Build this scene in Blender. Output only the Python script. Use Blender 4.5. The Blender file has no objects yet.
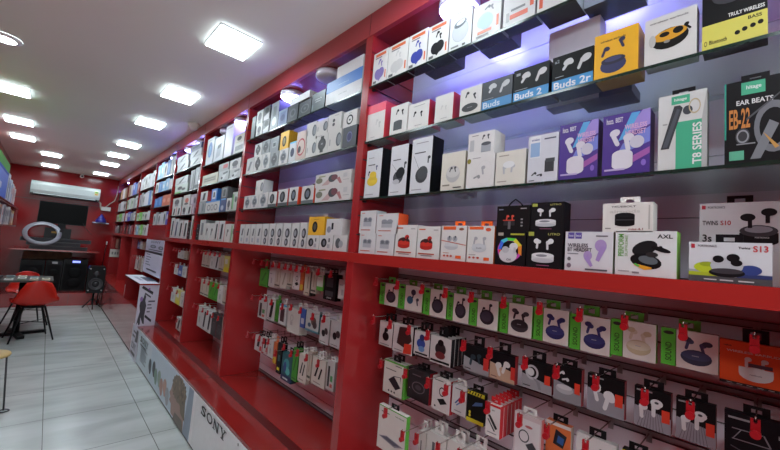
import bpy, math, random
from mathutils import Vector, Matrix
random.seed(7)
C = bpy.context.scene.collection
S = bpy.context.scene
# ------------------------------------------------------------------ camera
cam = bpy.data.cameras.new('camera'); cam.sensor_width = 36; cam.lens = 359.38/780*36
cam.clip_start = .02; cam.clip_end = 60
camo = bpy.data.objects.new('camera', cam); C.objects.link(camo)
rgt = Vector((0.72059578, -0.68880243, 0.07932811)); dwn = Vector((0.11427353, 0.00513591, -0.99343605)); fwd = Vector((0.68387374, 0.72493092, 0.0824128))
camo.matrix_world = Matrix((( rgt.x, -dwn.x, -fwd.x, 0), (rgt.y, -dwn.y, -fwd.y, 0), (rgt.z, -dwn.z, -fwd.z, 1.45), (0, 0, 0, 1)))
S.camera = camo
# ------------------------------------------------------------------ world, exposure
W = bpy.data.worlds.new('shop_daylight'); S.world = W; W.use_nodes = True
bg = W.node_tree.nodes['Background']; bg.inputs[0].default_value = (.90, .96, 1, 1); bg.inputs[1].default_value = 2.0
S.view_settings.view_transform = 'Standard'; S.view_settings.look = 'None'; S.view_settings.gamma = 1
S.view_settings.use_curve_mapping = False; S.view_settings.exposure = 0.55
LAMP_W = 22.0      # emission strength of the square ceiling lamps
BAY_W = 40.0       # emission strength of the round bay lamps
S.cycles.max_bounces = 8; S.cycles.diffuse_bounces = 4; S.cycles.glossy_bounces = 4
S.cycles.transparent_max_bounces = 16; S.cycles.caustics_reflective = False; S.cycles.caustics_refractive = False
S.cycles.sample_clamp_indirect = 6

# ------------------------------------------------------------------ materials
def lin(h):
    h = h.lstrip('#'); v = [int(h[i:i+2], 16)/255 for i in (0, 2, 4)]
    return [(c/12.92 if c <= .04045 else ((c+.055)/1.055)**2.4) for c in v] + [1]
MC = {}
def mat(col, rough=.42, metal=0, noise=.05, coat=0, emit=None, es=0, scale=30, bump=0):
    k = (col, rough, metal, noise, coat, emit, es, scale, bump)
    if k in MC: return MC[k]
    m = bpy.data.materials.new('mat_' + col); m.use_nodes = True; nt = m.node_tree; b = nt.nodes['Principled BSDF']
    b.inputs['Base Color'].default_value = lin(col); b.inputs['Roughness'].default_value = rough; b.inputs['Metallic'].default_value = metal
    b.inputs['Specular IOR Level'].default_value = .2 if max(lin(col)[:3]) < .012 else .5
    b.inputs['Coat Weight'].default_value = coat; b.inputs['Coat Roughness'].default_value = .08
    if emit: b.inputs['Emission Color'].default_value = lin(emit); b.inputs['Emission Strength'].default_value = es
    if noise or bump:
        tc = nt.nodes.new('ShaderNodeTexCoord'); nz = nt.nodes.new('ShaderNodeTexNoise'); nz.inputs['Scale'].default_value = scale
        nt.links.new(tc.outputs['Object'], nz.inputs['Vector'])
        if noise:
            mx = nt.nodes.new('ShaderNodeMix'); mx.data_type = 'RGBA'; mx.blend_type = 'MULTIPLY'
            mx.inputs[0].default_value = noise*2; mx.inputs[6].default_value = lin(col)
            nt.links.new(nz.outputs['Fac'], mx.inputs[7]); nt.links.new(mx.outputs[2], b.inputs['Base Color'])
            # keep average brightness
            c = lin(col); mx.inputs[6].default_value = [min(1, x*(1+noise)) for x in c[:3]] + [1]
        if bump:
            bp = nt.nodes.new('ShaderNodeBump'); bp.inputs['Strength'].default_value = bump; bp.inputs['Distance'].default_value = .002
            nt.links.new(nz.outputs['Fac'], bp.inputs['Height']); nt.links.new(bp.outputs[0], b.inputs['Normal'])
    MC[k] = m; return m
RED = mat('982426', .22, 0, .06, .3, scale=4)
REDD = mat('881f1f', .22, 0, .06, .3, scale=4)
REDC = mat('a02824', .2, 0, .05, .4, scale=5)
PANEL = mat('eae6f0', .17, 0, .06, .1, scale=3)
GROOVE = mat('241a1e', .5)
DARKM = mat('3a3236', .35, .7)
ALU = mat('a9a6a8', .3, .9)
CHROME = mat('d8d4cc', .2, 1.0, 0)
BLK = mat('0c0c0e', .38)
TAGR = mat('a0121c', .35)
WHITE = mat('f0f0ee', .4, 0, 0)

def glass_mat():
    m = bpy.data.materials.new('shelf_glass'); m.use_nodes = True; nt = m.node_tree
    for n in list(nt.nodes): nt.nodes.remove(n)
    o = nt.nodes.new('ShaderNodeOutputMaterial'); t = nt.nodes.new('ShaderNodeBsdfTransparent'); t.inputs[0].default_value = (.86, .93, .9, 1)
    g = nt.nodes.new('ShaderNodeBsdfGlossy'); g.inputs['Roughness'].default_value = .03
    lw = nt.nodes.new('ShaderNodeLayerWeight'); pw = nt.nodes.new('ShaderNodeMath'); pw.operation = 'POWER'; pw.inputs[1].default_value = 5
    nt.links.new(lw.outputs['Facing'], pw.inputs[0]); f = nt.nodes.new('ShaderNodeMath'); f.operation = 'MULTIPLY_ADD'; f.inputs[1].default_value = .9; f.inputs[2].default_value = .04
    nt.links.new(pw.outputs[0], f.inputs[0])
    mx = nt.nodes.new('ShaderNodeMixShader'); nt.links.new(f.outputs[0], mx.inputs[0]); nt.links.new(t.outputs[0], mx.inputs[1]); nt.links.new(g.outputs[0], mx.inputs[2])
    nt.links.new(mx.outputs[0], o.inputs[0]); return m
GLASS = glass_mat(); GEDGE = mat('0e2a22', .15, 0, .1)

def floor_mat():
    m = bpy.data.materials.new('marble_tiles'); m.use_nodes = True; nt = m.node_tree; b = nt.nodes['Principled BSDF']; N = nt.nodes.new; L = nt.links.new
    g = N('ShaderNodeNewGeometry'); sp = N('ShaderNodeSeparateXYZ'); L(g.outputs['Position'], sp.inputs[0])
    def math_(op, a, bb=None):
        n = N('ShaderNodeMath'); n.operation = op
        for i, v in enumerate((a, bb)):
            if v is None: continue
            if isinstance(v, (int, float)): n.inputs[i].default_value = v
            else: L(v, n.inputs[i])
        return n.outputs[0]
    def line(o, off, per, w):
        a = math_('SUBTRACT', o, off); q = math_('DIVIDE', a, per); fr = math_('FRACT', q); d = math_('SUBTRACT', fr, .5); d = math_('ABSOLUTE', d)
        return math_('GREATER_THAN', d, .5 - w/per/2)
    lx = line(sp.outputs[0], .135, .583, .005); ly = line(sp.outputs[1], 3.138, .655, .005)
    gm = math_('MAXIMUM', lx, ly)
    mp = N('ShaderNodeMapping'); mp.inputs['Scale'].default_value = (.8, 3.2, 1); mp.inputs['Rotation'].default_value = (0, 0, .06); L(g.outputs['Position'], mp.inputs[0])
    nz = N('ShaderNodeTexNoise'); nz.inputs['Scale'].default_value = 1.6; nz.inputs['Detail'].default_value = 7; nz.inputs['Distortion'].default_value = .6; L(mp.outputs[0], nz.inputs[0])
    cr = N('ShaderNodeValToRGB'); cr.color_ramp.elements[0].position = .3; cr.color_ramp.elements[0].color = lin('a9aeaa'); cr.color_ramp.elements[1].position = .62; cr.color_ramp.elements[1].color = lin('bfc4c1')
    L(nz.outputs['Fac'], cr.inputs[0])
    mx = N('ShaderNodeMix'); mx.data_type = 'RGBA'; L(gm, mx.inputs[0]); L(cr.outputs[0], mx.inputs[6]); mx.inputs[7].default_value = lin('6d6f6a')
    L(mx.outputs[2], b.inputs['Base Color']); b.inputs['Roughness'].default_value = .24
    return m

# ------------------------------------------------------------------ mesh builder
FONT = {}
def text_geo(s):
    if s in FONT: return FONT[s]
    cu = bpy.data.curves.new('t', 'FONT'); cu.body = s; cu.size = 1; cu.resolution_u = 3; cu.offset = .022
    o = bpy.data.objects.new('t', cu); C.objects.link(o); dg = bpy.context.evaluated_depsgraph_get(); dg.update()
    me = o.evaluated_get(dg).to_mesh()
    vs = [(v.co.x, v.co.y) for v in me.vertices]; fs = [tuple(p.vertices) for p in me.polygons]
    o.evaluated_get(dg).to_mesh_clear(); bpy.data.objects.remove(o); bpy.data.curves.remove(cu)
    x0 = min(v[0] for v in vs); x1 = max(v[0] for v in vs); y0 = min(v[1] for v in vs); y1 = max(v[1] for v in vs)
    FONT[s] = ([((a-x0)/(x1-x0), (b-y0)/(y1-y0)) for a, b in vs], fs); return FONT[s]

class MB:
    def __init__(s): s.v = []; s.f = []; s.m = []; s.mats = []; s.sm = []
    def mi(s, m):
        if isinstance(m, str): m = mat(m)
        if m not in s.mats: s.mats.append(m)
        return s.mats.index(m)
    def face(s, idx, m, smooth=False): s.f.append(idx); s.m.append(s.mi(m)); s.sm.append(smooth)
    def add(s, vs, fs, m, smooth=False):
        b = len(s.v); s.v += [tuple(v) for v in vs]; i = s.mi(m)
        for f in fs: s.f.append(tuple(b+k for k in f)); s.m.append(i); s.sm.append(smooth)
    def box(s, x0, x1, y0, y1, z0, z1, m, side=None, top=None, bot=None, front=None):
        if isinstance(m, str): m = mat(m)
        v = [(x, y, z) for x in (x0, x1) for y in (y0, y1) for z in (z0, z1)]
        b = len(s.v); s.v += v
        for idx, mm in (((0, 1, 3, 2), front or m), ((4, 6, 7, 5), m), ((0, 4, 5, 1), side or m), ((2, 3, 7, 6), side or m), ((0, 2, 6, 4), bot or m), ((1, 5, 7, 3), top or m)):
            s.face(tuple(b+k for k in idx), mm)
    def obox(s, c, hx, hy, hz, m, M=None):   # oriented box
        vs = [Vector((a*hx, b*hy, d*hz)) for a in (-1, 1) for b in (-1, 1) for d in (-1, 1)]
        vs = [((M @ v) if M else v) + Vector(c) for v in vs]
        s.add(vs, [(0, 1, 3, 2), (4, 6, 7, 5), (0, 4, 5, 1), (2, 3, 7, 6), (0, 2, 6, 4), (1, 5, 7, 3)], m)
    def tube(s, pts, r, m, n=8, cap=True):
        pts = [Vector(p) for p in pts]; rings = []; b = len(s.v)
        for i, p in enumerate(pts):
            d = (pts[min(i+1, len(pts)-1)] - pts[max(i-1, 0)]).normalized()
            u = d.orthogonal().normalized() if i == 0 else (rings[-1] - d*rings[-1].dot(d)).normalized()
            w = d.cross(u); rings.append(u); rr = r[i] if isinstance(r, (list, tuple)) else r
            for k in range(n):
                a = 2*math.pi*k/n; s.v.append(tuple(p + (u*math.cos(a) + w*math.sin(a))*rr))
        for i in range(len(pts)-1):
            for k in range(n): s.face((b+i*n+k, b+i*n+(k+1) % n, b+(i+1)*n+(k+1) % n, b+(i+1)*n+k), m, True)
        if cap: s.face(tuple(b+k for k in range(n))[::-1], m); s.face(tuple(b+(len(pts)-1)*n+k for k in range(n)), m)
    def lathe(s, prof, c, m, n=28, ax='z', smooth=True):
        b = len(s.v); c = Vector(c)
        for r, h in prof:
            for k in range(n):
                a = 2*math.pi*k/n; x, y = r*math.cos(a), r*math.sin(a)
                s.v.append(tuple(c + (Vector((x, y, h)) if ax == 'z' else Vector((h, x, y)) if ax == 'x' else Vector((x, h, y)))))
        for i in range(len(prof)-1):
            for k in range(n): s.face((b+i*n+k, b+i*n+(k+1) % n, b+(i+1)*n+(k+1) % n, b+(i+1)*n+k), m, smooth)
    def grid(s, P, m, smooth=True):
        b = len(s.v); R = len(P); Q = len(P[0])
        for r in P: s.v += [tuple(p) for p in r]
        for i in range(R-1):
            for j in range(Q-1): s.face((b+i*Q+j, b+i*Q+j+1, b+(i+1)*Q+j+1, b+(i+1)*Q+j), m, smooth)
    # ---- printed art: frame (origin, U vector, V vector, normal)
    def paint(s, O, U, V, Nn, art):
        O = Vector(O); U = Vector(U); V = Vector(V); Nn = Vector(Nn); w = U.length; h = V.length; k = 0
        def pt(u, v): return O + U*u + V*v + Nn*(.0003 + .00006*k)
        for a in art:
            k += 1; t = a[0]
            if t == 'r': _, u0, v0, u1, v1, c = a; s.add([pt(u0, v0), pt(u1, v0), pt(u1, v1), pt(u0, v1)], [(0, 1, 2, 3)], c)
            elif t == 'p': s.add([pt(*q) for q in a[1]], [tuple(range(len(a[1])))], a[2])
            elif t == 'e':
                _, cu, cv, ru, rv, c = a[:6]; rot = math.radians(a[6]) if len(a) > 6 else 0; q = []
                A, B = ru*w, rv*h
                for i in range(18):
                    x = A*math.cos(i*math.pi/9); y = B*math.sin(i*math.pi/9)
                    q.append(pt(cu + (x*math.cos(rot)-y*math.sin(rot))/w, cv + (x*math.sin(rot)+y*math.cos(rot))/h))
                s.add(q, [tuple(range(18))], c)
            elif t == 'o':   # ring
                _, cu, cv, ru, rv, th, c = a; q = []
                for i in range(24):
                    for f in (1, 1-th): q.append(pt(cu+ru*f*math.cos(i*math.pi/12), cv+rv*f*math.sin(i*math.pi/12)))
                s.add(q, [(2*i, (2*i+2) % 48, (2*i+3) % 48, 2*i+1) for i in range(24)], c)
            elif t == 't':
                _, st, u0, v0, u1, v1, c = a[:7]; vs, fs = text_geo(st)
                if len(a) > 7: vs = [(1-y, x) for x, y in vs]      # turned to read upwards
                s.add([pt(u0+(u1-u0)*x, v0+(v1-v0)*y) for x, y in vs], fs, c)
            elif t == 'b':   # one earbud: head + stem ; size in height fraction
                _, cu, cv, sz, rot, c = a; rot = math.radians(rot); H = sz*h
                def q(x, y): return pt(cu + (x*math.cos(rot)-y*math.sin(rot))*H/w, cv + (x*math.sin(rot)+y*math.cos(rot))*H/h)
                s.add([q(.22*math.cos(i*math.pi/7), .15+.18*math.sin(i*math.pi/7)) for i in range(14)], [tuple(range(14))], c)
                k += 1
                s.add([q(-.2, .2), q(-.2, -.42), q(-.14, -.5), (q(-.06, -.5)), q(-.01, -.42), q(-.01, .12)], [(0, 1, 2, 3, 4, 5)], c)
    def build(s, name, parent=None, loc=None):
        me = bpy.data.meshes.new(name); me.from_pydata(s.v, [], s.f)
        for m in s.mats: me.materials.append(m)
        me.polygons.foreach_set('material_index', s.m); me.polygons.foreach_set('use_smooth', s.sm); me.update()
        o = bpy.data.objects.new(name, me); C.objects.link(o)
        if parent: o.parent = parent
        if loc: o.location = loc
        return o
def tag(o, label, cat=None, group=None, kind=None):
    if label: o['label'] = label
    if cat: o['category'] = cat
    if group: o['group'] = group
    if kind: o['kind'] = kind
    return o
def thing(name, label, cat, loc=(0, 0, 0), group=None, rz=0):
    o = bpy.data.objects.new(name, None); C.objects.link(o); o.location = loc; o.rotation_euler = (0, 0, rz); o.empty_display_size = .05
    return tag(o, label, cat, group)
def dup(root, loc, label=None, rz=None):
    r = root.copy(); C.objects.link(r); r.location = loc
    if rz is not None: r.rotation_euler = (0, 0, rz)
    if label: r['label'] = label
    for ch in list(root.children):
        c = ch.copy(); C.objects.link(c); c.parent = r
        for g in ch.children: d = g.copy(); C.objects.link(d); d.parent = c
    return r
def struct(mb, name, label=None): return tag(mb.build(name), label, None, None, 'structure')
def B(*a, **k): m = MB(); m.box(*a, **k); return m

# ------------------------------------------------------------------ the room
CZ = 2.64; YB = 10.15; XL = -.65; XP = 1.044; XS = 1.35; XC = .889
struct(B(XL-.1, 1.5, -1.6, YB+.1, -.1, 0, floor_mat()), 'floor', 'pale grey marble-look floor tiles with thin dark joints')
struct(B(XL-.1, 1.5, -1.6, YB+.1, CZ, CZ+.1, mat('eeefe8', .5, 0, .03, scale=1.5)), 'ceiling', 'flat off-white painted ceiling')
m = MB(); m.box(XL-.1, 1.5, YB, YB+.1, 0, CZ, mat('8c1216', .16, 0, .08, 0, scale=2))
m.box(XL, 1.04, YB-.004, YB, 2.0, 2.008, GROOVE); mat('8c1216', .16, 0, .08, 0, scale=2).node_tree.nodes['Principled BSDF'].inputs['Specular IOR Level'].default_value = .25; struct(m, 'wall_back', 'glossy dark red panelled wall at the far end')
struct(B(XL-.1, XL, -1.6, YB, 0, CZ, REDD), 'wall_left', 'glossy red wall on the left')
struct(B(XS+.02, 1.5, -1.6, YB, 0, CZ, mat('3a2024', .5)), 'wall_right', 'wall behind the shelving')

# ------------------------------------------------------------------ right-hand shelving: one continuous fitted unit split into liftable pieces
PIL = [(-.11, -.06), (1.335, 1.385), (2.83, 2.875), (3.94, 3.98), (5.05, 5.09), (6.17, 6.21), (7.38, 7.42), (8.62, 8.66), (10.08, 10.145)]
ORDN = ['beyond the right edge of the photo', 'between the nearest and second bays', 'between the second and third bays', 'between the third and fourth bays', 'between the fourth and fifth bays', 'between the fifth and sixth bays', 'between the sixth and seventh bays', 'between the seventh and eighth bays', 'closing the far end']
for (a, b), d in zip(PIL, ORDN):
    base = .4455 if b < 5.1 else .5505
    m = MB(); m.box(XP, XS, a, b, base, 1.4005, RED)
    m.box(XP+.004, XS, a+.006, b-.006, 1.447, 2.519, GROOVE)
    z = 1.447
    while z < 2.5:
        z1 = min(z+.083, 2.5195); m.box(XP+.002, XS, a, b, z, z1, RED); z = z1+.007
    m.box(XP, XP+.0025, a, b, 1.447, 2.5195, RED)
    tag(m.build('shelf_upright'), 'glossy red shelf upright panel with slots, %s' % d, 'panel', 'red uprights between the bays')
m = MB(); m.box(XP, XS, -.11, 10.145, 2.52, 2.535, REDD); m.box(XP-.003, XP+.02, -.5, 10.148, 2.5195, 2.6395, mat('a43238', .28, 0, .05, .2, scale=3))
for (a, b) in PIL[1:]: m.box(XP-.0038, XP-.003, (a+b)/2-.002, (a+b)/2, 2.522, 2.638, GROOVE)
tag(m.build('shelf_fascia'), 'long red fascia running above all the shelf bays', 'fascia')
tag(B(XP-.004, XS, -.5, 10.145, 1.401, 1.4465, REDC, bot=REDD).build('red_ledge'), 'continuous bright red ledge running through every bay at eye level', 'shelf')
BAYS = [(PIL[i][1], PIL[i+1][0]) for i in range(8)]
# slat panels behind
names = ['nearest', 'second', 'third', 'fourth', 'fifth', 'sixth', 'seventh', 'eighth']
GR = {0: [1.345, 1.255, 1.163, 1.075, .988, .90, .82, .745, .66, .583, .515, .455], 1: [1.345, 1.26, 1.18, 1.10, 1.02, .94, .86, .78, .70, .64, .583, .515, .455], 2: [1.345, 1.26, 1.175, 1.09, 1.0, .92, .845, .76, .68, .6, .52]}
for i, (a, b) in enumerate(BAYS):
    pm = PANEL if i < 3 else REDD
    m = MB(); m.box(XS+.008, XS+.0195, a, b, .4452, 2.519, GROOVE)
    zs = [.4415] + sorted(GR.get(i, GR[2])) + [1.401]
    for z0, z1 in zip(zs[:-1], zs[1:]): m.box(XS, XS+.01, a+.0005, b-.0005, z0+.0022, z1-.0022, pm)
    z = 1.45
    while z < 2.5: z1 = min(z+.178, 2.519); m.box(XS, XS+.0085, a+.0005, b-.0005, z, z1-.0022, pm); z = z1
    r = thing('slatwall_panel', '%s slotted back panel of the %s bay' % ('glossy grey-lilac' if i < 3 else 'dark red', names[i]), 'panel', (XS, (a+b)/2, .43), 'slotted back panels')
    o = m.build('board', r); o.location = (-XS, -(a+b)/2, -.43)
    if i < 4:
        for zr in [(1.345, 1.163, .988, .82, .745), (1.345, 1.10, .86, .455), (1.345, 1.09, .845, .6), (1.335, 1.16, .89, .62)][i]:
            q = MB(); q.box(XS-.006, XS+.002, a+.001, b-.001, zr+.008, zr+.0105, DARKM); q.box(XS-.006, XS+.002, a+.001, b-.001, zr-.0105, zr-.008, DARKM); q.box(XS-.0005, XS+.002, a+.001, b-.001, zr-.008, zr+.008, mat('a29ca0', .4, .2))
            o = q.build('slot_rail', r); o.location = (-XS, -(a+b)/2, -.43)
# glass shelves
SH = {0: (2.255, 1.978, 1.704), 1: (2.255, 1.978, 1.704), 2: (2.185, 1.978, 1.702), 3: (2.235, 1.968, 1.704), 4: (2.25, 2.055, 1.85), 5: (2.185, 1.91, 1.68), 6: (2.16, 1.91, 1.69), 7: (2.16, 1.91, 1.69)}
for i, (a, b) in enumerate(BAYS):
    for z, nm in zip(SH[i], ('top', 'middle', 'lowest')):
        r = thing('glass_shelf', '%s glass shelf with dark green edge in the %s bay' % (nm, names[i]), 'shelf', (XP, (a+b)/2, z-.009), 'glass shelves')
        m = MB(); m.box(.004, XS-XP-.002, a-(a+b)/2+.002, b-(a+b)/2-.002, 0, .0085, GLASS if i < 2 else mat('1a2422', .15), front=GEDGE); m.build('glass_pane', r)
        for yy in (a-(a+b)/2+.012, b-(a+b)/2-.012):
            q = MB(); q.box(.02, .032, yy-.009, yy+.009, -.007, -.0005, BLK); q.build('shelf_clip', r)
# bay 5 raised header + posters
tag(B(XP-.003, XS-.03, 5.095, 6.165, 1.447, 1.598, RED).build('raised_header'), 'red raised header block above the spec poster in fifth bay', 'panel')
# lower counter
m = MB(); m.box(XC+.012, XP, -.5, 5.085, .02, .368, REDD); CT = mat('8e2320', .2, 0, .05, .3, scale=5); m.box(XC, XP, -.5, 5.085, .37, .39, CT); m.box(XP, XS-.001, -.5, 5.045, .38, .4445, CT, front=mat('66191a', .3))
m.box(XC+.004, XP, -.5, 4.96, .368, .372, ALU)
tag(m.build('display_counter'), 'low glossy red display counter in front of the nearest four bays', 'counter')
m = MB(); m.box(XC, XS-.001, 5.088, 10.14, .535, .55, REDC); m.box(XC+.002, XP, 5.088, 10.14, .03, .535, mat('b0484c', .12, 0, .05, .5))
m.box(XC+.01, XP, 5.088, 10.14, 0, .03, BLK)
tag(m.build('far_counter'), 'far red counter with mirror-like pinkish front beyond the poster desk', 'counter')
# banner on the counter front
K = '15161a'
ban = MB(); Y1, Y0, Z0, Z1 = 4.955, -.5, .018, .3675
ban.box(XC-.002, XC+.0115, Y0, Y1, Z0, Z1, 'eaeff0')
def bu(y): return (Y1-y)/(Y1-Y0)
def bv(z): return (z-Z0)/(Z1-Z0)
art = [('r', bu(4.95), 0, bu(2.84), 1, 'cfe2ee'), ('r', bu(4.95), 0, bu(4.25), 1, 'd8e6ee'), ('p', [(bu(3.0), 0), (bu(2.86), 0), (bu(2.78), 1), (bu(2.95), 1)], '8fa2b4'),
  ('r', bu(2.84), 0, bu(2.76), 1, 'f2f5f6'), ('r', bu(2.78), 0, bu(Y0), 1, 'eaeff0')]
# curly head in profile
hc = []
for i in range(40):
    a = i*math.pi/20; rr = 1 + .06*math.sin(i*2.4)
    hc.append((bu(3.20-.20*rr*math.cos(a)), bv(.262+.098*rr*math.sin(a))))
art += [('p', [(bu(y), bv(z)) for y, z in ((3.42, .20), (3.46, .165), (3.42, .14), (3.44, .11), (3.38, .095), (3.36, .03), (3.0, .03), (3.03, .25), (3.38, .28))], 'a98a7c'),
  ('p', hc, '7d6f5c'), ('p', [(bu(3.2), bv(.25)), (bu(3.02), bv(.25)), (bu(2.98), bv(.10)), (bu(3.1), bv(.12))], '75664f')]
for j in range(26): art.append(('e', bu(3.2+random.uniform(-.17, .17)), bv(.27+random.uniform(-.07, .075)), .0035, .035, random.choice(['9c8a6c', '5f5443', '8a7a60']), random.uniform(0, 90)))
art += [('e', bu(3.33), bv(.19), .002, .015, '4a3a34'), ('p', [(bu(3.28), 0), (bu(2.98), 0), (bu(3.04), bv(.09)), (bu(3.24), bv(.08))], '6e6258')]
# four pairs of earbuds
for y, z, c in ((4.25, .17, '39404a'), (4.08, .19, '3c4148'), (3.98, .15, '84a596'), (3.84, .17, '9ab5a5'), (3.74, .13, 'c09384'), (3.62, .16, 'c99c8c'), (3.52, .12, 'aab1b8')):
    art += [('e', bu(y), bv(z), .011, .17, c, 12), ('e', bu(y)+.004, bv(z-.035), .008, .13, c)]
for i in range(7): art.append(('r', bu(4.75), bv(.225-.022*i), bu(4.75-[.34, .2, .3, .28, .32, .22, .3][i]), bv(.233-.022*i), '5b656d'))
# slab-serif lettering
def letters(y_far, y_near, z0, z1, col):
    out = []; n = 4; w = (y_far-y_near)/4.35
    for i, ch in enumerate('SONY'):
        yl = y_far - i*w*1.11; 
        def P(u, v, yl=yl): return (bu(yl-u*w), bv(z0+(z1-z0)*v))
        if ch == 'S': out += [('t', 'S', P(.04, 0)[0], P(0, 0)[1], P(.9, 0)[0], P(0, 1)[1], col), ('p', [P(.02, 0), P(.12, 0), P(.12, .34), P(.02, .34)], col), ('p', [P(.78, .66), P(.88, .66), P(.88, 1), P(.78, 1)], col)]
        if ch == 'O': out += [('o', P(.5, .5)[0], P(.5, .5)[1], P(.5, 0)[0]-P(0, 0)[0], (P(0, 1)[1]-P(0, 0)[1])/2, .30, col)]
        if ch == 'N': out += [('p', [P(.14, 0), P(.26, 0), P(.26, 1), P(.14, 1)], col), ('p', [P(.80, 0), P(.92, 0), P(.92, 1), P(.80, 1)], col), ('p', [P(.02, 1), P(.30, 1), P(.92, 0), P(.72, 0)], col), ('p', [P(0, 0), P(.4, 0), P(.4, .09), P(0, .09)], col), ('p', [P(.66, .91), P(1.04, .91), P(1.04, 1), P(.66, 1)], col)]
        if ch == 'Y': out += [('p', [P(.43, 0), P(.61, 0), P(.61, .48), P(.43, .48)], col), ('p', [P(.08, 1), P(.3, 1), P(.6, .42), P(.45, .42)], col), ('p', [P(.8, 1), P(.94, 1), P(.6, .42), P(.5, .42)], col), ('p', [P(.28, 0), P(.76, 0), P(.76, .09), P(.28, .09)], col), ('p', [P(0, .91), P(.42, .91), P(.42, 1), P(0, 1)], col), ('p', [P(.66, .91), P(1.04, .91), P(1.04, 1), P(.66, 1)], col)]
    return out
art += letters(2.645, 2.18, .286, .346, K) + letters(4.83, 4.42, .275, .335, K)
art += [('p', [(bu(4.80), bv(.243)), (bu(4.5), bv(.243)), (bu(4.5), bv(.256)), (bu(4.8), bv(.256))], '2a3238'), ('e', bu(2.0), bv(.354), .0014, .024, '30343a')]
ban.paint((XC-.002, Y1, Z0), (0, Y0-Y1, 0), (0, 0, Z1-Z0), (-1, 0, 0), art)
tag(ban.build('counter_banner'), 'long pale banner with head in profile and black serif lettering along counter front', 'banner')
tag(B(XC+.004, XC+.0115, -.5, 4.955, 0, .0175, BLK).build('kick_strip'), 'thin black kick strip along the foot of the pale banner', 'strip')

# ------------------------------------------------------------------ promo desk and posters in the fifth bay
d = thing('promo_desk', 'poster-clad desk with white top between the two red counters', 'desk', (.95, 5.6, .55))
def pp(mb, name): o = mb.build(name, d); o.location = (-.95, -5.6, -.55); return o
m = MB(); m.box(.842, 1.042, 5.04, 6.16, .868, .884, 'd9d6e2', side=RED, front=RED); m.paint((.88, 5.3, .884), (0, .6, 0), (.2, 0, 0), (0, 0, 1), [('r', 0, .4, .9, .95, '3c4058'), ('r', .2, .1, 1, .3, '9a9ab0')]); pp(m, 'desk_top'); pp(B(.85, XP-.002, 5.07, 5.086, .5505, .867, 'c9c6d6'), 'inner_panel'); pp(B(.86, XP-.002, 6.13, 6.15, .5505, .867, RED), 'inner_panel')
m = MB(); m.box(.848, XP, 5.052, 5.068, .391, .867, 'c9c6d6')
fig = [(.05, .02), (.12, .10), (.17, .02), (.24, .05), (.22, .22), (.36, .06), (.44, .05), (.40, .25), (.44, .5), (.36, .62), (.38, .72), (.30, .80), (.26, .70), (.20, .62), (.14, .66), (.10, .5), (.16, .35), (.10, .2)]
m.paint((.848, 5.052, .391), (XP-.848, 0, 0), (0, 0, .476), (0, -1, 0), [('p', fig, '3a3740'), ('e', .16, .66, .07, .06, '8d6aa8'), ('p', [(.10, .93), (.7, .76), (.72, .83), (.16, .985)], '2c2a33'), ('e', .5, .9, .05, .03, '8a4a9a'),
   ('p', [(.3, .78), (.62, .68), (.62, .72), (.3, .82)], '45424e'), ('r', .52, .58, .86, .62, '5a5666'), ('r', .5, .50, .7, .53, '5a5666'), ('r', .5, .42, .74, .45, '5a5666'), ('r', .5, .33, .66, .36, '5a5666'), ('p', [(.42, .22), (.78, .08), (.8, .14), (.44, .28)], '2c2a33')])
tag(m.build('poster_board'), 'lilac-white upright poster with dark figure under the promo desk', 'poster')
m = MB(); m.box(XC-.006, XC-.0025, 4.965, 5.36, .0, .368, 'cfcddb'); m.paint((XC-.006, 5.36, .0), (0, -.395, 0), (0, 0, .36), (-1, 0, 0), [('t', 'SONY', .12, .28, .8, .5, '23222a'), ('r', .1, .65, .5, .72, '55525e'), ('r', .2, .8, .7, .86, '55525e'), ('r', .1, .1, .8, .2, '44414c'), ('p', [(.55, .55), (.95, .6), (.95, .95), (.7, .95)], '3a3740')]); tag(m.build('floor_poster'), 'pale lettered poster low beside the end of the long banner', 'poster')
m = MB(); m.box(XP-.004, XP+.006, 5.095, 6.165, .94, 1.4005, 'c6c3d4')
m.paint((XP-.004, 6.165, .94), (0, -1.07, 0), (0, 0, .4605), (-1, 0, 0), [('r', 0, .66, 1, 1, 'aeacbe'), ('e', .45, .80, .17, .05, '3f3f4c'), ('e', .45, .80, .1, .028, '8c8c9a'), ('e', .88, .79, .13, .05, '3f3f4c'), ('e', .88, .79, .07, .028, '8c8c9a'), ('t', 'SONY', .3, .90, .85, .97, '2b2b35'), ('r', .2, .69, .95, .715, '24242c'), ('r', 0, .60, 1, .66, '1c1c22')]
   + [('r', .12, .54-.075*i, .12+[.22, .3, .24, .2, .3][i], .565-.075*i, '4c4c5a') for i in range(5)] + [('r', .2, .1, .8, .14, '33333d')])
tag(m.build('spec_poster'), 'lilac-white poster with round speakers and text lines above the promo desk', 'poster')

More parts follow.
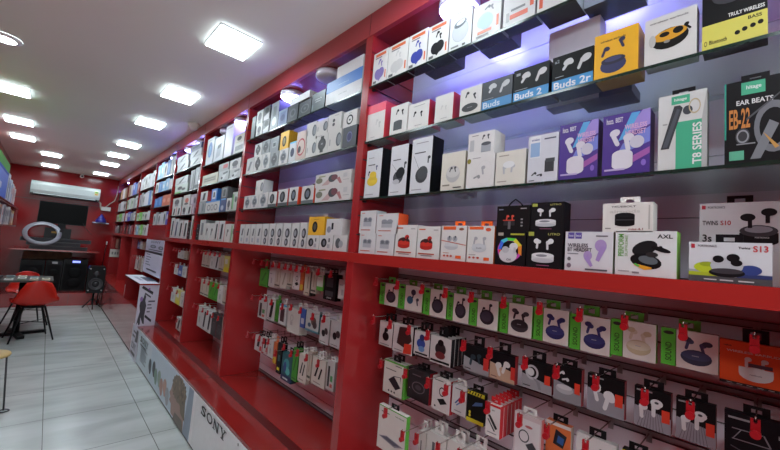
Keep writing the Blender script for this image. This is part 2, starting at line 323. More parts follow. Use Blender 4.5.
# ------------------------------------------------------------------ printed box styles: front, side, base colours, art
Kk = '16161a'
def lines(u0, u1, v, n=2, dv=.05, c='8a8a8c', h=.018): return [('r', u0, v-i*dv, u1-(i % 2)*.1, v-i*dv+h, c) for i in range(n)]
def heart(c, c2='e8862e'): return [('r', .15, .86, .85, .95, 'd8622a'), ('r', .15, .80, .6, .84, '7a7a7c'), ('b', .48, .70, .22, -20, c), ('b', .62, .62, .2, 15, c), ('e', .38, .30, .22, .17, c, 20), ('e', .58, .32, .22, .17, c, -20), ('p', [(.2, .26), (.78, .28), (.47, .08)], c), ('r', .86, .12, .93, .36, 'd8622a'), ('r', .08, .04, .3, .12, '5a5a5c')]
def watch(c, ring=None, cu=.5, cv=.5, r=.3): return [('r', cu-.14, cv-.4, cu+.14, cv+.4, c), ('e', cu, cv, r*1.15, r, c), ('e', cu, cv, r*.8, r*.7, ring or '3a3a3e'), ('r', cu-.08, cv-.02, cu+.08, cv+.06, '9a9aa0'), ('r', .1, .93, .5, .955, '9a9a9c')]
def phone(c, lean=.1, cu=.5): return [('p', [(cu-.2, .12), (cu+.12, .12), (cu+.12+lean, .85), (cu-.2+lean, .85)], c), ('r', .1, .05, .6, .08, 'a0a0a2')]
STY = {
'heart_purple': ('e9e7e4', 'd8d6d2', '1a1a1e', heart('7f6fb0')), 'heart_white': ('e9e6e2', 'd8d6d2', '1a1a1e', heart('cfcdcb')), 'heart_blue': ('e9e7e4', 'd8d6d2', '1a1a1e', heart('2f3f9a')), 'heart_black': ('e9e7e4', 'd8d6d2', '1a1a1e', heart('15151a')),
'pale_case': ('dfe2e4', 'cfd0d2', '1a1a1e', [('e', .5, .45, .36, .27, 'c9cfd6'), ('e', .48, .66, .28, .1, '3a4450', 12), ('e', .5, .69, .2, .06, 'e6edf2', 12), ('o', .5, .45, .36, .27, .04, '9aa4ae'), ('r', .1, .06, .45, .11, '7a7a7c'), ('r', .62, .04, .75, .1, '3a3a3c')]),
'heart_sky': ('e2dfdc', 'cfd0d2', '1a1a1e', [('e', .42, .5, .27, .2, 'b4d2e6', 30), ('e', .5, .45, .24, .22, 'a9cbe2'), ('b', .55, .82, .22, -60, '4a4a52'), ('b', .7, .8, .2, 30, '6a6a74'), ('r', .2, .14, .7, .22, 'd8622a'), ('r', .86, .2, .94, .5, 'd8622a'), ('r', .15, .05, .6, .1, '8a8a8c')]),
'pale_wide': ('e0dfdd', 'cfd0d2', '1a1a1e', [('e', .45, .8, .3, .16, 'c4c8cc'), ('e', .5, .78, .2, .1, 'aab0b8'), ('r', .22, .16, .78, .28, 'd8562a'), ('r', .1, .12, .2, .36, 'b0b0b2'), ('r', .84, .3, .95, .6, 'd8562a'), ('r', .25, .36, .7, .42, '6a6a6c')]),
'pale_wide2': ('e2e1df', 'cfd0d2', '26262a', [('r', .06, .1, .16, .4, 'd8562a'), ('r', .3, .3, .8, .34, 'a8a8aa')]),
'silver_box': ('c9ccd0', 'b0b2b6', '4a4d52', [('e', .5, .4, .3, .2, '8a8d92'), ('r', .2, .2, .8, .3, '70747a')]),
'dark_box': ('1c1c22', '15151a', '24242a', [('r', .2, .7, .6, .8, '8a8a90')]),
'pink_top': ('e6e3df', 'd43a44', 'd8d5d0', [('r', 0, .76, 1, 1, 'f04a66'), ('b', .58, .5, .2, -8, 'cfcdca'), ('b', .74, .42, .2, 10, 'c4c2bf'), ('r', .25, .08, .5, .1, 'b0b0b0')]),
'wbuds_dark': ('e6e4df', 'd8d5d0', 'c9c6c0', [('b', .42, .78, .24, -20, Kk), ('b', .72, .74, .24, 20, Kk), ('r', .22, .14, .72, .42, '3c4246'), ('e', .47, .42, .25, .05, '3c4246')]),
'wbuds': ('e7e5e0', 'cc2f36', 'd8d5d0', [('b', .34, .6, .26, -15, Kk), ('b', .66, .56, .26, 15, Kk), ('r', .25, .86, .8, .88, '9a9a9a'), ('r', .35, .12, .7, .14, '8a8a8a')]),
'wplain_red': ('e7e5e0', 'cc2f36', 'd8d5d0', [('b', .4, .55, .2, -15, 'd2d0cc'), ('b', .62, .52, .2, 15, 'd2d0cc'), ('r', .35, .12, .7, .14, 'a8a8a8')]),
'wbuds_oval': ('e6e4df', 'd8d5d0', 'c9c6c0', [('b', .35, .76, .28, -20, '3a3d3e'), ('b', .7, .66, .28, 25, '3a3d3e'), ('e', .48, .26, .38, .15, '3f4345'), ('r', .35, .26, .6, .28, '8a8d8e')]),
'buds_grey': ('3c4148', '2a2e34', '1d3f66', [('r', 0, 0, 1, .32, '4a8fc4'), ('t', 'Buds', .05, .06, .62, .27, 'd4e4f0'), ('b', .38, .72, .42, -35, 'cfd2d6'), ('b', .72, .66, .42, -20, 'cfd2d6'), ('e', .34, .78, .12, .09, 'cfd2d6', 20), ('e', .8, .76, .12, .1, 'cfd2d6', 20), ('r', .05, .36, .4, .38, '9aa0a8')]),
'buds_two': ('16181c', '101216', '1d3f66', [('r', 0, 0, 1, .3, '3b94cf'), ('t', 'Buds 2', .05, .05, .82, .25, 'eef4f8'), ('b', .38, .7, .42, -35, 'd8d9da'), ('b', .76, .66, .42, -20, 'd8d9da'), ('e', .36, .76, .12, .09, 'd8d9da', 20), ('e', .82, .74, .12, .1, 'd8d9da', 20), ('r', .05, .34, .42, .36, '9aa0a8'), ('r', .08, .8, .2, .88, '9aa0a8')]),
'buds_twor': ('101115', '101216', '1d3f66', [('r', 0, 0, 1, .3, '3b94cf'), ('t', 'Buds 2r', .05, .04, .96, .25, 'eef4f8'), ('b', .42, .7, .42, -35, 'd8d9da'), ('b', .76, .64, .42, -20, 'd8d9da'), ('e', .4, .76, .12, .09, 'd8d9da', 20), ('e', .84, .74, .12, .1, 'd8d9da', 20), ('r', .08, .38, .3, .4, '9aa0a8'), ('t', 'a2', .06, .8, .18, .9, '9aa0a8')]),
'yellow': ('f0b414', 'd89a10', 'd89a10', [('t', 'wireless earbuds', .14, .80, .72, .845, '5c4a10'), ('b', .28, .6, .28, -20, '23264a'), ('b', .66, .72, .28, 20, '23264a'), ('e', .45, .25, .3, .17, '2b2f5c'), ('e', .45, .36, .28, .09, '1a1c34'), ('e', .45, .38, .2, .05, '3c3f6a')]),
'wcase_yellow': ('e3e2df', 'cfcdca', 'c4c4c0', [('t', 'wireless earbuds', .1, .86, .85, .90, '6a6a68'), ('e', .5, .48, .36, .21, '1a1a18', 6), ('e', .5, .56, .33, .12, 'e0a018', 6), ('e', .66, .6, .1, .07, '1a1a18'), ('e', .4, .58, .1, .05, '1a1a18'), ('b', .84, .64, .2, 40, '1a1a18'), ('e', .16, .5, .07, .13, 'c8c8c4'), ('e', .45, .42, .06, .03, '9a9a98')]),
'black_yellow': ('17171a', '101012', '101012', [('r', 0, 0, 1, .30, 'd9d25a'), ('t', 'TRULY WIRELESS', .42, .33, .96, .375, 'f0f0ee'), ('t', 'Bluetooth', .12, .06, .40, .11, '2a2a20'), ('t', 'BASS', .72, .235, .92, .275, '2a2a20'), ('o', .06, .08, .025, .03, .3, '2a2a20'), ('e', .56, .12, .042, .026, '1a1a16'), ('e', .67, .14, .042, .026, '1a1a16'), ('e', .79, .155, .042, .026, '1a1a16'), ('e', .9, .17, .042, .026, '1a1a16'), ('e', .5, .62, .34, .12, '2c2c34', 8), ('e', .5, .67, .28, .08, '3c3c46', 8), ('e', .42, .6, .1, .03, '6a6a76')]),
'lilac_plain': ('ececff', 'd8d6f4', '9a98c0', [('r', .04, .06, .18, .17, '3a3a72'), ('r', .26, .2, .62, .215, '6a6a9c')]),
'navy_box': ('2c4a78', '24406a', '223c62', []),
'bw_yellow': ('e2e4e8', '121214', '1a1a1e', [('e', .48, .34, .34, .10, 'e6c62a'), ('r', .28, .36, .72, .46, 'd8b824'), ('e', .5, .48, .22, .06, 'e6c62a'), ('b', .25, .52, .12, -10, Kk), ('b', .72, .62, .12, 10, '2a3a6a'), ('r', .15, .82, .5, .835, '9a9a9c'), ('r', .15, .67, .6, .69, '4a4a4c'), ('r', .1, .06, .6, .075, '9a9a9c')]),
'bw_black': ('e2e4e8', '121214', '1a1a1e', [('e', .5, .36, .3, .13, '34383c', 30), ('e', .62, .44, .26, .11, '24262a', 30), ('b', .88, .6, .16, 0, '34383c'), ('e', .4, .27, .2, .05, 'c8ccd0'), ('r', .15, .7, .6, .72, '4a4a4c'), ('p', [(.1, .64), (.12, .64), (.42, .48), (.4, .48)], '6a6a6c'), ('r', .1, .06, .6, .075, '9a9a9c')]),
'bw_black2': ('e2e4e8', '121214', '1a1a1e', [('e', .55, .32, .3, .14, '2c3034', 40), ('e', .6, .36, .26, .12, '3c4246', 40), ('b', .88, .6, .16, 0, '34383c'), ('r', .15, .72, .7, .74, '4a4a4c'), ('p', [(.12, .68), (.14, .68), (.42, .44), (.4, .44)], '6a6a6c'), ('r', .2, .9, .8, .915, '9a9a9c'), ('r', .1, .06, .6, .075, '9a9a9c')]),
'cream_case': ('e8e3d4', 'cfcabc', 'cfcabc', [('e', .52, .42, .3, .22, 'c4c4c2'), ('e', .52, .47, .28, .14, 'dad9d6'), ('b', .44, .56, .18, -20, '4a4a4c'), ('b', .62, .56, .18, 20, '4a4a4c'), ('r', .08, .12, .4, .16, '8a8678'), ('r', .55, .05, .9, .08, '3a3a38')]),
'white_air': ('eceae6', 'd8d6d2', 'd8d6d2', [('b', .62, .55, .32, 10, 'b4b6b8'), ('b', .42, .32, .28, -70, '9a9c9e'), ('o', .65, .45, .28, .36, .02, 'dcdad6'), ('e', .08, .84, .07, .08, '8a8420'), ('r', .2, .9, .5, .92, '9a9a9a')]),
'white_air2': ('eceae6', 'e2dfda', 'd8d6d2', [('b', .6, .78, .26, -15, '3a3c40'), ('b', .78, .78, .26, 15, '3a3c40'), ('r', .52, .1, .88, .46, 'aab0b6'), ('e', .7, .46, .18, .08, '50565c'), ('r', .08, .2, .24, .7, 'c4c6c8'), ('r', .14, .86, .4, .9, 'a0a09e')]),
'cream_pods': ('eae6da', 'd2cec2', 'd2cec2', [('b', .32, .48, .3, 6, 'c4c8ce'), ('b', .6, .5, .3, -6, 'c4c8ce'), ('e', .45, .6, .2, .1, 'f2f4f4'), ('r', .1, .86, .45, .89, 'a09c90'), ('r', .08, .1, .4, .13, 'a09c90')]),
'blue_label': ('e0e2ea', 'c4c6d0', 'b0b2bc', [('r', .06, .52, .42, .98, 'f0f2f6'), ('r', .08, .54, .4, .84, '9abce4'), ('t', 'wireless', .1, .88, .38, .93, '3a5a9a'), ('r', .58, .2, .88, .44, '2a2e32'), ('r', .6, .4, .9, .48, '3c4246'), ('b', .25, .18, .14, -50, '2a2e32'), ('b', .44, .14, .14, -80, '2a2e32'), ('r', .54, .88, .92, .91, '5a5a6a'), ('r', .06, .03, .25, .05, '4a4a4c')]),
'purple': ('4a2f8c', '38236c', '38236c', [('p', [(.4, .62), (1, .75), (1, 1), (.85, 1)], 'a08cd8'), ('p', [(.3, .3), (1, .48), (1, .72), (.45, .5)], '7a86d8'), ('p', [(.35, .55), (.62, .98), (.8, .98), (.5, .58)], '58a8e0'), ('p', [(.5, .12), (1, .3), (1, .4), (.55, .25)], 'a45ca8'), ('t', 'hoco.', .08, .85, .24, .95, 'e4e2f0'), ('t', 'BEST', .28, .86, .44, .94, 'e4e2f0'), ('t', 'WIRELESS', .48, .72, .94, .80, 'e8b8e0'), ('t', 'HEADSET', .5, .62, .92, .70, 'e8b8e0'), ('b', .3, .64, .34, 22, 'e4e0ec'), ('b', .58, .54, .34, 10, 'e4e0ec'), ('e', .74, .5, .15, .1, 'd8d4e4'), ('r', .22, .14, .66, .32, 'e8e4ee'), ('e', .44, .32, .22, .08, 'e8e4ee'), ('e', .44, .15, .22, .07, 'e8e4ee'), ('r', .06, .07, .5, .1, 'c8b8e8'), ('e', .88, .16, .05, .05, '8a6ac8')]),
'green_mono': ('dedfdc', '9a9c9a', '3aa880', [('r', .38, 0, .9, .62, '3fae86'), ('p', [(.9, 0), (1, 0), (1, 1), (.9, .62)], 'b8bab8'), ('r', .28, .86, .66, .97, '3fae86'), ('t', 'hitage', .34, .89, .6, .94, 'e8f4f0'), ('p', [(.06, .28), (.24, .28), (.52, .80), (.46, .84), (.34, .84)], '2e333a'), ('p', [(.1, .3), (.2, .3), (.46, .78), (.4, .8)], '4a515a'), ('e', .62, .76, .1, .06, '3a4048'), ('o', .76, .8, .12, .1, .2, 'c8b896'), ('t', 'T8 SERIES', .72, .05, .90, .58, 'eef4f0', 1), ('r', .1, .6, .2, .62, 'a8a8a6')]),
'ear_beats': ('1a1c1e', '101214', '101214', [('p', [(0, .3), (.03, .3), (.03, 1), (0, 1)], '2a9a86'), ('r', .28, .82, .66, .97, '3fae86'), ('t', 'hitage', .36, .87, .6, .93, 'e8f4f0'), ('t', 'EAR BEATS', .2, .70, .78, .76, 'e8e8e6'), ('t', 'EB-22', .08, .42, .42, .66, 'c8803a'), ('o', .78, .40, .3, .3, .28, '70747a'), ('p', [(.42, .04), (.58, .04), (.86, .42), (.72, .48)], '7a7e84'), ('e', .3, .32, .12, .1, '2c3034'), ('o', .3, .32, .1, .08, .25, '9a9ea4'), ('r', .08, .04, .32, .15, '5aae8e'), ('p', [(.62, .34), (.68, .3), (.86, .16), (.8, .14)], 'c8964a'), ('p', [(.36, .5), (.95, .8), (.95, .82), (.36, .53)], '4a4c50'), ('r', .2, .22, .5, .235, '8a8c90')]),
'grey_box': ('9a9aa8', '8a8a98', '8a8a98', [('e', .5, .6, .3, .2, '6a6a78')]),
'mi_white': ('e2e2e2', 'd0d0d0', 'c8c8c8', [('r', .24, .30, .74, .56, 'b8bcc2'), ('e', .37, .6, .14, .11, '9aa0a8'), ('e', .63, .6, .14, .11, '9aa0a8'), ('e', .37, .6, .09, .07, '6a7078'), ('e', .63, .6, .09, .07, '6a7078'), ('r', .24, .5, .74, .54, '7a8088'), ('r', .1, .12, .7, .16, 'c04a2a'), ('r', .1, .88, .3, .91, 'd05a2a')]),
'mi_orange': ('e2e2e2', 'e8582a', 'c8c8c8', [('r', .24, .30, .74, .56, 'b8bcc2'), ('e', .37, .6, .14, .11, '9aa0a8'), ('e', .63, .6, .14, .11, '9aa0a8'), ('r', .24, .5, .74, .54, '7a8088'), ('r', .1, .12, .7, .16, 'c04a2a'), ('r', .1, .88, .3, .91, 'd05a2a')]),
'red_case': ('e8e6e2', 'd4d2ce', 'd4d2ce', [('e', .42, .48, .28, .13, '4a1a18'), ('r', .14, .34, .7, .46, 'c8281e'), ('e', .42, .34, .28, .08, 'b8241a'), ('e', .42, .44, .27, .07, 'd43426'), ('e', .56, .62, .1, .07, 'c8281e'), ('e', .4, .54, .1, .06, '3a1a1a'), ('r', .54, .48, .62, .62, '3a1a1a'), ('r', .08, .12, .8, .16, 'b4503a'), ('r', .2, .07, .7, .1, '8a8a88'), ('r', .06, .88, .35, .92, 'd05a2a'), ('r', .72, .86, .92, .9, 'b8b6b2')]),
'orange_ban': ('e9e7e3', 'd4d2ce', 'd4d2ce', [('r', .06, .88, .58, .98, 'e8602a'), ('e', .8, .9, .1, .04, '8a4a2a'), ('e', .42, .4, .28, .1, 'c8ccd0'), ('r', .16, .4, .68, .5, 'd8dce0'), ('e', .34, .62, .1, .08, 'b0b4ba'), ('e', .56, .62, .1, .08, 'b0b4ba'), ('b', .34, .66, .14, 0, '4a5058'), ('b', .58, .66, .14, 0, '4a5058'), ('p', [(0, .56), (1, .44), (1, .46), (0, .58)], 'd05a4a'), ('r', .62, .07, .84, .15, 'e8602a'), ('e', .16, .13, .05, .03, 'c05a4a'), ('e', .3, .13, .05, .03, 'c05a4a'), ('e', .44, .13, .05, .03, 'c05a4a'), ('r', .1, .2, .35, .22, 'c08a6a')]),
'orange_ban2': ('e9e7e3', 'e07a3a', 'd4d2ce', [('r', .06, .90, .6, .98, 'e8602a'), ('e', .78, .9, .1, .05, 'd85a3a'), ('e', .46, .4, .28, .12, 'd0d4d8'), ('r', .2, .38, .72, .5, 'd8dce0'), ('b', .32, .62, .26, -10, 'b4b8be'), ('b', .66, .62, .26, 10, 'b4b8be'), ('t', 'buds', .36, .38, .56, .42, '8a8e94'), ('r', .66, .07, .86, .15, 'e8602a'), ('e', .12, .13, .05, .03, 'c05a4a'), ('e', .28, .13, .05, .03, 'c05a4a'), ('e', .44, .13, .05, .03, 'c05a4a'), ('r', .08, .2, .35, .22, 'a8a4a0')]),
'rainbow': ('1b1b1f', '141416', '141416', [('o', .48, .46, .4, .34, .22, 'c84ab0'), ('p', [(.1, .46), (.2, .46), (.28, .28), (.18, .2)], 'e84a3a'), ('p', [(.1, .46), (.2, .46), (.28, .66), (.18, .74)], '3a6ae0'), ('p', [(.18, .74), (.28, .66), (.42, .74), (.38, .82)], '4ac8e0'), ('p', [(.38, .82), (.42, .74), (.6, .72), (.68, .8)], '5ad84a'), ('p', [(.68, .8), (.6, .72), (.76, .56), (.88, .6)], 'e8d83a'), ('p', [(.88, .6), (.76, .56), (.78, .36), (.88, .3)], 'e88a2a'), ('e', .44, .3, .3, .22, 'dcdce0'), ('e', .62, .56, .14, .11, 'e6e6ea'), ('r', .62, .36, .7, .54, 'd0d0d6'), ('e', .35, .46, .12, .1, 'c8c8ce'), ('t', 'OX', .4, .14, .56, .2, '3a3a40'), ('r', .08, .88, .26, .97, 'b8b0a0'), ('r', .5, .9, .95, .95, 'b0b03a')]),
'black_red': ('1c1a1c', '141416', '141416', [('r', .22, .24, .56, .42, '2c2a2e'), ('b', .34, .56, .26, -8, 'd8503a'), ('b', .5, .56, .26, 8, 'd8503a'), ('r', .2, .42, .56, .46, 'c8402e'), ('r', .36, .1, .44, .4, '6a686c'), ('r', .74, .2, .8, .26, '9a9a9c'), ('r', .74, .32, .8, .38, '9a9a9c'), ('r', .74, .44, .8, .5, '9a9a9c'), ('r', .06, .84, .2, .88, '8a8aa0'), ('r', .72, .86, .9, .9, 'a8a8aa')]),
'black_white': ('1c1c20', '16161a', 'b84a6a', [('r', .04, .86, .2, .97, 'a8b04a'), ('t', 'LITRO', .6, .88, .92, .94, 'b0b060'), ('b', .34, .66, .3, -4, 'e8e8ea'), ('b', .62, .64, .3, 4, 'e8e8ea'), ('e', .28, .72, .08, .07, 'f0f0f2'), ('e', .68, .72, .08, .07, 'f0f0f2'), ('r', .16, .2, .78, .34, 'dcdce0'), ('e', .47, .34, .31, .07, 'eeeef0'), ('e', .47, .2, .31, .06, 'c8c8ce'), ('e', .44, .33, .16, .035, '8a8a92'), ('r', .3, .06, .66, .08, '9a5a7a')]),
'wireless': ('e4e3e8', 'c8c7cc', 'c8c7cc', [('r', .06, .82, .2, .98, '5a4a9a'), ('r', .22, .82, .36, .98, '5a4a9a'), ('t', 'hoco', .08, .87, .18, .93, 'e8e6f4'), ('t', 'hoco', .24, .87, .34, .93, 'e8e6f4'), ('t', 'WIRELESS', .06, .60, .50, .70, '3a3a44'), ('t', 'BT HEADSET', .06, .49, .58, .59, '3a3a44'), ('r', .06, .42, .3, .45, '8a8a92'), ('e', .76, .66, .12, .15, 'b49ad0'), ('p', [(.66, .3), (.73, .26), (.88, .62), (.76, .66)], 'a88cc8'), ('e', .5, .4, .09, .12, 'b49ad0'), ('p', [(.5, .44), (.43, .32), (.56, .12), (.61, .16)], 'a88cc8'), ('e', .1, .3, .04, .05, '6a6a6e'), ('e', .1, .13, .05, .06, '7a6a7a'), ('r', .45, .04, .9, .08, '5a5a60'), ('r', .66, .88, .9, .91, '5a5a60')]),
'axl': ('e6e6e6', '8ac04a', '6a6a6a', [('t', 'AXL', .70, .84, .94, .93, '1a1a1c'), ('t', 'PERFORM', .05, .42, .15, .93, '5aa03a', 1), ('t', 'SUPREME', .17, .42, .22, .9, '9ab88a', 1), ('e', .5, .62, .22, .15, '26282a', 25), ('e', .52, .33, .26, .16, '18181a', -12), ('p', [(.32, .24), (.5, .14), (.62, .16), (.62, .2), (.4, .26)], 'e8a02a'), ('p', [(.32, .26), (.4, .2), (.44, .22), (.36, .28)], '4ab04a'), ('e', .56, .36, .16, .09, '5c646a', -12), ('e', .62, .48, .1, .06, '2a2a2c'), ('b', .78, .62, .22, 70, '1c1c1e'), ('e', .76, .6, .16, .05, '1c1c1e', -18), ('r', .3, .05, .42, .09, '8a8a8c'), ('r', .06, .08, .25, .1, 'a0a0a2')]),
'boult': ('ece8e2', 'd8d4ce', 'd0ccc6', [('t', 'TRUEBOLT', .18, .84, .68, .90, '4a4846'), ('t', 'airpods', .15, .62, .76, .76, 'd2cec8'), ('r', .26, .26, .66, .58, '1a1a1c'), ('e', .46, .58, .2, .08, '26262a'), ('e', .46, .26, .2, .07, '1a1a1c'), ('r', .28, .4, .64, .43, '3a3a40'), ('t', 'mini 4.1', .54, .07, .82, .14, '8a2a34'), ('r', .06, .1, .18, .14, '8a8682'), ('r', .92, .1, .95, .9, 'c4c0ba')]),
's13': ('dfe0e4', 'c8c9cc', '4a4a4e', [('r', .03, .84, .08, .95, 'b82a3a'), ('t', 'PORTRONICS', .12, .87, .36, .93, '6a6a6e'), ('t', 'Twins', .62, .84, .76, .90, '3a3a3e'), ('t', 'S13', .79, .78, .96, .93, 'c43a3e'), ('r', 0, .0, 1, .15, '4a4d50'), ('p', [(0, .15), (1, .15), (1, .24), (0, .3)], 'a9b0b6'), ('p', [(0, .15), (.4, .15), (.4, .24), (0, .24)], 'a8b82a'), ('e', .22, .36, .15, .13, 'b8c82a'), ('e', .24, .44, .1, .06, '98a822'), ('p', [(.6, .15), (1, .15), (1, .24), (.6, .24)], '26386a'), ('e', .76, .34, .13, .12, '2a3f80'), ('e', .48, .42, .2, .2, 'c4c6cc'), ('e', .48, .25, .22, .11, '1e1e22'), ('e', .48, .29, .2, .07, '34343a'), ('e', .38, .58, .07, .09, '18181c'), ('e', .56, .62, .08, .1, '18181c'), ('e', .6, .5, .07, .08, '18181c'), ('r', .2, .05, .36, .08, 'd8d8da'), ('r', .4, .05, .56, .08, 'd8d8da'), ('r', .62, .05, .8, .08, 'd8d8da')]),
's10': ('dddee2', 'c8c9cc', 'c8c8cc', [('r', .03, .87, .08, .95, 'b82a3a'), ('t', 'PORTRONICS', .11, .88, .33, .93, '5a5a5e'), ('t', 'TWINS', .04, .52, .24, .62, '3a3a40'), ('t', 'S10', .27, .52, .40, .62, 'c43a3e'), ('t', '3s', .04, .16, .16, .32, '2a2a2e'), ('r', .5, .18, .94, .36, '1c1c20'), ('e', .72, .4, .22, .12, '2c2c32'), ('e', .72, .18, .22, .08, '18181c'), ('e', .72, .43, .16, .07, '8a8a92'), ('e', .6, .68, .09, .08, '1a1a1e'), ('r', .6, .46, .65, .66, '1a1a1e'), ('e', .84, .78, .09, .08, '1a1a1e'), ('r', .8, .56, .85, .76, '1a1a1e'), ('t', 'PORTRONICS', .68, .25, .84, .28, 'c8c8ca')]),
'plain_white': ('e8e8e8', 'd8d8d8', 'c8c8c8', []), 'tall_white': ('e0dfe6', 'cfced4', 'b8b8bc', [('r', .1, .9, .8, .93, 'b0b0b4')]),
'grey_dark': ('6d7478', '5a6064', '3a3e40', []), 'w_dark': ('dededa', 'b8b8b4', '8a8a88', [('e', .5, .55, .28, .3, '3a3a40'), ('r', .3, .1, .7, .3, '8a8a90')]),
'dark_w': ('4a4c50', '2a2c30', '2a2c30', [('p', [(.1, 0), (.9, 0), (.9, .5), (.1, .3)], 'd8d8da'), ('e', .5, .7, .3, .2, '1c1e22')]),
'grey_tall': ('8d9498', '26282c', '2a2c30', [('e', .5, .3, .3, .16, 'e0e4e6'), ('r', .3, .5, .7, .85, '6a7076')]),
'blue_grey': ('7d8aa4', '2a3040', '3a4050', [('r', .2, .15, .8, .85, '5a6a8c'), ('e', .5, .5, .24, .2, '34406a')]),
'charcoal': ('42474c', '2a2c30', '3c4044', [('e', .5, .5, .3, .26, '5e656a'), ('e', .5, .5, .18, .16, '34383c')]),
'charcoal2': ('3e4448', '2a2c30', '3c4044', [('o', .5, .5, .34, .28, .2, '6a7076'), ('e', .5, .5, .1, .08, '6a7076')]),
'slate': ('465258', '14161a', '2a2c30', [('t', 'watch', .25, .6, .75, .68, 'd0d8da'), ('t', 'ultra', .3, .48, .7, .55, 'd0d8da'), ('r', .05, .1, .12, .4, '7a8a90')]),
'blue_stripe': ('dcdedf', 'c4c6c8', 'b4b8b8', [('r', 0, .52, 1, 1, '3f7ed0'), ('t', 'wireless', .35, .68, .65, .73, '8ab4e4'), ('t', 'series', .38, .26, .62, .32, 'a8aaac')]),
'w_strap': ('dededa', 'c8c8c4', 'b8b8b4', [('p', [(.2, .2), (.5, .2), (.8, .75), (.5, .75)], '7a7e82')]),
'w_watch': ('dedcd8', 'c8c8c4', 'a8a8a4', watch('26282c')), 'w_watch2': ('dddbd8', 'c8c8c4', 'a8a8a4', watch('8a9096', '4a5056')), 'grey_watch': ('8e9294', '6a6e70', '5a5e60', watch('4a4e52')), 'grey_watch2': ('8a8f92', '6a6e70', '5a5e60', [('r', .3, .3, .75, .7, 'b0b6ba'), ('r', .38, .38, .68, .62, '4a5056')]),
'w_navy': ('dcdfe2', 'c4c8cc', 'b0b4b8', [('r', 0, .92, 1, 1, '5ac0e0'), ('e', .5, .48, .3, .22, '232a4c')]), 'beige_ring': ('dcc8bc', 'c8b4a8', 'c8b4a8', [('o', .5, .45, .42, .3, .18, 'b83a4a'), ('e', .35, .38, .16, .12, '2a2a30')]),
'w_watch3': ('dfddd8', 'c8c8c4', 'b4b4b0', [('e', .82, .5, .2, .32, '565c62'), ('e', .86, .5, .14, .24, '8a9096'), ('r', .1, .3, .2, .6, 'b0b0b0')]),
'w_small': ('dfddd8', 'c8c8c4', 'b4b4b0', [('e', .45, .6, .1, .1, '3a3a40'), ('e', .45, .36, .1, .1, '3a3a40'), ('r', .5, .85, .8, .88, '8a8a8c')]),
'w_ring': ('e2e0db', 'c8c8c4', 'b4b4b0', [('o', .5, .45, .24, .32, .3, '1a1a1e'), ('r', .44, .38, .56, .5, '3a3a40'), ('r', .4, .85, .62, .88, '7a7a7c')]), 'dark_blue': ('4a4e56', '24262a', '34363a', [('p', [(.4, .2), (.7, .4), (.6, .8), (.35, .6)], '34386a'), ('o', .5, .5, .2, .24, .2, '6a6e9a')]),
'yellow_w': ('e8b41c', 'cc9a14', 'cc9a14', [('e', .5, .45, .24, .3, '2a2620'), ('e', .5, .45, .14, .2, '8a7a3a')]), 'yellow_w2': ('efb41c', 'd49c14', 'd49c14', [('e', .42, .45, .17, .3, '18181a'), ('e', .42, .45, .09, .18, '4a4a3a'), ('t', 'watch', .3, .84, .62, .88, '6a5410')]),
'w_watchr': ('dad8d6', 'c0392e', '3a3a3c', [('r', 0, 0, 1, .2, '34383a'), ('e', .45, .55, .28, .33, '16161a'), ('e', .42, .55, .14, .22, '4a4e54')]), 'w_watcho': ('dad8d6', 'd84a2a', '3a3a3c', [('r', 0, 0, 1, .2, '5a6062'), ('e', .5, .55, .27, .33, '1c1e28'), ('e', .5, .55, .15, .2, '5a6272')]),
'wide_watch': ('dbd8d5', 'cfccc8', 'b8b4b0', [('p', [(.2, .1), (.45, .7), (.6, .7), (.4, .1)], 'c8a8a4'), ('e', .12, .5, .1, .22, '6e6e5a'), ('r', .1, .75, .3, .85, '8a8e6a'), ('e', .5, .55, .11, .28, '2c3038'), ('e', .56, .6, .09, .22, '6a2f3c'), ('p', [(.62, .5), (.72, .1), (.78, .12), (.7, .6)], 'b07070'), ('r', .8, .3, .95, .34, 'b0b0b0'), ('r', .8, .5, .9, .8, 'c8c8c8')]),
'w_band': ('dedcda', 'c8c8c4', 'b4b4b0', [('p', [(.35, .42), (.6, .42), (.72, .78), (.5, .78)], '33353c'), ('r', .3, .1, .65, .3, 'a8b0bc'), ('r', .92, 0, 1, 1, 'b0aeac')]), 'w_two': ('dedcda', 'c8c8c4', 'b4b4b0', [('e', .55, .58, .28, .2, '2a2c32'), ('e', .5, .58, .15, .12, 'a8aab0'), ('e', .5, .2, .22, .16, '3a3c42'), ('e', .46, .2, .1, .08, 'a8aab0'), ('r', .92, 0, 1, 1, 'b0aeac')]),
'w_sq': ('dddbd9', 'c8c8c4', 'b4b4b0', [('e', .34, .48, .22, .3, '1a1a20'), ('e', .36, .48, .1, .18, '6a6c72'), ('r', .68, .55, .78, .8, '4a4a50'), ('r', .6, .15, .8, .4, 'b0b2b6')]), 'w_sq2': ('dddbd9', 'c8c8c4', 'b4b4b0', [('e', .34, .5, .2, .32, '50555a'), ('e', .55, .45, .16, .22, 'a8acb0')]), 'w_blackband': ('e2e0de', 'dcd8d6', 'b4b4b0', [('r', .35, .35, .48, .75, '1a1a20'), ('e', .2, .35, .14, .2, '8a8c92')]),
'w_bluescreen': ('dde0e4', 'd2d6da', 'b4b8bc', [('e', .5, .55, .28, .3, '4a7ac0'), ('e', .5, .5, .2, .2, '7ab0e0'), ('r', .2, .9, .7, .93, 'a0a4a8')]), 'w_greyphone': ('d2d6da', 'c8ccd0', 'a8acb0', [('p', [(.2, .1), (.7, .2), (.8, .7), (.3, .6)], 'a4aab4'), ('p', [(.35, .5), (.7, .55), (.7, .7), (.35, .65)], '34383c')]),
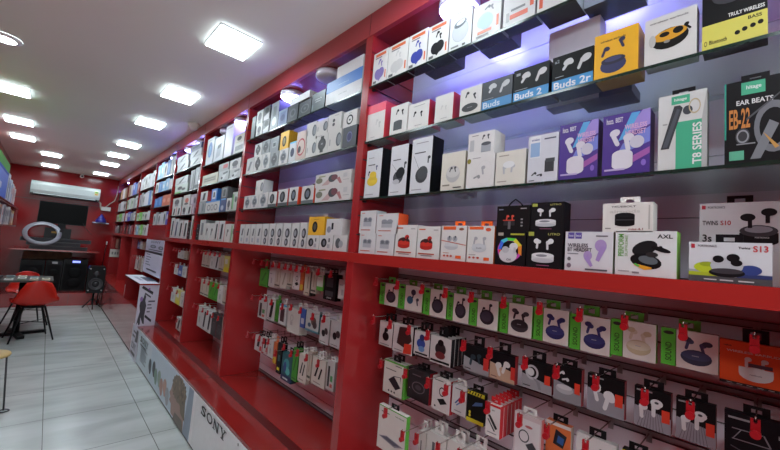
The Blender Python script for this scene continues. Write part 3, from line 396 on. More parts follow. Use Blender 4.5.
'w_keyboard': ('dcdcd8', 'c4c4c0', 'a8a8a4', [('r', .12, .25, .88, .75, '9a9c9e'), ('r', .16, .35, .84, .4, '6a6c6e'), ('r', .16, .5, .84, .55, '6a6c6e'), ('r', .16, .63, .84, .68, '6a6c6e')]), 'cream_cam': ('dcd8c8', 'c8c4b4', 'a8a494', [('e', .5, .5, .24, .24, '2a2c2c'), ('r', .2, .1, .8, .16, 'a8a494')]),
'cream_wide': ('d8d4be', 'c4c0aa', 'a8a494', [('r', .12, .28, .9, .72, 'a8a694'), ('r', .16, .36, .86, .42, '7a7868'), ('r', .16, .56, .86, .62, '7a7868')]), 'silver_pic': ('c4c8c8', 'a8acac', '8a8e8e', [('e', .5, .4, .3, .25, 'e2e6e6', 20), ('e', .35, .3, .1, .14, '34383a'), ('p', [(.5, .6), (.9, .7), (.9, .9), (.4, .8)], '6a6e70')]),
'grey_red': ('a8aaaa', '8a8c8c', '6a6c6c', [('r', .45, .3, .9, .8, 'c04a4a')]), 'grey_red2': ('9a9ca8', '4a5a8a', '6a6c6c', [('r', .2, .4, .8, .8, '6a6c74')]), 'grey_tex': ('9ca2a4', '7a8082', '6a6e70', [('r', .2, .1, .4, .9, 'c8ccce'), ('r', .6, .2, .75, .8, '6a7072')]), 'grey_tex2': ('aab2b4', '7a8082', '6a6e70', [('e', .5, .5, .2, .3, 'd4dadc'), ('r', .1, .05, .9, .2, '5a6264')]),
'w_two_wide': ('d8dad8', '3a8ad0', 'a8acb0', [('o', .25, .45, .12, .26, .3, '5a6268'), ('o', .5, .45, .1, .26, .3, '7a8288'), ('o', .75, .45, .12, .26, .3, '5a6268'), ('r', 0, .9, 1, 1, '3a8ad0')]), 'navy_pic': ('1f3a72', '17294c', '17294c', [('e', .4, .3, .25, .2, 'b8c4d8'), ('r', .1, .9, .9, 1, '4aa0e0')]), 'w_green': ('ccd8c8', 'a8c8a0', '8a9a88', [('r', 0, .1, .25, .9, '6ab06a'), ('e', .6, .6, .2, .16, '4a5a50')]),
'w_phone': ('dcdcda', 'b04040', '8a8a88', phone('1c1c22', .12)), 'blue_w': ('2f7cd0', '2468b4', '2468b4', [('r', .2, .15, .8, .85, 'e4eaee'), ('r', .36, .3, .64, .72, '2a2e38')]), 'dark_phone': ('3a3c40', '5a5c60', '2a2c30', [('r', .2, .12, .8, .88, '8a8e92'), ('r', .3, .2, .7, .8, '26282c')]),
'dark_speck': ('1c1e20', '14161a', '14161a', [('e', .4, .7, .12, .03, 'd0d0d0'), ('e', .6, .4, .12, .03, 'd0d0d0'), ('e', .4, .2, .12, .03, 'd0d0d0')]), 'w_greyband': ('dcdcd8', 'b0b0ae', '8a8a88', [('r', .3, .25, .75, .85, '7a7c80')]), 'w_buds1': ('e2e2de', 'c8c8c4', '8a8a88', [('b', .5, .55, .5, -8, '2c2c30')]),
'w_printer': ('dadcdc', 'bcbebe', '8a8c8c', [('e', .5, .5, .25, .14, '4a4e50', 15), ('r', .1, .15, .9, .25, 'b0b4b4')]), 'w_green2': ('d0dcd2', 'b0bcb2', '7a8a7c', [('r', 0, 0, .5, .2, '5ab04a'), ('e', .4, .6, .2, .2, '2a2e30'), ('e', .7, .4, .15, .15, '3a3e40')]), 'pinkish': ('b09aac', '8a7486', '7a6476', [('r', .1, .1, .4, .8, 'd8c8d0'), ('e', .7, .4, .16, .3, '3a2a3c')]), 'w_reddot': ('dcd8d4', 'c0b8b4', '8a8a88', [('e', .55, .5, .26, .22, 'c8604a'), ('e', .5, .2, .3, .1, '4a4a4c')]),
'w_navyband': ('dcdcdc', 'b0b0ae', '8a8a88', phone('2a3458', .16)), 'w_greenband': ('e0e0dc', 'c8c8c4', '8a8a88', phone('3a6a44', .1)),
'blue_pic': ('2f6fb8', '24589a', '24589a', [('r', .3, .2, .7, .8, '5a9ad8')]), 'lblue_pic': ('8cc0e4', '6aa0c8', '5a90b8', [('e', .5, .5, .25, .2, 'e8f2f8'), ('r', .1, .1, .3, .9, '4a90c8')]), 'orange_pic': ('d8623a', 'b84e2c', 'b84e2c', [('e', .5, .5, .3, .2, 'f0a080')]), 'redbox': ('8a2a30', '6a1c22', '6a1c22', [('r', .2, .1, .5, .8, 'b8585a'), ('e', .7, .5, .15, .2, 'e0d0c8')]),
'limebox': ('7ac84a', '5aa830', '5aa830', [('r', .2, .2, .6, .5, 'e8f0e0')]), 'tanbox': ('a8764e', '8a5e3c', '8a5e3c', [('r', .2, .1, .5, .9, 'd8b894')]), 'violet_pic': ('4a4cb8', '3a3a92', '3a3a92', [('e', .5, .6, .3, .2, 'd8d8f0')]),
# hanging packs
'orange_pk': ('e8541c', 'c84616', 'c84616', [('r', 0, 0, 1, .06, '2a2a2a'), ('t', 'realbuds', .06, .86, .17, .9, '3a1a10'), ('t', 'WIRELESS EARBUDS', .1, .74, .85, .79, 'f4e4dc'), ('b', .4, .58, .28, 0, 'e6e4e2'), ('b', .62, .58, .28, 0, 'e6e4e2'), ('e', .5, .3, .23, .16, 'e8e6e4'), ('r', .27, .3, .73, .44, 'e8e6e4'), ('r', .4, .46, .72, .54, '4a3a44'), ('t', 'realbuds', .42, .27, .58, .31, '8a8a8a')] + [('r', .1+.14*i, .02, .18+.14*i, .035, 'c8c8c8') for i in range(6)]),
'wp_blk': ('e4dfdc', '1c1c1e', '8a8a88', [('b', .5, .6, .5, -8, '1c1a1e'), ('e', .5, .4, .24, .18, '1c1a1e'), ('r', .1, .05, .8, .09, '8a8a8a')]), 'wp_brown': ('e4dfdc', '1c1c1e', '8a8a88', [('p', [(.2, .3), (.6, .2), (.95, .5), (.8, .95), (.3, .9)], '3a1c1c'), ('p', [(.55, .0), (.95, .05), (.95, .4), (.6, .35)], 'e0402a'), ('r', .1, .05, .5, .09, '8a8a8a')]),
'wp_blue': ('e4e0de', '1c1c1e', '8a8a88', [('e', .45, .5, .28, .2, '2f4a9a'), ('e', .5, .75, .16, .14, '26336a'), ('e', .5, .28, .2, .12, '6a9ad0'), ('r', .1, .05, .9, .12, '2a2a2a')]), 'wp_red': ('e4e0de', '26262a', '8a8a88', [('e', .5, .55, .26, .24, '2c1c20'), ('e', .5, .32, .24, .14, '7a2a2e'), ('e', .5, .78, .14, .12, '1c1418'), ('r', .05, .05, .95, .13, '2a2a2a')]),
'bg_blue': ('17181c', 'a02028', '2a2a2c', [('p', [(0, 0), (1, 0), (1, .3), (0, .55)], 'a8a8ac'), ('b', .36, .5, .55, -10, '1c3440'), ('b', .62, .6, .45, 15, '1c3440'), ('p', [(.78, .2), (.98, .2), (.98, .65), (.78, .65)], 'd0342c'), ('r', .06, .08, .3, .12, '4a4a4c')]),
'bg_beige': ('17141a', 'a02028', '2a2a2c', [('p', [(0, 0), (1, 0), (1, .4), (0, .6)], 'c8a88e'), ('b', .38, .45, .6, 20, 'eae6e2'), ('b', .66, .55, .6, -15, 'eae6e2'), ('p', [(.84, .15), (1, .15), (1, .6), (.84, .6)], 'd0342c'), ('r', .06, .08, .3, .12, '8a6a5c')]),
'bg_white': ('17171a', 'a02028', '2a2a2c', [('p', [(0, 0), (1, 0), (1, .3), (0, .5)], 'a8a8ac'), ('o', .34, .6, .22, .26, .3, 'd0d0d4'), ('e', .3, .6, .12, .14, 'e6e6e8'), ('p', [(.45, .4), (.62, .3), (.66, .08), (.58, .06), (.5, .3), (.36, .4)], '8a8a90'), ('r', .76, .3, .94, .62, 'e04028'), ('r', .06, .08, .3, .12, '4a4a4c')]),
'bg_case': ('17171a', 'a02028', '2a2a2c', [('p', [(0, 0), (1, 0), (1, .38), (0, .56)], '98989e'), ('b', .3, .78, .24, -50, 'e8e8ea'), ('b', .46, .62, .24, -70, 'e8e8ea'), ('e', .4, .34, .32, .13, 'c0c0c6'), ('e', .4, .4, .28, .07, 'dcdce0'), ('r', .76, .3, .95, .6, 'e04028')]),
'bg_pods': ('17171a', '8a1c24', '2a2a2c', [('p', [(0, 0), (1, 0), (1, .42), (0, .62)], '9a9aa2'), ('b', .28, .55, .5, 14, 'ecebec'), ('b', .62, .38, .56, -14, 'ecebec'), ('e', .26, .68, .12, .11, 'ecebec'), ('e', .6, .52, .15, .13, 'ecebec'), ('r', .76, .3, .96, .62, 'e04028'), ('r', .06, .9, .45, .94, '9a9a9c')]),
'bg_pods2': ('17171a', '8a1c24', '2a2a2c', [('p', [(0, 0), (1, 0), (1, .38), (0, .52)], '98949c')] + [('p', [(.08+.09*i, 0), (.095+.09*i, 0), (.26+.055*i, .45), (.25+.055*i, .45)], '5a565e') for i in range(9)] + [('b', .26, .45, .45, 4, 'ecebec'), ('b', .6, .55, .45, 0, 'ecebec'), ('e', .62, .68, .17, .1, 'ecebec'), ('e', .62, .69, .06, .03, '3a3a40'), ('r', .76, .26, .97, .56, 'e04028'), ('r', .06, .9, .5, .94, '9a9a9c')]),
'blk_big': ('1c1d24', '121218', '121218', [('r', .12, .45, .7, .47, '8a8a92'), ('r', .12, .66, .6, .68, '8a8a92'), ('p', [(.12, .45), (.14, .45), (.28, .67), (.26, .67)], '8a8a92'), ('p', [(.7, .45), (.72, .47), (.62, .68), (.6, .66)], '8a8a92'), ('p', [(.1, .3), (.7, .1), (.7, .12), (.1, .32)], '5a5a64'), ('t', 'boAt', .82, .68, .98, .75, 'd0d0d4'), ('r', .06, .86, .4, .9, 'b0b0b4')]),
'wg_tab': ('e8e4da', '5ab03a', '8a8a78', [('r', .93, 0, 1, 1, '5ab03a'), ('r', 0, .95, 1, 1, '5ab03a'), ('p', [(.25, .42), (.5, .58), (.85, .3), (.62, .18)], '24242e'), ('p', [(.5, .55), (.8, .6), (.82, .4), (.84, .62), (.5, .58)], '4a4a52'), ('r', .1, .72, .6, .75, '6a6a64'), ('r', .55, .88, .85, .91, '6a6a64'), ('e', .3, .1, .04, .03, '3a3a38'), ('e', .44, .1, .04, .03, '3a3a38'), ('e', .58, .1, .04, .03, '3a3a38')]),
'dk_disc': ('2c2228', 'b02834', '1c1418', [('o', .5, .42, .3, .18, .14, '6a5e66'), ('e', .5, .42, .14, .08, '4a4048'), ('r', .2, .78, .6, .81, '6a5e66'), ('r', .08, .3, .12, .34, 'b0a0a0')]), 'wp_hub': ('e8e0dc', 'c03038', '8a8a88', [('p', [(.3, .34), (.65, .42), (.85, .3), (.5, .2)], '1c1c1e'), ('o', .55, .6, .16, .14, .25, '1c1c1e'), ('e', .2, .12, .05, .03, '3a3a38'), ('r', .1, .9, .6, .93, '6a6a64')]),
'wp_cable': ('e0dedc', 'c8c6c4', '8a8a88', [('p', [(.2, .35), (.3, .35), (.8, .7), (.75, .75)], '3a5a8a'), ('p', [(.3, .3), (.36, .28), (.8, .5), (.78, .56)], '5a7aa8'), ('r', .2, .85, .7, .88, '5a5a5c'), ('r', .2, .1, .7, .13, '8a8a8c')]), 'blk_yel': ('1c1c18', '14140e', '14140e', [('r', 0, .86, 1, .98, 'd8cc2a'), ('r', 0, 0, 1, .12, 'd8cc2a'), ('p', [(.3, .5), (.9, .62), (.9, .72), (.5, .66)], '4a6a9a'), ('e', .2, .3, .06, .05, 'd8cc2a'), ('e', .2, .2, .06, .05, 'd8cc2a')] + [('p', [(.1+.16*i, .87), (.16+.16*i, .87), (.22+.16*i, .97), (.16+.16*i, .97)], '1c1c18') for i in range(5)]),
'rw_stack': ('e8e0dc', 'd0242a', 'c02026', [('p', [(.15, .62), (.3, .66), (.85, .3), (.7, .25)], '2a2a2c'), ('p', [(.12, .5), (.2, .52), (.7, .2), (.6, .18)], '4a4a4c'), ('t', 'JBC', .4, .78, .62, .84, '4a4a4c'), ('r', 0, .93, 1, 1, 'd0242a'), ('r', .15, .1, .8, .13, '8a8a8c')]),
'pink_bl': ('d8c4c4', 'c07070', 'b06868', [('r', .05, .02, .95, .9, 'e4dcdc'), ('p', [(.45, .35), (.7, .45), (.9, .3), (.65, .2)], '3a3a3e'), ('o', .38, .52, .2, .14, .2, '3a3a3e'), ('e', .55, .75, .14, .03, 'b06060'), ('r', .3, .08, .7, .1, '6a5a5c'), ('r', .3, .13, .6, .15, '6a5a5c')]), 'orange_bl': ('d8703a', 'd8c4b4', '8a8a88', [('p', [(.3, .5), (.7, .45), (.85, .75), (.4, .85)], '20242e'), ('p', [(.45, .55), (.7, .52), (.75, .68), (.5, .72)], '2a5a9a'), ('p', [(.5, .05), (.8, .0), (.9, .3), (.6, .35)], '20242e'), ('r', 0, .92, 1, 1, 'e8e0d8')]),
'wp_dash': ('e4e0de', 'c8c4c0', '8a8a88', [('t', 'DASH', .6, .72, .95, .80, '1c1c1e'), ('r', .1, .5, .5, .54, '8a8a8c')]), 'wg_tall': ('e8e0d8', '5ab03a', '8a8a78', [('r', 0, .975, 1, 1, '5ab03a'), ('p', [(.05, .28), (.35, .36), (.95, .30), (.65, .2)], '8a8690'), ('p', [(.12, .29), (.36, .34), (.85, .29), (.62, .23)], '5a5664'), ('r', .1, .86, .4, .88, '5a5a58'), ('t', 'wireless', .6, .88, .92, .91, '4a6a3a')]),
'wp_cable2': ('e2ddd8', 'd0cac4', '8a8a88', [('r', .3, .5, .44, .78, '5a5a60'), ('r', .34, .3, .4, .5, '8a8a90'), ('r', .56, .3, .68, .56, '3a3a40'), ('r', .59, .1, .65, .3, '8a8a90')]), 'green_pk': ('3f9a2c', '2f7a20', '2f7a20', [('p', [(.2, .3), (.4, .3), (.8, .8), (.6, .8)], '2a6a1c'), ('r', .1, .05, .9, .1, '2a6a1c')]),
'wp_line': ('dcdad6', 'c4c2be', '8a8a88', [('r', .1, .7, .5, .74, '8a8a8a'), ('r', .35, .2, .6, .5, 'b4b4b4')]), 'cream_pk': ('d0c4b4', 'b0a494', '8a8074', [('r', .05, .08, .95, .16, '4a443c'), ('r', .4, .3, .6, .85, 'a89a88')]), 'wp_swirl': ('dcd4c8', 'b8b0a4', '8a8a88', [('p', [(.3, .2), (.5, .2), (.8, .85), (.6, .85)], 'a09888')]), 'orange_sl': ('d8703a', 'b85a2c', 'b85a2c', [('r', 0, .0, 1, .3, 'd8b43a')]), 'long_pk': ('d8d0bc', '2c2a26', '8a8a78', [('r', .2, .1, .7, .14, '6a6458'), ('r', .45, .3, .6, .8, '9a927e'), ('r', .85, 0, 1, 1, '3a3832')]),
'wg_small': ('d8dcd0', '5ab03a', '8a8a78', [('r', 0, 0, 1, .25, '5ab83a'), ('r', .1, .85, .8, .9, '6a9a5a')]), 'blk_case': ('1a1a1c', '101012', '101012', [('r', .15, .15, .8, .35, '3a3a3e'), ('t', 'case', .3, .06, .7, .12, 'c8c8ca'), ('r', .2, .5, .75, .85, '2e2e34'), ('r', .3, .88, .7, .91, '9a9a9c')]), 'wp_mix': ('d8d8d4', 'b8b8b4', '8a8a88', [('r', .15, .1, .4, .8, '2a2a2c'), ('r', .5, .3, .8, .5, '4a9a5a'), ('r', .5, .1, .8, .22, 'c85a4a')]), 'wp_phone': ('e0e0de', 'b8b8b4', '8a8a88', phone('1c1c22', .18)), 'wp_brownp': ('dce0e0', 'c4c8c8', '8a8a88', [('r', .2, .15, .75, .8, '4a2c34'), ('r', 0, .9, 1, 1, '4aa8d0')]), 'wp_box': ('e4e2da', 'cfccc4', 'b0aca4', [('o', .35, .6, .12, .14, .2, 'b0aeaa'), ('r', .25, .3, .45, .45, 'c4c2be')]), 'blue_pk': ('3a5aa8', '2c4686', '2c4686', [('r', .2, .2, .8, .5, 'd8dce8')]), 'wp_cluster': ('cfd4d2', '2a6a70', '8a8a88', [('e', .6, .5, .2, .2, '6a4a44'), ('e', .7, .35, .16, .16, '4a3a3a'), ('e', .3, .3, .12, .1, '3a5a7a'), ('r', 0, 0, 1, .1, '5a8a9a')]), 'wp_dkbuds': ('dcdcdc', 'b8b8b4', '8a8a88', [('e', .4, .42, .18, .14, '26242a', 40), ('e', .68, .52, .18, .14, '3a2a2e', 40), ('p', [(.3, .3), (.42, .28), (.5, .5), (.4, .55)], '26242a'), ('r', .1, .06, .7, .1, '9a9a9a')]), 'wr_card': ('e0dcda', 'b83038', '8a8a88', [('p', [(.3, .3), (.6, .3), (.7, .9), (.4, .9)], '1c1a1c'), ('r', .7, .1, .95, .4, 'c83038')]), 'blk_slim': ('22262a', '14161a', '14161a', [('r', .2, .1, .8, .2, 'd8cc2a'), ('r', .3, .4, .7, .6, '3a6a6a')]), 'teal_pk': ('1f5a62', '17404c', '142a44', [('r', 0, 0, 1, .22, '1c2c58'), ('e', .45, .62, .3, .2, '3a9aa0', 30), ('e', .6, .4, .24, .14, '5ab8b0', -20), ('e', .35, .5, .14, .2, '2a4a8a'), ('r', .2, .06, .7, .12, 'c8d8d8')]), 'wp_hands': ('e4dcd0', 'c8beb0', '8a8a88', [('p', [(.2, .3), (.34, .3), (.5, .7), (.4, .72)], '1c1a1c'), ('p', [(.5, .25), (.62, .25), (.78, .65), (.68, .68)], '1c1a1c'), ('r', .15, .08, .7, .12, '9a948a')]), 'yel_pk': ('d8cc6a', 'b8ac4a', 'b8ac4a', [('r', 0, 0, 1, .3, 'e0d020'), ('r', .2, .5, .7, .8, 'e8e8e0')]), 'tan_pk': ('a88c78', '8a7060', '8a7060', [('r', .3, .2, .6, .8, 'd0bca8')]),
}
for nm, c1, c2, bd in (('grn_blk', '2a2630', '3c3646', 0), ('grn_blue', '2c5a78', '30283c', 1), ('grn_dk', '3c383e', '2a262c', 2), ('grn_navy', '262a5c', '32386e', 2), ('grn_cream', 'c8b898', 'd8ccb4', 2), ('grn_navy2', '2c3248', '3a4262', 2)):
    a = [('r', 0, 0, .27, 1, '58b83a'), ('r', .27, 0, .285, 1, '2a4a20'), ('t', 'SOUND', .08, .12, .2, .62, '2a4a1c', 1), ('e', .14, .88, .1, .05, '2a2a2c')]
    if bd == 2: a += [('b', .52, .68, .36, -14, c2), ('b', .76, .62, .36, 14, c2), ('e', .47, .78, .09, .07, c1), ('e', .82, .72, .09, .07, c1), ('e', .63, .33, .27, .2, c1), ('e', .63, .38, .26, .12, c2), ('r', .56, .36, .68, .38, 'a8a8b0')]
    elif bd == 1: a += [('e', .5, .42, .13, .16, c1), ('b', .66, .68, .36, -10, c2), ('b', .82, .42, .36, 14, c2), ('e', .63, .74, .1, .12, c2)]
    else: a += [('e', .62, .4, .25, .26, c1), ('e', .60, .42, .18, .18, c2), ('b', .74, .78, .3, 0, c1), ('b', .5, .66, .24, -20, c1)]
    STY[nm] = ('ebe3dc', '58b83a', '3a8a24', a)

def card(c):
    v = lin(c); k = .76 if min(v[:3]) > .3 else (.85 if max(v[:3]) > .03 else .5)
    f = lambda x: max(0, min(255, round(255*(x*12.92 if x <= .0031308 else 1.055*x**(1/2.4)-.055))))
    return '%02x%02x%02x' % tuple(f(x*k) for x in v[:3])
def carton(sty, w, h, d):
    """front faces -x at x=0, depth along +x, y centred, z from 0"""
    f, s, b, art = STY[sty]; m = MB()
    f, s, b = card(f), card(s), card(b); art = [tuple(card(q) if isinstance(q, str) and len(q) == 6 and all(ch in '0123456789abcdef' for ch in q) and i_ > 1 else q for i_, q in enumerate(a)) for a in art]
    m.box(0, d, -w/2, w/2, 0, h, mat(f), side=mat(s), top=mat(f), bot=mat(b))
    m.paint((0, w/2, 0), (0, -w, 0), (0, 0, h), (-1, 0, 0), art)
    return m
def hang_tab(w, h0, h1, col, x):
    """euro-slot tab: posts from h0 up to h1 with a bar over the hook"""
    m = MB(); c = mat(col); w = min(w, .044); t = .0012
    m.box(x-t, x+t, -w/2, -w/2+w*.3, h0, h1, c); m.box(x-t, x+t, w/2-w*.3, w/2, h0, h1, c)
    m.box(x-t, x+t, -w/2+w*.3, w/2-w*.3, max(h0, h1-.007), h1, c)
    if h1-h0 > .014: m.box(x-t, x+t, -w/2+w*.3, w/2-w*.3, h0, h0+(h1-h0)*.35-.002, c); return m

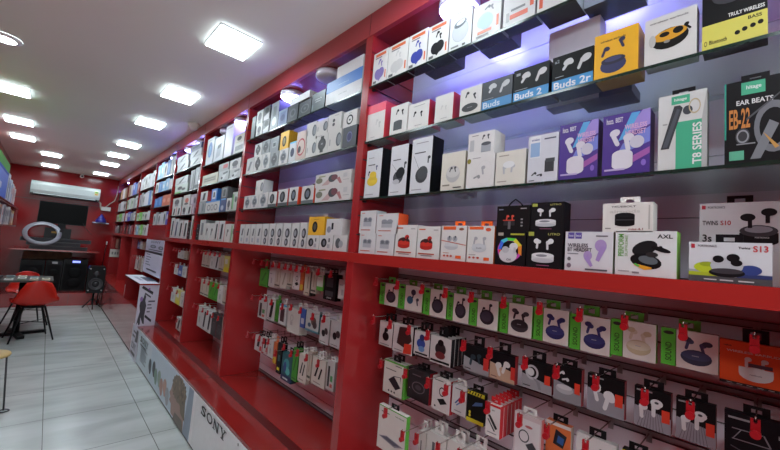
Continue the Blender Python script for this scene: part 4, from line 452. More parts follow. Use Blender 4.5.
BOXES=[
(1.053,1.2221,1.3233,2.255,0.1608,0.06,'heart_purple','white box with purple heart case, first from left, top shelf, nearest bay','boxes on the top shelf of the nearest bay',{}),
(1.053,1.0895,1.2164,2.255,0.1581,0.06,'heart_white','white box with pale earbuds, second from left, top shelf, nearest bay','boxes on the top shelf of the nearest bay',{}),
(1.053,0.9777,1.0854,2.255,0.1574,0.06,'heart_blue','white box with blue heart case, third from left, top shelf, nearest bay','boxes on the top shelf of the nearest bay',{}),
(1.053,0.8661,0.9718,2.255,0.151,0.06,'heart_black','white box with black heart case, fourth from left, top shelf, nearest bay','boxes on the top shelf of the nearest bay',{}),
(1.053,0.759,0.8616,2.255,0.1544,0.06,'pale_case','pale box with round white case, fifth from left, top shelf, nearest bay','boxes on the top shelf of the nearest bay',{}),
(1.053,0.6398,0.7539,2.255,0.135,0.06,'heart_sky','white box with sky blue case, sixth from left, top shelf, nearest bay','boxes on the top shelf of the nearest bay',{}),
(1.053,0.5158,0.6291,2.255,0.14,0.06,'pale_wide','white box with grey buds and orange lettering, seventh from left, top shelf, nearest bay','boxes on the top shelf of the nearest bay',{}),
(1.053,0.3942,0.5092,2.255,0.14,0.1,'pale_wide2','white box above dark box bottoms, eighth from left, top shelf, nearest bay','boxes on the top shelf of the nearest bay',{}),
(1.12,0.2455,0.3916,2.255,0.12,0.1,'silver_box','silver grey box with clear window, ninth from left, top shelf, nearest bay','boxes on the top shelf of the nearest bay',{}),
(1.12,0.8794,1.0393,2.255,0.12,0.07,'dark_box','dark box hidden but for its base, behind the front row, top shelf, nearest bay','boxes on the top shelf of the nearest bay',{}),
(1.12,0.6302,0.7604,2.255,0.12,0.07,'dark_box','black box whose base shows through glass, behind the front row, top shelf, nearest bay','boxes on the top shelf of the nearest bay',{}),
(1.053,1.2076,1.3312,1.978,0.1764,0.08,'pink_top','white box with pink-red upper half, first from left, second shelf, nearest bay','boxes on the second shelf of the nearest bay',{'tab': 'e8405a'}),
(1.053,1.0617,1.1681,1.978,0.132,0.08,'wbuds_dark','white box with black buds and grey case, second from left, second shelf, nearest bay','boxes on the second shelf of the nearest bay',{'tab': 'd03040'}),
(1.053,0.9413,1.0559,1.978,0.1129,0.08,'wbuds','white box with small black buds, red edge, third from left, second shelf, nearest bay','boxes on the second shelf of the nearest bay',{'tab': 'd03040'}),
(1.053,0.8213,0.9087,1.978,0.1096,0.08,'wplain_red','near-blank white box with red edge, fourth from left, second shelf, nearest bay','boxes on the second shelf of the nearest bay',{}),
(1.053,0.6978,0.7891,1.978,0.1046,0.08,'wbuds_oval','white box with oval charcoal case, fifth from left, second shelf, nearest bay','boxes on the second shelf of the nearest bay',{'tab': 'd03040'}),
(1.053,0.5814,0.6946,1.978,0.1032,0.08,'buds_grey','grey box with white buds, blue band, sixth from left, second shelf, nearest bay','boxes on the second shelf of the nearest bay',{'tab': '101014'}),
(1.053,0.4605,0.5769,1.978,0.1076,0.08,'buds_two','black box with white buds, numeral 2, seventh from left, second shelf, nearest bay','boxes on the second shelf of the nearest bay',{}),
(1.053,0.3373,0.4507,1.978,0.1078,0.08,'buds_twor','black box with white buds, lettering 2r, eighth from left, second shelf, nearest bay','boxes on the second shelf of the nearest bay',{}),
(1.053,0.231,0.3347,1.978,0.1292,0.08,'yellow','yellow box with navy earbud case, ninth from left, second shelf, nearest bay','boxes on the second shelf of the nearest bay',{}),
(1.053,0.1142,0.2171,1.978,0.1249,0.045,'wcase_yellow','white box with black and yellow case, tenth from left, second shelf, nearest bay','boxes on the second shelf of the nearest bay',{}),
(1.053,-0.0017,0.1046,1.978,0.2,0.05,'black_yellow','black box with broad yellow lower band, eleventh from left, second shelf, nearest bay','boxes on the second shelf of the nearest bay',{}),
(1.16,0.3558,0.5119,1.978,0.266,0.06,'lilac_plain','pale lilac box with small navy square, behind the front row, second shelf, nearest bay','boxes on the second shelf of the nearest bay',{}),
(1.17,0.27,0.4146,1.978,0.03,0.1,'navy_box','low navy box resting on the glass, behind the front row, second shelf, nearest bay','boxes on the second shelf of the nearest bay',{}),
(1.053,1.2033,1.3112,1.704,0.2271,0.07,'bw_yellow','tall white box with yellow case, black side, first from left, third shelf, nearest bay','boxes on the third shelf of the nearest bay',{}),
(1.053,1.0387,1.1427,1.704,0.2191,0.07,'bw_black','tall white box, black oval case, black side, second from left, third shelf, nearest bay','boxes on the third shelf of the nearest bay',{}),
(1.053,0.9089,1.0166,1.704,0.2289,0.07,'bw_black2','tallest white box, charcoal case, black side, third from left, third shelf, nearest bay','boxes on the third shelf of the nearest bay',{'tab': '101014'}),
(1.053,0.7507,0.8551,1.704,0.1431,0.07,'cream_case','cream box with round white case, fourth from left, third shelf, nearest bay','boxes on the third shelf of the nearest bay',{}),
(1.053,0.6305,0.7406,1.704,0.1163,0.07,'white_air','white box with two thin earbuds, fifth from left, third shelf, nearest bay','boxes on the third shelf of the nearest bay',{}),
(1.053,0.6362,0.7407,1.8203,0.0811,0.07,'white_air2','white box with grey case and buds, atop the fifth from left, third shelf, nearest bay','boxes on the third shelf of the nearest bay',{}),
(1.053,0.5229,0.6252,1.704,0.1132,0.07,'cream_pods','cream box with two white pods, sixth from left, third shelf, nearest bay','boxes on the third shelf of the nearest bay',{}),
(1.053,0.4234,0.5148,1.704,0.1476,0.05,'blue_label','white box, blue label and black cube case, seventh from left, third shelf, nearest bay','boxes on the third shelf of the nearest bay',{}),
(1.053,0.3186,0.4206,1.704,0.1632,0.05,'purple','purple box with white buds and streaks, eighth from left, third shelf, nearest bay','boxes on the third shelf of the nearest bay',{}),
(1.053,0.2013,0.307,1.704,0.1639,0.05,'purple','purple box with streaks, the right twin, ninth from left, third shelf, nearest bay','boxes on the third shelf of the nearest bay',{}),
(1.053,0.0948,0.1851,1.704,0.185,0.04,'green_mono','white and green box with grey earpiece, tenth from left, third shelf, nearest bay','boxes on the third shelf of the nearest bay',{'tab': '101014'}),
(1.053,-0.0299,0.0656,1.704,0.1835,0.04,'ear_beats','black box with large grey ear hook, eleventh from left, third shelf, nearest bay','boxes on the third shelf of the nearest bay',{'tab': '101014'}),
(1.16,0.8082,0.8685,1.704,0.13,0.07,'grey_box','grey box half hidden, behind the front row, third shelf, nearest bay','boxes on the third shelf of the nearest bay',{}),
(1.053,1.2016,1.3148,1.447,0.0933,0.06,'mi_white','white box with grey case and red lettering, first from left, red ledge, nearest bay','boxes on the red ledge of the nearest bay',{}),
(1.053,1.21,1.3232,1.5403,0.1033,0.06,'mi_white','white box with grey case, atop the first from left, red ledge, nearest bay','boxes on the red ledge of the nearest bay',{}),
(1.053,1.0838,1.1967,1.447,0.0923,0.06,'mi_white','white box with pale case and red lettering, second from left, red ledge, nearest bay','boxes on the red ledge of the nearest bay',{}),
(1.053,1.0678,1.2029,1.5393,0.088,0.06,'mi_orange','white box with orange side, atop the second from left, red ledge, nearest bay','boxes on the red ledge of the nearest bay',{}),
(1.053,0.9571,1.0762,1.447,0.1297,0.06,'red_case','white box with glossy red case, third from left, red ledge, nearest bay','boxes on the red ledge of the nearest bay',{}),
(1.053,0.8411,0.9523,1.447,0.1239,0.06,'red_case','white box with red case, the right twin, fourth from left, red ledge, nearest bay','boxes on the red ledge of the nearest bay',{}),
(1.053,0.7249,0.833,1.447,0.1258,0.06,'orange_ban','white box, orange banner and red string, fifth from left, red ledge, nearest bay','boxes on the red ledge of the nearest bay',{'tab': 'ff6a20'}),
(1.053,0.6167,0.7192,1.447,0.1243,0.06,'orange_ban2','white box, orange banner and two buds, sixth from left, red ledge, nearest bay','boxes on the red ledge of the nearest bay',{'tab': 'ff6a20'}),
(1.053,0.509,0.6101,1.447,0.1056,0.05,'rainbow','black box with rainbow ring and white case, seventh from left, red ledge, nearest bay','boxes on the red ledge of the nearest bay',{}),
(1.053,0.4995,0.6108,1.5526,0.083,0.05,'black_red','black box with red case and strap, atop the seventh from left, red ledge, nearest bay','boxes on the red ledge of the nearest bay',{'strap': 1}),
(1.053,0.4005,0.5052,1.447,0.1092,0.05,'black_white','black box with white buds and case, eighth from left, red ledge, nearest bay','boxes on the red ledge of the nearest bay',{}),
(1.053,0.4006,0.4968,1.5562,0.085,0.05,'black_white','black box with white buds, lilac edge, atop the eighth from left, red ledge, nearest bay','boxes on the red ledge of the nearest bay',{}),
(1.053,0.2754,0.3935,1.447,0.1074,0.06,'wireless','white box with two lilac earbuds, ninth from left, red ledge, nearest bay','boxes on the red ledge of the nearest bay',{}),
(1.053,0.1459,0.2702,1.447,0.1102,0.05,'axl','white box, open black case, green side, tenth from left, red ledge, nearest bay','boxes on the red ledge of the nearest bay',{}),
(1.053,0.1925,0.3014,1.5544,0.075,0.05,'boult','white box with black case, white tab, atop the ninth from left, red ledge, nearest bay','boxes on the red ledge of the nearest bay',{'tab': 'f4f4f0'}),
(1.053,-0.0055,0.1242,1.447,0.0868,0.05,'s13','white box with yellow, black and blue cases, eleventh from left, red ledge, nearest bay','boxes on the red ledge of the nearest bay',{'tab': '0c0c10'}),
(1.125,-0.0185,0.122,1.447,0.075,0.05,'plain_white','plain white box under a larger one, behind the front row, red ledge, nearest bay','boxes on the red ledge of the nearest bay',{}),
(1.125,-0.0233,0.1135,1.5225,0.109,0.045,'s10','white box with open black case, behind the front row, red ledge, nearest bay','boxes on the red ledge of the nearest bay',{'tab': '0c0c10'}),
(1.16,0.3201,0.3656,1.447,0.06,0.05,'dark_box','black box in shade, behind the front row, red ledge, nearest bay','boxes on the red ledge of the nearest bay',{}),
(1.053,2.7037,2.7716,2.255,0.1752,0.09,'grey_dark','thin grey box, first from left, top shelf, second bay','boxes on the top shelf of the second bay',{}),
(1.053,2.5669,2.6765,2.255,0.0882,0.09,'w_dark','white box with dark watch, second from left, top shelf, second bay','boxes on the top shelf of the second bay',{}),
(1.053,2.5789,2.6888,2.3432,0.1107,0.09,'w_dark','white box with dark strap, atop the second from left, top shelf, second bay','boxes on the top shelf of the second bay',{}),
(1.053,2.4524,2.5602,2.255,0.1017,0.09,'dark_w','dark box with white corner, third from left, top shelf, second bay','boxes on the top shelf of the second bay',{}),
(1.053,2.464,2.5687,2.3567,0.1013,0.09,'dark_w','dark box with pale strap, atop the third from left, top shelf, second bay','boxes on the top shelf of the second bay',{}),
(1.053,2.3224,2.4396,2.255,0.1982,0.09,'grey_tall','tall grey box with black edge, fourth from left, top shelf, second bay','boxes on the top shelf of the second bay',{}),
(1.053,2.1892,2.3163,2.255,0.1137,0.09,'blue_grey','blue-grey box with navy picture, fifth from left, top shelf, second bay','boxes on the top shelf of the second bay',{}),
(1.053,2.0482,2.1779,2.255,0.1124,0.09,'charcoal','charcoal box with grey watch, sixth from left, top shelf, second bay','boxes on the top shelf of the second bay',{}),
(1.053,1.8891,2.034,2.255,0.0978,0.09,'charcoal2','charcoal box with ring of dots, seventh from left, top shelf, second bay','boxes on the top shelf of the second bay',{}),
(1.053,1.7412,1.8818,2.255,0.1107,0.1,'slate','slate box with white lettering, eighth from left, top shelf, second bay','boxes on the top shelf of the second bay',{}),
(1.053,1.4066,1.7294,2.255,0.1354,0.12,'blue_stripe','long white box with wide blue stripe, ninth from left, top shelf, second bay','boxes on the top shelf of the second bay',{}),
(1.053,1.919,2.161,2.3674,0.045,0.1,'plain_white','flat white box laid crosswise, atop the sixth from left, top shelf, second bay','boxes on the top shelf of the second bay',{}),
(1.053,1.4091,1.6374,2.3904,0.0645,0.12,'plain_white','white box, top right, atop the ninth from left, top shelf, second bay','boxes on the top shelf of the second bay',{}),
(1.053,2.6551,2.7852,1.978,0.1208,0.075,'w_strap','white box with grey strap, first from left, second shelf, second bay','boxes on the second shelf of the second bay',{}),
(1.053,2.5119,2.6463,1.978,0.1196,0.075,'w_watch','white box with black watch, second from left, second shelf, second bay','boxes on the second shelf of the second bay',{}),
(1.053,2.3824,2.5069,1.978,0.1185,0.075,'w_watch2','white box with silver watch, third from left, second shelf, second bay','boxes on the second shelf of the second bay',{}),
(1.053,2.2505,2.3777,1.978,0.109,0.075,'grey_watch','grey box with silver watch, fourth from left, second shelf, second bay','boxes on the second shelf of the second bay',{}),
(1.053,2.1203,2.2431,1.978,0.1053,0.075,'w_watch2','white box with round silver watch, fifth from left, second shelf, second bay','boxes on the second shelf of the second bay',{}),
(1.053,2.0235,2.1054,1.978,0.1339,0.075,'w_navy','white box, navy oval and cyan top, sixth from left, second shelf, second bay','boxes on the second shelf of the second bay',{}),
(1.053,1.9022,2.0182,1.978,0.1826,0.075,'beige_ring','beige box with pink ring, seventh from left, second shelf, second bay','boxes on the second shelf of the second bay',{}),
(1.053,1.7869,1.896,1.978,0.1039,0.075,'w_watch3','white box with half-cut round watch, eighth from left, second shelf, second bay','boxes on the second shelf of the second bay',{}),
(1.053,1.6665,1.7831,1.978,0.1175,0.075,'w_watch','white box with black round watch, ninth from left, second shelf, second bay','boxes on the second shelf of the second bay',{}),
(1.053,1.5433,1.6629,1.978,0.1173,0.075,'w_watch3','white box with grey half watch, tenth from left, second shelf, second bay','boxes on the second shelf of the second bay',{}),
(1.053,1.4114,1.5275,1.978,0.1099,0.075,'dark_blue','dark grey box with blue emblem, eleventh from left, second shelf, second bay','boxes on the second shelf of the second bay',{}),
(1.053,2.5389,2.6601,2.0976,0.0946,0.075,'w_watch','white box with black watch, atop the second from left, second shelf, second bay','boxes on the second shelf of the second bay',{}),
(1.053,2.4078,2.532,2.0965,0.0984,0.075,'grey_watch','grey box with dark watch, atop the third from left, second shelf, second bay','boxes on the second shelf of the second bay',{}),
(1.053,2.2723,2.4008,2.087,0.1041,0.075,'grey_watch2','grey box with square watch, atop the fourth from left, second shelf, second bay','boxes on the second shelf of the second bay',{}),
(1.053,2.1321,2.2468,2.0833,0.1188,0.075,'yellow_w','yellow box with black watch, atop the fifth from left, second shelf, second bay','boxes on the second shelf of the second bay',{'tab': 'e8b818'}),
(1.053,1.8012,1.9112,2.0819,0.1092,0.075,'w_watch3','white box with grey watch half, atop the eighth from left, second shelf, second bay','boxes on the second shelf of the second bay',{}),
(1.053,1.6841,1.7986,2.0955,0.0864,0.075,'w_watch3','white box with speckled watch half, atop the ninth from left, second shelf, second bay','boxes on the second shelf of the second bay',{}),
(1.053,1.5578,1.6786,2.0953,0.0946,0.075,'w_small','white box with two small dials, atop the tenth from left, second shelf, second bay','boxes on the second shelf of the second bay',{}),
(1.053,1.4212,1.5372,2.0879,0.0823,0.075,'w_ring','white box with thin black ring watch, atop the eleventh from left, second shelf, second bay','boxes on the second shelf of the second bay',{}),
(1.053,2.6296,2.7537,1.704,0.1006,0.07,'w_watch2','white box with red and grey watch, first from left, third shelf, second bay','boxes on the third shelf of the second bay',{}),
(1.053,2.4985,2.6226,1.704,0.0997,0.07,'w_watch2','white box with grey watch, second from left, third shelf, second bay','boxes on the third shelf of the second bay',{}),
(1.053,2.3469,2.4902,1.704,0.1055,0.07,'w_watch2','white box with silver watch, third from left, third shelf, second bay','boxes on the third shelf of the second bay',{}),
(1.053,2.2136,2.3346,1.704,0.1015,0.07,'w_watchr','white and black box, large black watch, fourth from left, third shelf, second bay','boxes on the third shelf of the second bay',{}),
(1.053,2.0642,2.1922,1.704,0.1078,0.07,'w_watchr','white and black box, round black watch, fifth from left, third shelf, second bay','boxes on the third shelf of the second bay',{}),
(1.053,1.9375,2.0471,1.704,0.1093,0.07,'w_watcho','white box, orange side, black watch, sixth from left, third shelf, second bay','boxes on the third shelf of the second bay',{}),
(1.053,1.7606,1.8948,1.704,0.1048,0.07,'w_watcho','white box, red side, navy watch, seventh from left, third shelf, second bay','boxes on the third shelf of the second bay',{'tab': '101014'}),
(1.053,1.4133,1.7423,1.704,0.0846,0.07,'wide_watch','wide white box with two watches, eighth from left, third shelf, second bay','boxes on the third shelf of the second bay',{}),
(1.053,2.4397,2.5643,1.8037,0.1032,0.07,'w_watch3','white box with small grey watch, atop the second from left, third shelf, second bay','boxes on the third shelf of the second bay',{}),
(1.053,1.424,1.7533,1.7886,0.0724,0.07,'wide_watch','wide white box with two watches, atop the eighth from left, third shelf, second bay','boxes on the third shelf of the second bay',{}),
(1.053,2.6757,2.7687,1.447,0.143,0.07,'w_band','tall white box, slim dark band, first from left, red ledge, second bay','boxes on the red ledge of the second bay',{}),
(1.053,2.5715,2.6685,1.447,0.1432,0.07,'w_band','tall white box, leaning black band, second from left, red ledge, second bay','boxes on the red ledge of the second bay',{}),
(1.053,2.4849,2.5646,1.447,0.1432,0.07,'w_band','tall white box, straight black band, third from left, red ledge, second bay','boxes on the red ledge of the second bay',{}),
(1.053,2.3784,2.4782,1.447,0.144,0.07,'w_band','tall white box, grey band, fourth from left, red ledge, second bay','boxes on the red ledge of the second bay',{}),
(1.053,2.2737,2.372,1.447,0.1446,0.07,'w_two','tall white box, black watch pair, fifth from left, red ledge, second bay','boxes on the red ledge of the second bay',{}),
(1.053,2.1795,2.2676,1.447,0.1452,0.07,'w_two','tall white box, outlined watch pair, sixth from left, red ledge, second bay','boxes on the red ledge of the second bay',{}),
(1.053,2.0814,2.1737,1.447,0.1464,0.07,'w_two','tall white box, heavy watch pair, seventh from left, red ledge, second bay','boxes on the red ledge of the second bay',{}),
(1.053,1.973,2.0758,1.447,0.1468,0.07,'w_two','tall white box, tilted watch pair, eighth from left, red ledge, second bay','boxes on the red ledge of the second bay',{}),
(1.053,1.8778,1.9678,1.447,0.1476,0.07,'w_two','tall white box, pale watch pair, ninth from left, red ledge, second bay','boxes on the red ledge of the second bay',{}),
(1.053,1.7875,1.8693,1.447,0.1478,0.07,'w_two','tall white box, grey watch pair, tenth from left, red ledge, second bay','boxes on the red ledge of the second bay',{}),
(1.053,1.6587,1.7816,1.447,0.0768,0.07,'w_sq','low white box with black watch, eleventh from left, red ledge, second bay','boxes on the red ledge of the second bay',{}),
(1.053,1.5306,1.6532,1.447,0.0787,0.07,'w_sq','low white box with large black dial, twelfth from left, red ledge, second bay','boxes on the red ledge of the second bay',{}),
(1.053,1.4086,1.5227,1.447,0.0807,0.07,'w_sq2','low white box with grey dial, thirteenth from left, red ledge, second bay','boxes on the red ledge of the second bay',{}),
(1.053,1.6226,1.7799,1.5238,0.1019,0.09,'yellow_w2','yellow box with black watch, atop the eleventh from left, red ledge, second bay','boxes on the red ledge of the second bay',{'tab': 'd8d8d8'}),
(1.053,1.465,1.6024,1.5257,0.0855,0.09,'w_blackband','white box with black band, round corner, atop the twelfth from left, red ledge, second bay','boxes on the red ledge of the second bay',{}),
(1.053,3.6514,3.8613,2.185,0.2637,0.1,'w_bluescreen','large white box with blue oval, first from left, top shelf, third bay','boxes on the top shelf of the third bay',{}),
(1.053,3.3712,3.621,2.185,0.2299,0.1,'w_greyphone','large white box with grey picture, second from left, top shelf, third bay','boxes on the top shelf of the third bay',{}),
(1.053,3.1591,3.3517,2.185,0.289,0.1,'tall_white','tallest white box, third from left, top shelf, third bay','boxes on the top shelf of the third bay',{}),
(1.053,2.8788,3.1116,2.185,0.0843,0.1,'w_keyboard','low white box with grey bars, fourth from left, top shelf, third bay','boxes on the top shelf of the third bay',{}),
(1.053,2.9016,3.1082,2.2693,0.0777,0.1,'cream_cam','cream box with black picture, atop the fourth from left, top shelf, third bay','boxes on the top shelf of the third bay',{}),
(1.17,3.1961,3.4447,2.185,0.289,0.1,'tall_white','tall lilac-white box, behind the front row, top shelf, third bay','boxes on the top shelf of the third bay',{}),
(1.053,3.4386,3.8824,1.978,0.1005,0.1,'cream_wide','long cream box with grey bars, first from left, second shelf, third bay','boxes on the second shelf of the third bay',{}),
(1.053,3.1633,3.4105,1.978,0.0896,0.1,'silver_pic','silver box with dark picture, second from left, second shelf, third bay','boxes on the second shelf of the third bay',{}),
(1.053,2.8991,3.1384,1.978,0.0742,0.1,'silver_pic','white box with silver swirl, third from left, second shelf, third bay','boxes on the second shelf of the third bay',{}),
(1.053,3.1827,3.4284,2.0676,0.07,0.1,'grey_red','grey box with red patch, atop the second from left, second shelf, third bay','boxes on the second shelf of the third bay',{}),
(1.053,2.921,3.1551,2.0522,0.085,0.1,'w_dark','white box with dark curl, atop the third from left, second shelf, third bay','boxes on the second shelf of the third bay',{}),
(1.053,3.6947,3.895,1.702,0.1196,0.09,'grey_tex','grey speckled box, first from left, third shelf, third bay','boxes on the third shelf of the third bay',{}),
(1.053,3.2984,3.684,1.702,0.1086,0.09,'w_two_wide','wide white box with blue top and outlines, second from left, third shelf, third bay','boxes on the third shelf of the third bay',{}),
(1.053,3.1442,3.2816,1.702,0.114,0.09,'navy_pic','navy box with dark figure, third from left, third shelf, third bay','boxes on the third shelf of the third bay',{}),
(1.053,3.0227,3.1308,1.702,0.1095,0.09,'w_dark','white box with dark picture, fourth from left, third shelf, third bay','boxes on the third shelf of the third bay',{}),
(1.053,2.8789,3.0056,1.702,0.1525,0.09,'w_green','white and green box, fifth from left, third shelf, third bay','boxes on the third shelf of the third bay',{}),
(1.053,3.6627,3.8781,1.8216,0.095,0.09,'w_phone','white box with black phones, atop the first from left, third shelf, third bay','boxes on the third shelf of the third bay',{}),
(1.053,3.3984,3.547,1.8106,0.11,0.09,'blue_w','bright blue box with white panel, atop the second from left, third shelf, third bay','boxes on the third shelf of the third bay',{}),
(1.053,3.1344,3.2879,1.816,0.1,0.09,'dark_phone','black box with grey frame, atop the third from left, third shelf, third bay','boxes on the third shelf of the third bay',{}),
(1.053,3.7922,3.882,1.447,0.1541,0.09,'dark_speck','slim black box with white specks, first from left, red ledge, third bay','boxes on the red ledge of the third bay',{}),
(1.053,3.6374,3.7779,1.447,0.1923,0.09,'w_greyband','tall white box with grey panel, second from left, red ledge, third bay','boxes on the red ledge of the third bay',{}),
(1.053,3.4866,3.6268,1.447,0.1589,0.09,'w_buds1','white box with one dark earphone, third from left, red ledge, third bay','boxes on the red ledge of the third bay',{}),
(1.053,3.3612,3.4794,1.447,0.1585,0.09,'w_buds1','white box with slim dark earphone, fourth from left, red ledge, third bay','boxes on the red ledge of the third bay',{}),
(1.053,3.2527,3.3543,1.447,0.1769,0.09,'w_phone','tall white box with slanted black band, fifth from left, red ledge, third bay','boxes on the red ledge of the third bay',{}),
(1.053,3.1067,3.2435,1.447,0.1755,0.09,'w_phone','white box with black zigzag picture, sixth from left, red ledge, third bay','boxes on the red ledge of the third bay',{}),
(1.053,2.9595,3.0934,1.447,0.1485,0.09,'w_buds1','white box with grey curl, seventh from left, red ledge, third bay','boxes on the red ledge of the third bay',{}),
(1.053,2.8788,2.947,1.447,0.1474,0.09,'w_green','pale green box with specks, eighth from left, red ledge, third bay','boxes on the red ledge of the third bay',{}),
(1.053,4.5033,4.9719,2.235,0.1,0.14,'w_printer','lower white box with grey picture, first from left, top shelf, fourth bay','boxes on the top shelf of the fourth bay',{}),
(1.053,4.0124,4.4069,2.235,0.085,0.14,'w_printer','lower white box with curved line, second from left, top shelf, fourth bay','boxes on the top shelf of the fourth bay',{}),
(1.053,4.54,5.0119,2.335,0.09,0.14,'w_printer','white box with small dark picture, atop the first from left, top shelf, fourth bay','boxes on the top shelf of the fourth bay',{}),
(1.053,4.0463,4.4442,2.32,0.085,0.14,'w_printer','middle white box of the stack, atop the second from left, top shelf, fourth bay','boxes on the top shelf of the fourth bay',{}),
(1.053,4.0802,4.4815,2.405,0.069,0.14,'grey_red2','upper grey box of the stack, atop the second from left, top shelf, fourth bay','boxes on the top shelf of the fourth bay',{}),
(1.053,4.4071,4.9472,1.968,0.1,0.12,'w_green2','white and green box with dark picture, first from left, second shelf, fourth bay','boxes on the second shelf of the fourth bay',{}),
(1.053,4.1804,4.3278,1.968,0.22,0.12,'grey_tex','upright grey box, second from left, second shelf, fourth bay','boxes on the second shelf of the fourth bay',{}),
(1.053,4.0054,4.1608,1.968,0.23,0.12,'grey_tex2','upright silver-grey box, third from left, second shelf, fourth bay','boxes on the second shelf of the fourth bay',{}),
(1.053,4.4403,4.9739,2.068,0.09,0.12,'w_printer','white box with grey lines, atop the first from left, second shelf, fourth bay','boxes on the second shelf of the fourth bay',{}),
(1.053,4.7691,4.951,1.704,0.1,0.12,'w_phone','white box with black bars, first from left, third shelf, fourth bay','boxes on the third shelf of the fourth bay',{}),
(1.053,4.5581,4.7447,1.704,0.1,0.12,'w_phone','white box with slim black phone, second from left, third shelf, fourth bay','boxes on the third shelf of the fourth bay',{}),
(1.053,4.3268,4.527,1.704,0.1,0.12,'w_dark','white box with small dark square, third from left, third shelf, fourth bay','boxes on the third shelf of the fourth bay',{}),
(1.053,4.1391,4.3058,1.704,0.1,0.12,'w_phone','white box with tilted black phone, fourth from left, third shelf, fourth bay','boxes on the third shelf of the fourth bay',{}),
(1.053,3.9838,4.1266,1.704,0.1,0.12,'pinkish','mauve box with dark bars, fifth from left, third shelf, fourth bay','boxes on the third shelf of the fourth bay',{}),
(1.053,4.5975,4.9641,1.804,0.11,0.1,'w_dark','white box with round black picture, atop the first from left, third shelf, fourth bay','boxes on the third shelf of the fourth bay',{}),
(1.053,4.2455,4.5077,1.804,0.12,0.1,'w_reddot','white box with red dot picture, atop the fourth from left, third shelf, fourth bay','boxes on the third shelf of the fourth bay',{}),
(1.053,3.9955,4.2178,1.804,0.11,0.12,'pinkish','mauve box with pale lid, atop the fifth from left, third shelf, fourth bay','boxes on the third shelf of the fourth bay',{}),
(1.053,4.7625,4.9227,1.447,0.2341,0.1,'w_phone','slim white box with black phone, first from left, red ledge, fourth bay','boxes on the red ledge of the fourth bay',{}),
(1.053,4.5743,4.7516,1.447,0.219,0.1,'w_navyband','white box with navy slanted phone, second from left, red ledge, fourth bay','boxes on the red ledge of the fourth bay',{}),
(1.053,4.3859,4.5598,1.447,0.1987,0.1,'w_phone','white box with dark pen shape, third from left, red ledge, fourth bay','boxes on the red ledge of the fourth bay',{}),
(1.053,4.2023,4.3722,1.447,0.196,0.1,'w_phone','white box with wide black phone, fourth from left, red ledge, fourth bay','boxes on the red ledge of the fourth bay',{}),
(1.053,4.0988,4.1894,1.447,0.1775,0.1,'dark_speck','slim black box, fifth from left, red ledge, fourth bay','boxes on the red ledge of the fourth bay',{}),
(1.053,3.9838,4.0863,1.447,0.2386,0.1,'w_greenband','taller white box with green band, sixth from left, red ledge, fourth bay','boxes on the red ledge of the fourth bay',{}),
(1.053,5.9008,6.0841,2.25,0.2046,0.14,'lblue_pic','light blue box, first from left, top shelf, fifth bay','boxes on the top shelf of the fifth bay',{}),
(1.053,5.7114,5.8948,2.25,0.2288,0.14,'lblue_pic','light blue box, second from left, top shelf, fifth bay','boxes on the top shelf of the fifth bay',{}),
(1.053,5.522,5.7054,2.25,0.1936,0.14,'w_dark','white box, third from left, top shelf, fifth bay','boxes on the top shelf of the fifth bay',{}),
(1.053,5.3327,5.516,2.25,0.2134,0.14,'blue_pic','blue box, fourth from left, top shelf, fifth bay','boxes on the top shelf of the fifth bay',{}),
(1.053,5.1433,5.3267,2.25,0.2244,0.14,'grey_tex','grey box, fifth from left, top shelf, fifth bay','boxes on the top shelf of the fifth bay',{}),
(1.053,5.9037,6.0979,2.055,0.153,0.14,'w_dark','white box, first from left, second shelf, fifth bay','boxes on the second shelf of the fifth bay',{}),
(1.053,5.7035,5.8977,2.055,0.15,0.14,'blue_pic','blue box, second from left, second shelf, fifth bay','boxes on the second shelf of the fifth bay',{}),
(1.053,5.5034,5.6975,2.055,0.1395,0.14,'lblue_pic','light blue box, third from left, second shelf, fifth bay','boxes on the second shelf of the fifth bay',{}),
(1.053,5.3032,5.4974,2.055,0.156,0.14,'lblue_pic','light blue box, fourth from left, second shelf, fifth bay','boxes on the second shelf of the fifth bay',{}),
(1.053,5.103,5.2972,2.055,0.132,0.14,'tall_white','white box, fifth from left, second shelf, fifth bay','boxes on the second shelf of the fifth bay',{}),
(1.053,5.8082,6.0372,1.85,0.1232,0.14,'blue_pic','blue box, first from left, third shelf, fifth bay','boxes on the third shelf of the fifth bay',{}),
(1.053,5.5731,5.8022,1.85,0.1358,0.14,'blue_pic','blue box, second from left, third shelf, fifth bay','boxes on the third shelf of the fifth bay',{}),
(1.053,5.3381,5.5671,1.85,0.1428,0.14,'orange_pic','orange box, third from left, third shelf, fifth bay','boxes on the third shelf of the fifth bay',{}),
(1.053,5.103,5.3321,1.85,0.14,0.14,'orange_pic','orange box, fourth from left, third shelf, fifth bay','boxes on the third shelf of the fifth bay',{}),
(1.053,5.8387,5.9799,1.6,0.1581,0.14,'w_dark','white box, first from left, red ledge, fifth bay','boxes on the red ledge of the fifth bay',{}),
(1.053,5.6916,5.8327,1.6,0.1768,0.14,'grey_tex','grey box, second from left, red ledge, fifth bay','boxes on the red ledge of the fifth bay',{}),
(1.053,5.5444,5.6856,1.6,0.1496,0.14,'w_dark','white box, third from left, red ledge, fifth bay','boxes on the red ledge of the fifth bay',{}),
(1.053,5.3973,5.5384,1.6,0.1649,0.14,'tall_white','white box, fourth from left, red ledge, fifth bay','boxes on the red ledge of the fifth bay',{}),
(1.053,5.2501,5.3913,1.6,0.1734,0.14,'w_dark','white box, fifth from left, red ledge, fifth bay','boxes on the red ledge of the fifth bay',{}),
(1.053,5.103,5.2441,1.6,0.17,0.14,'violet_pic','violet box, sixth from left, red ledge, fifth bay','boxes on the red ledge of the fifth bay',{}),
(1.053,7.1813,7.367,2.185,0.2024,0.14,'tall_white','white box, first from left, top shelf, sixth bay','boxes on the top shelf of the sixth bay',{}),
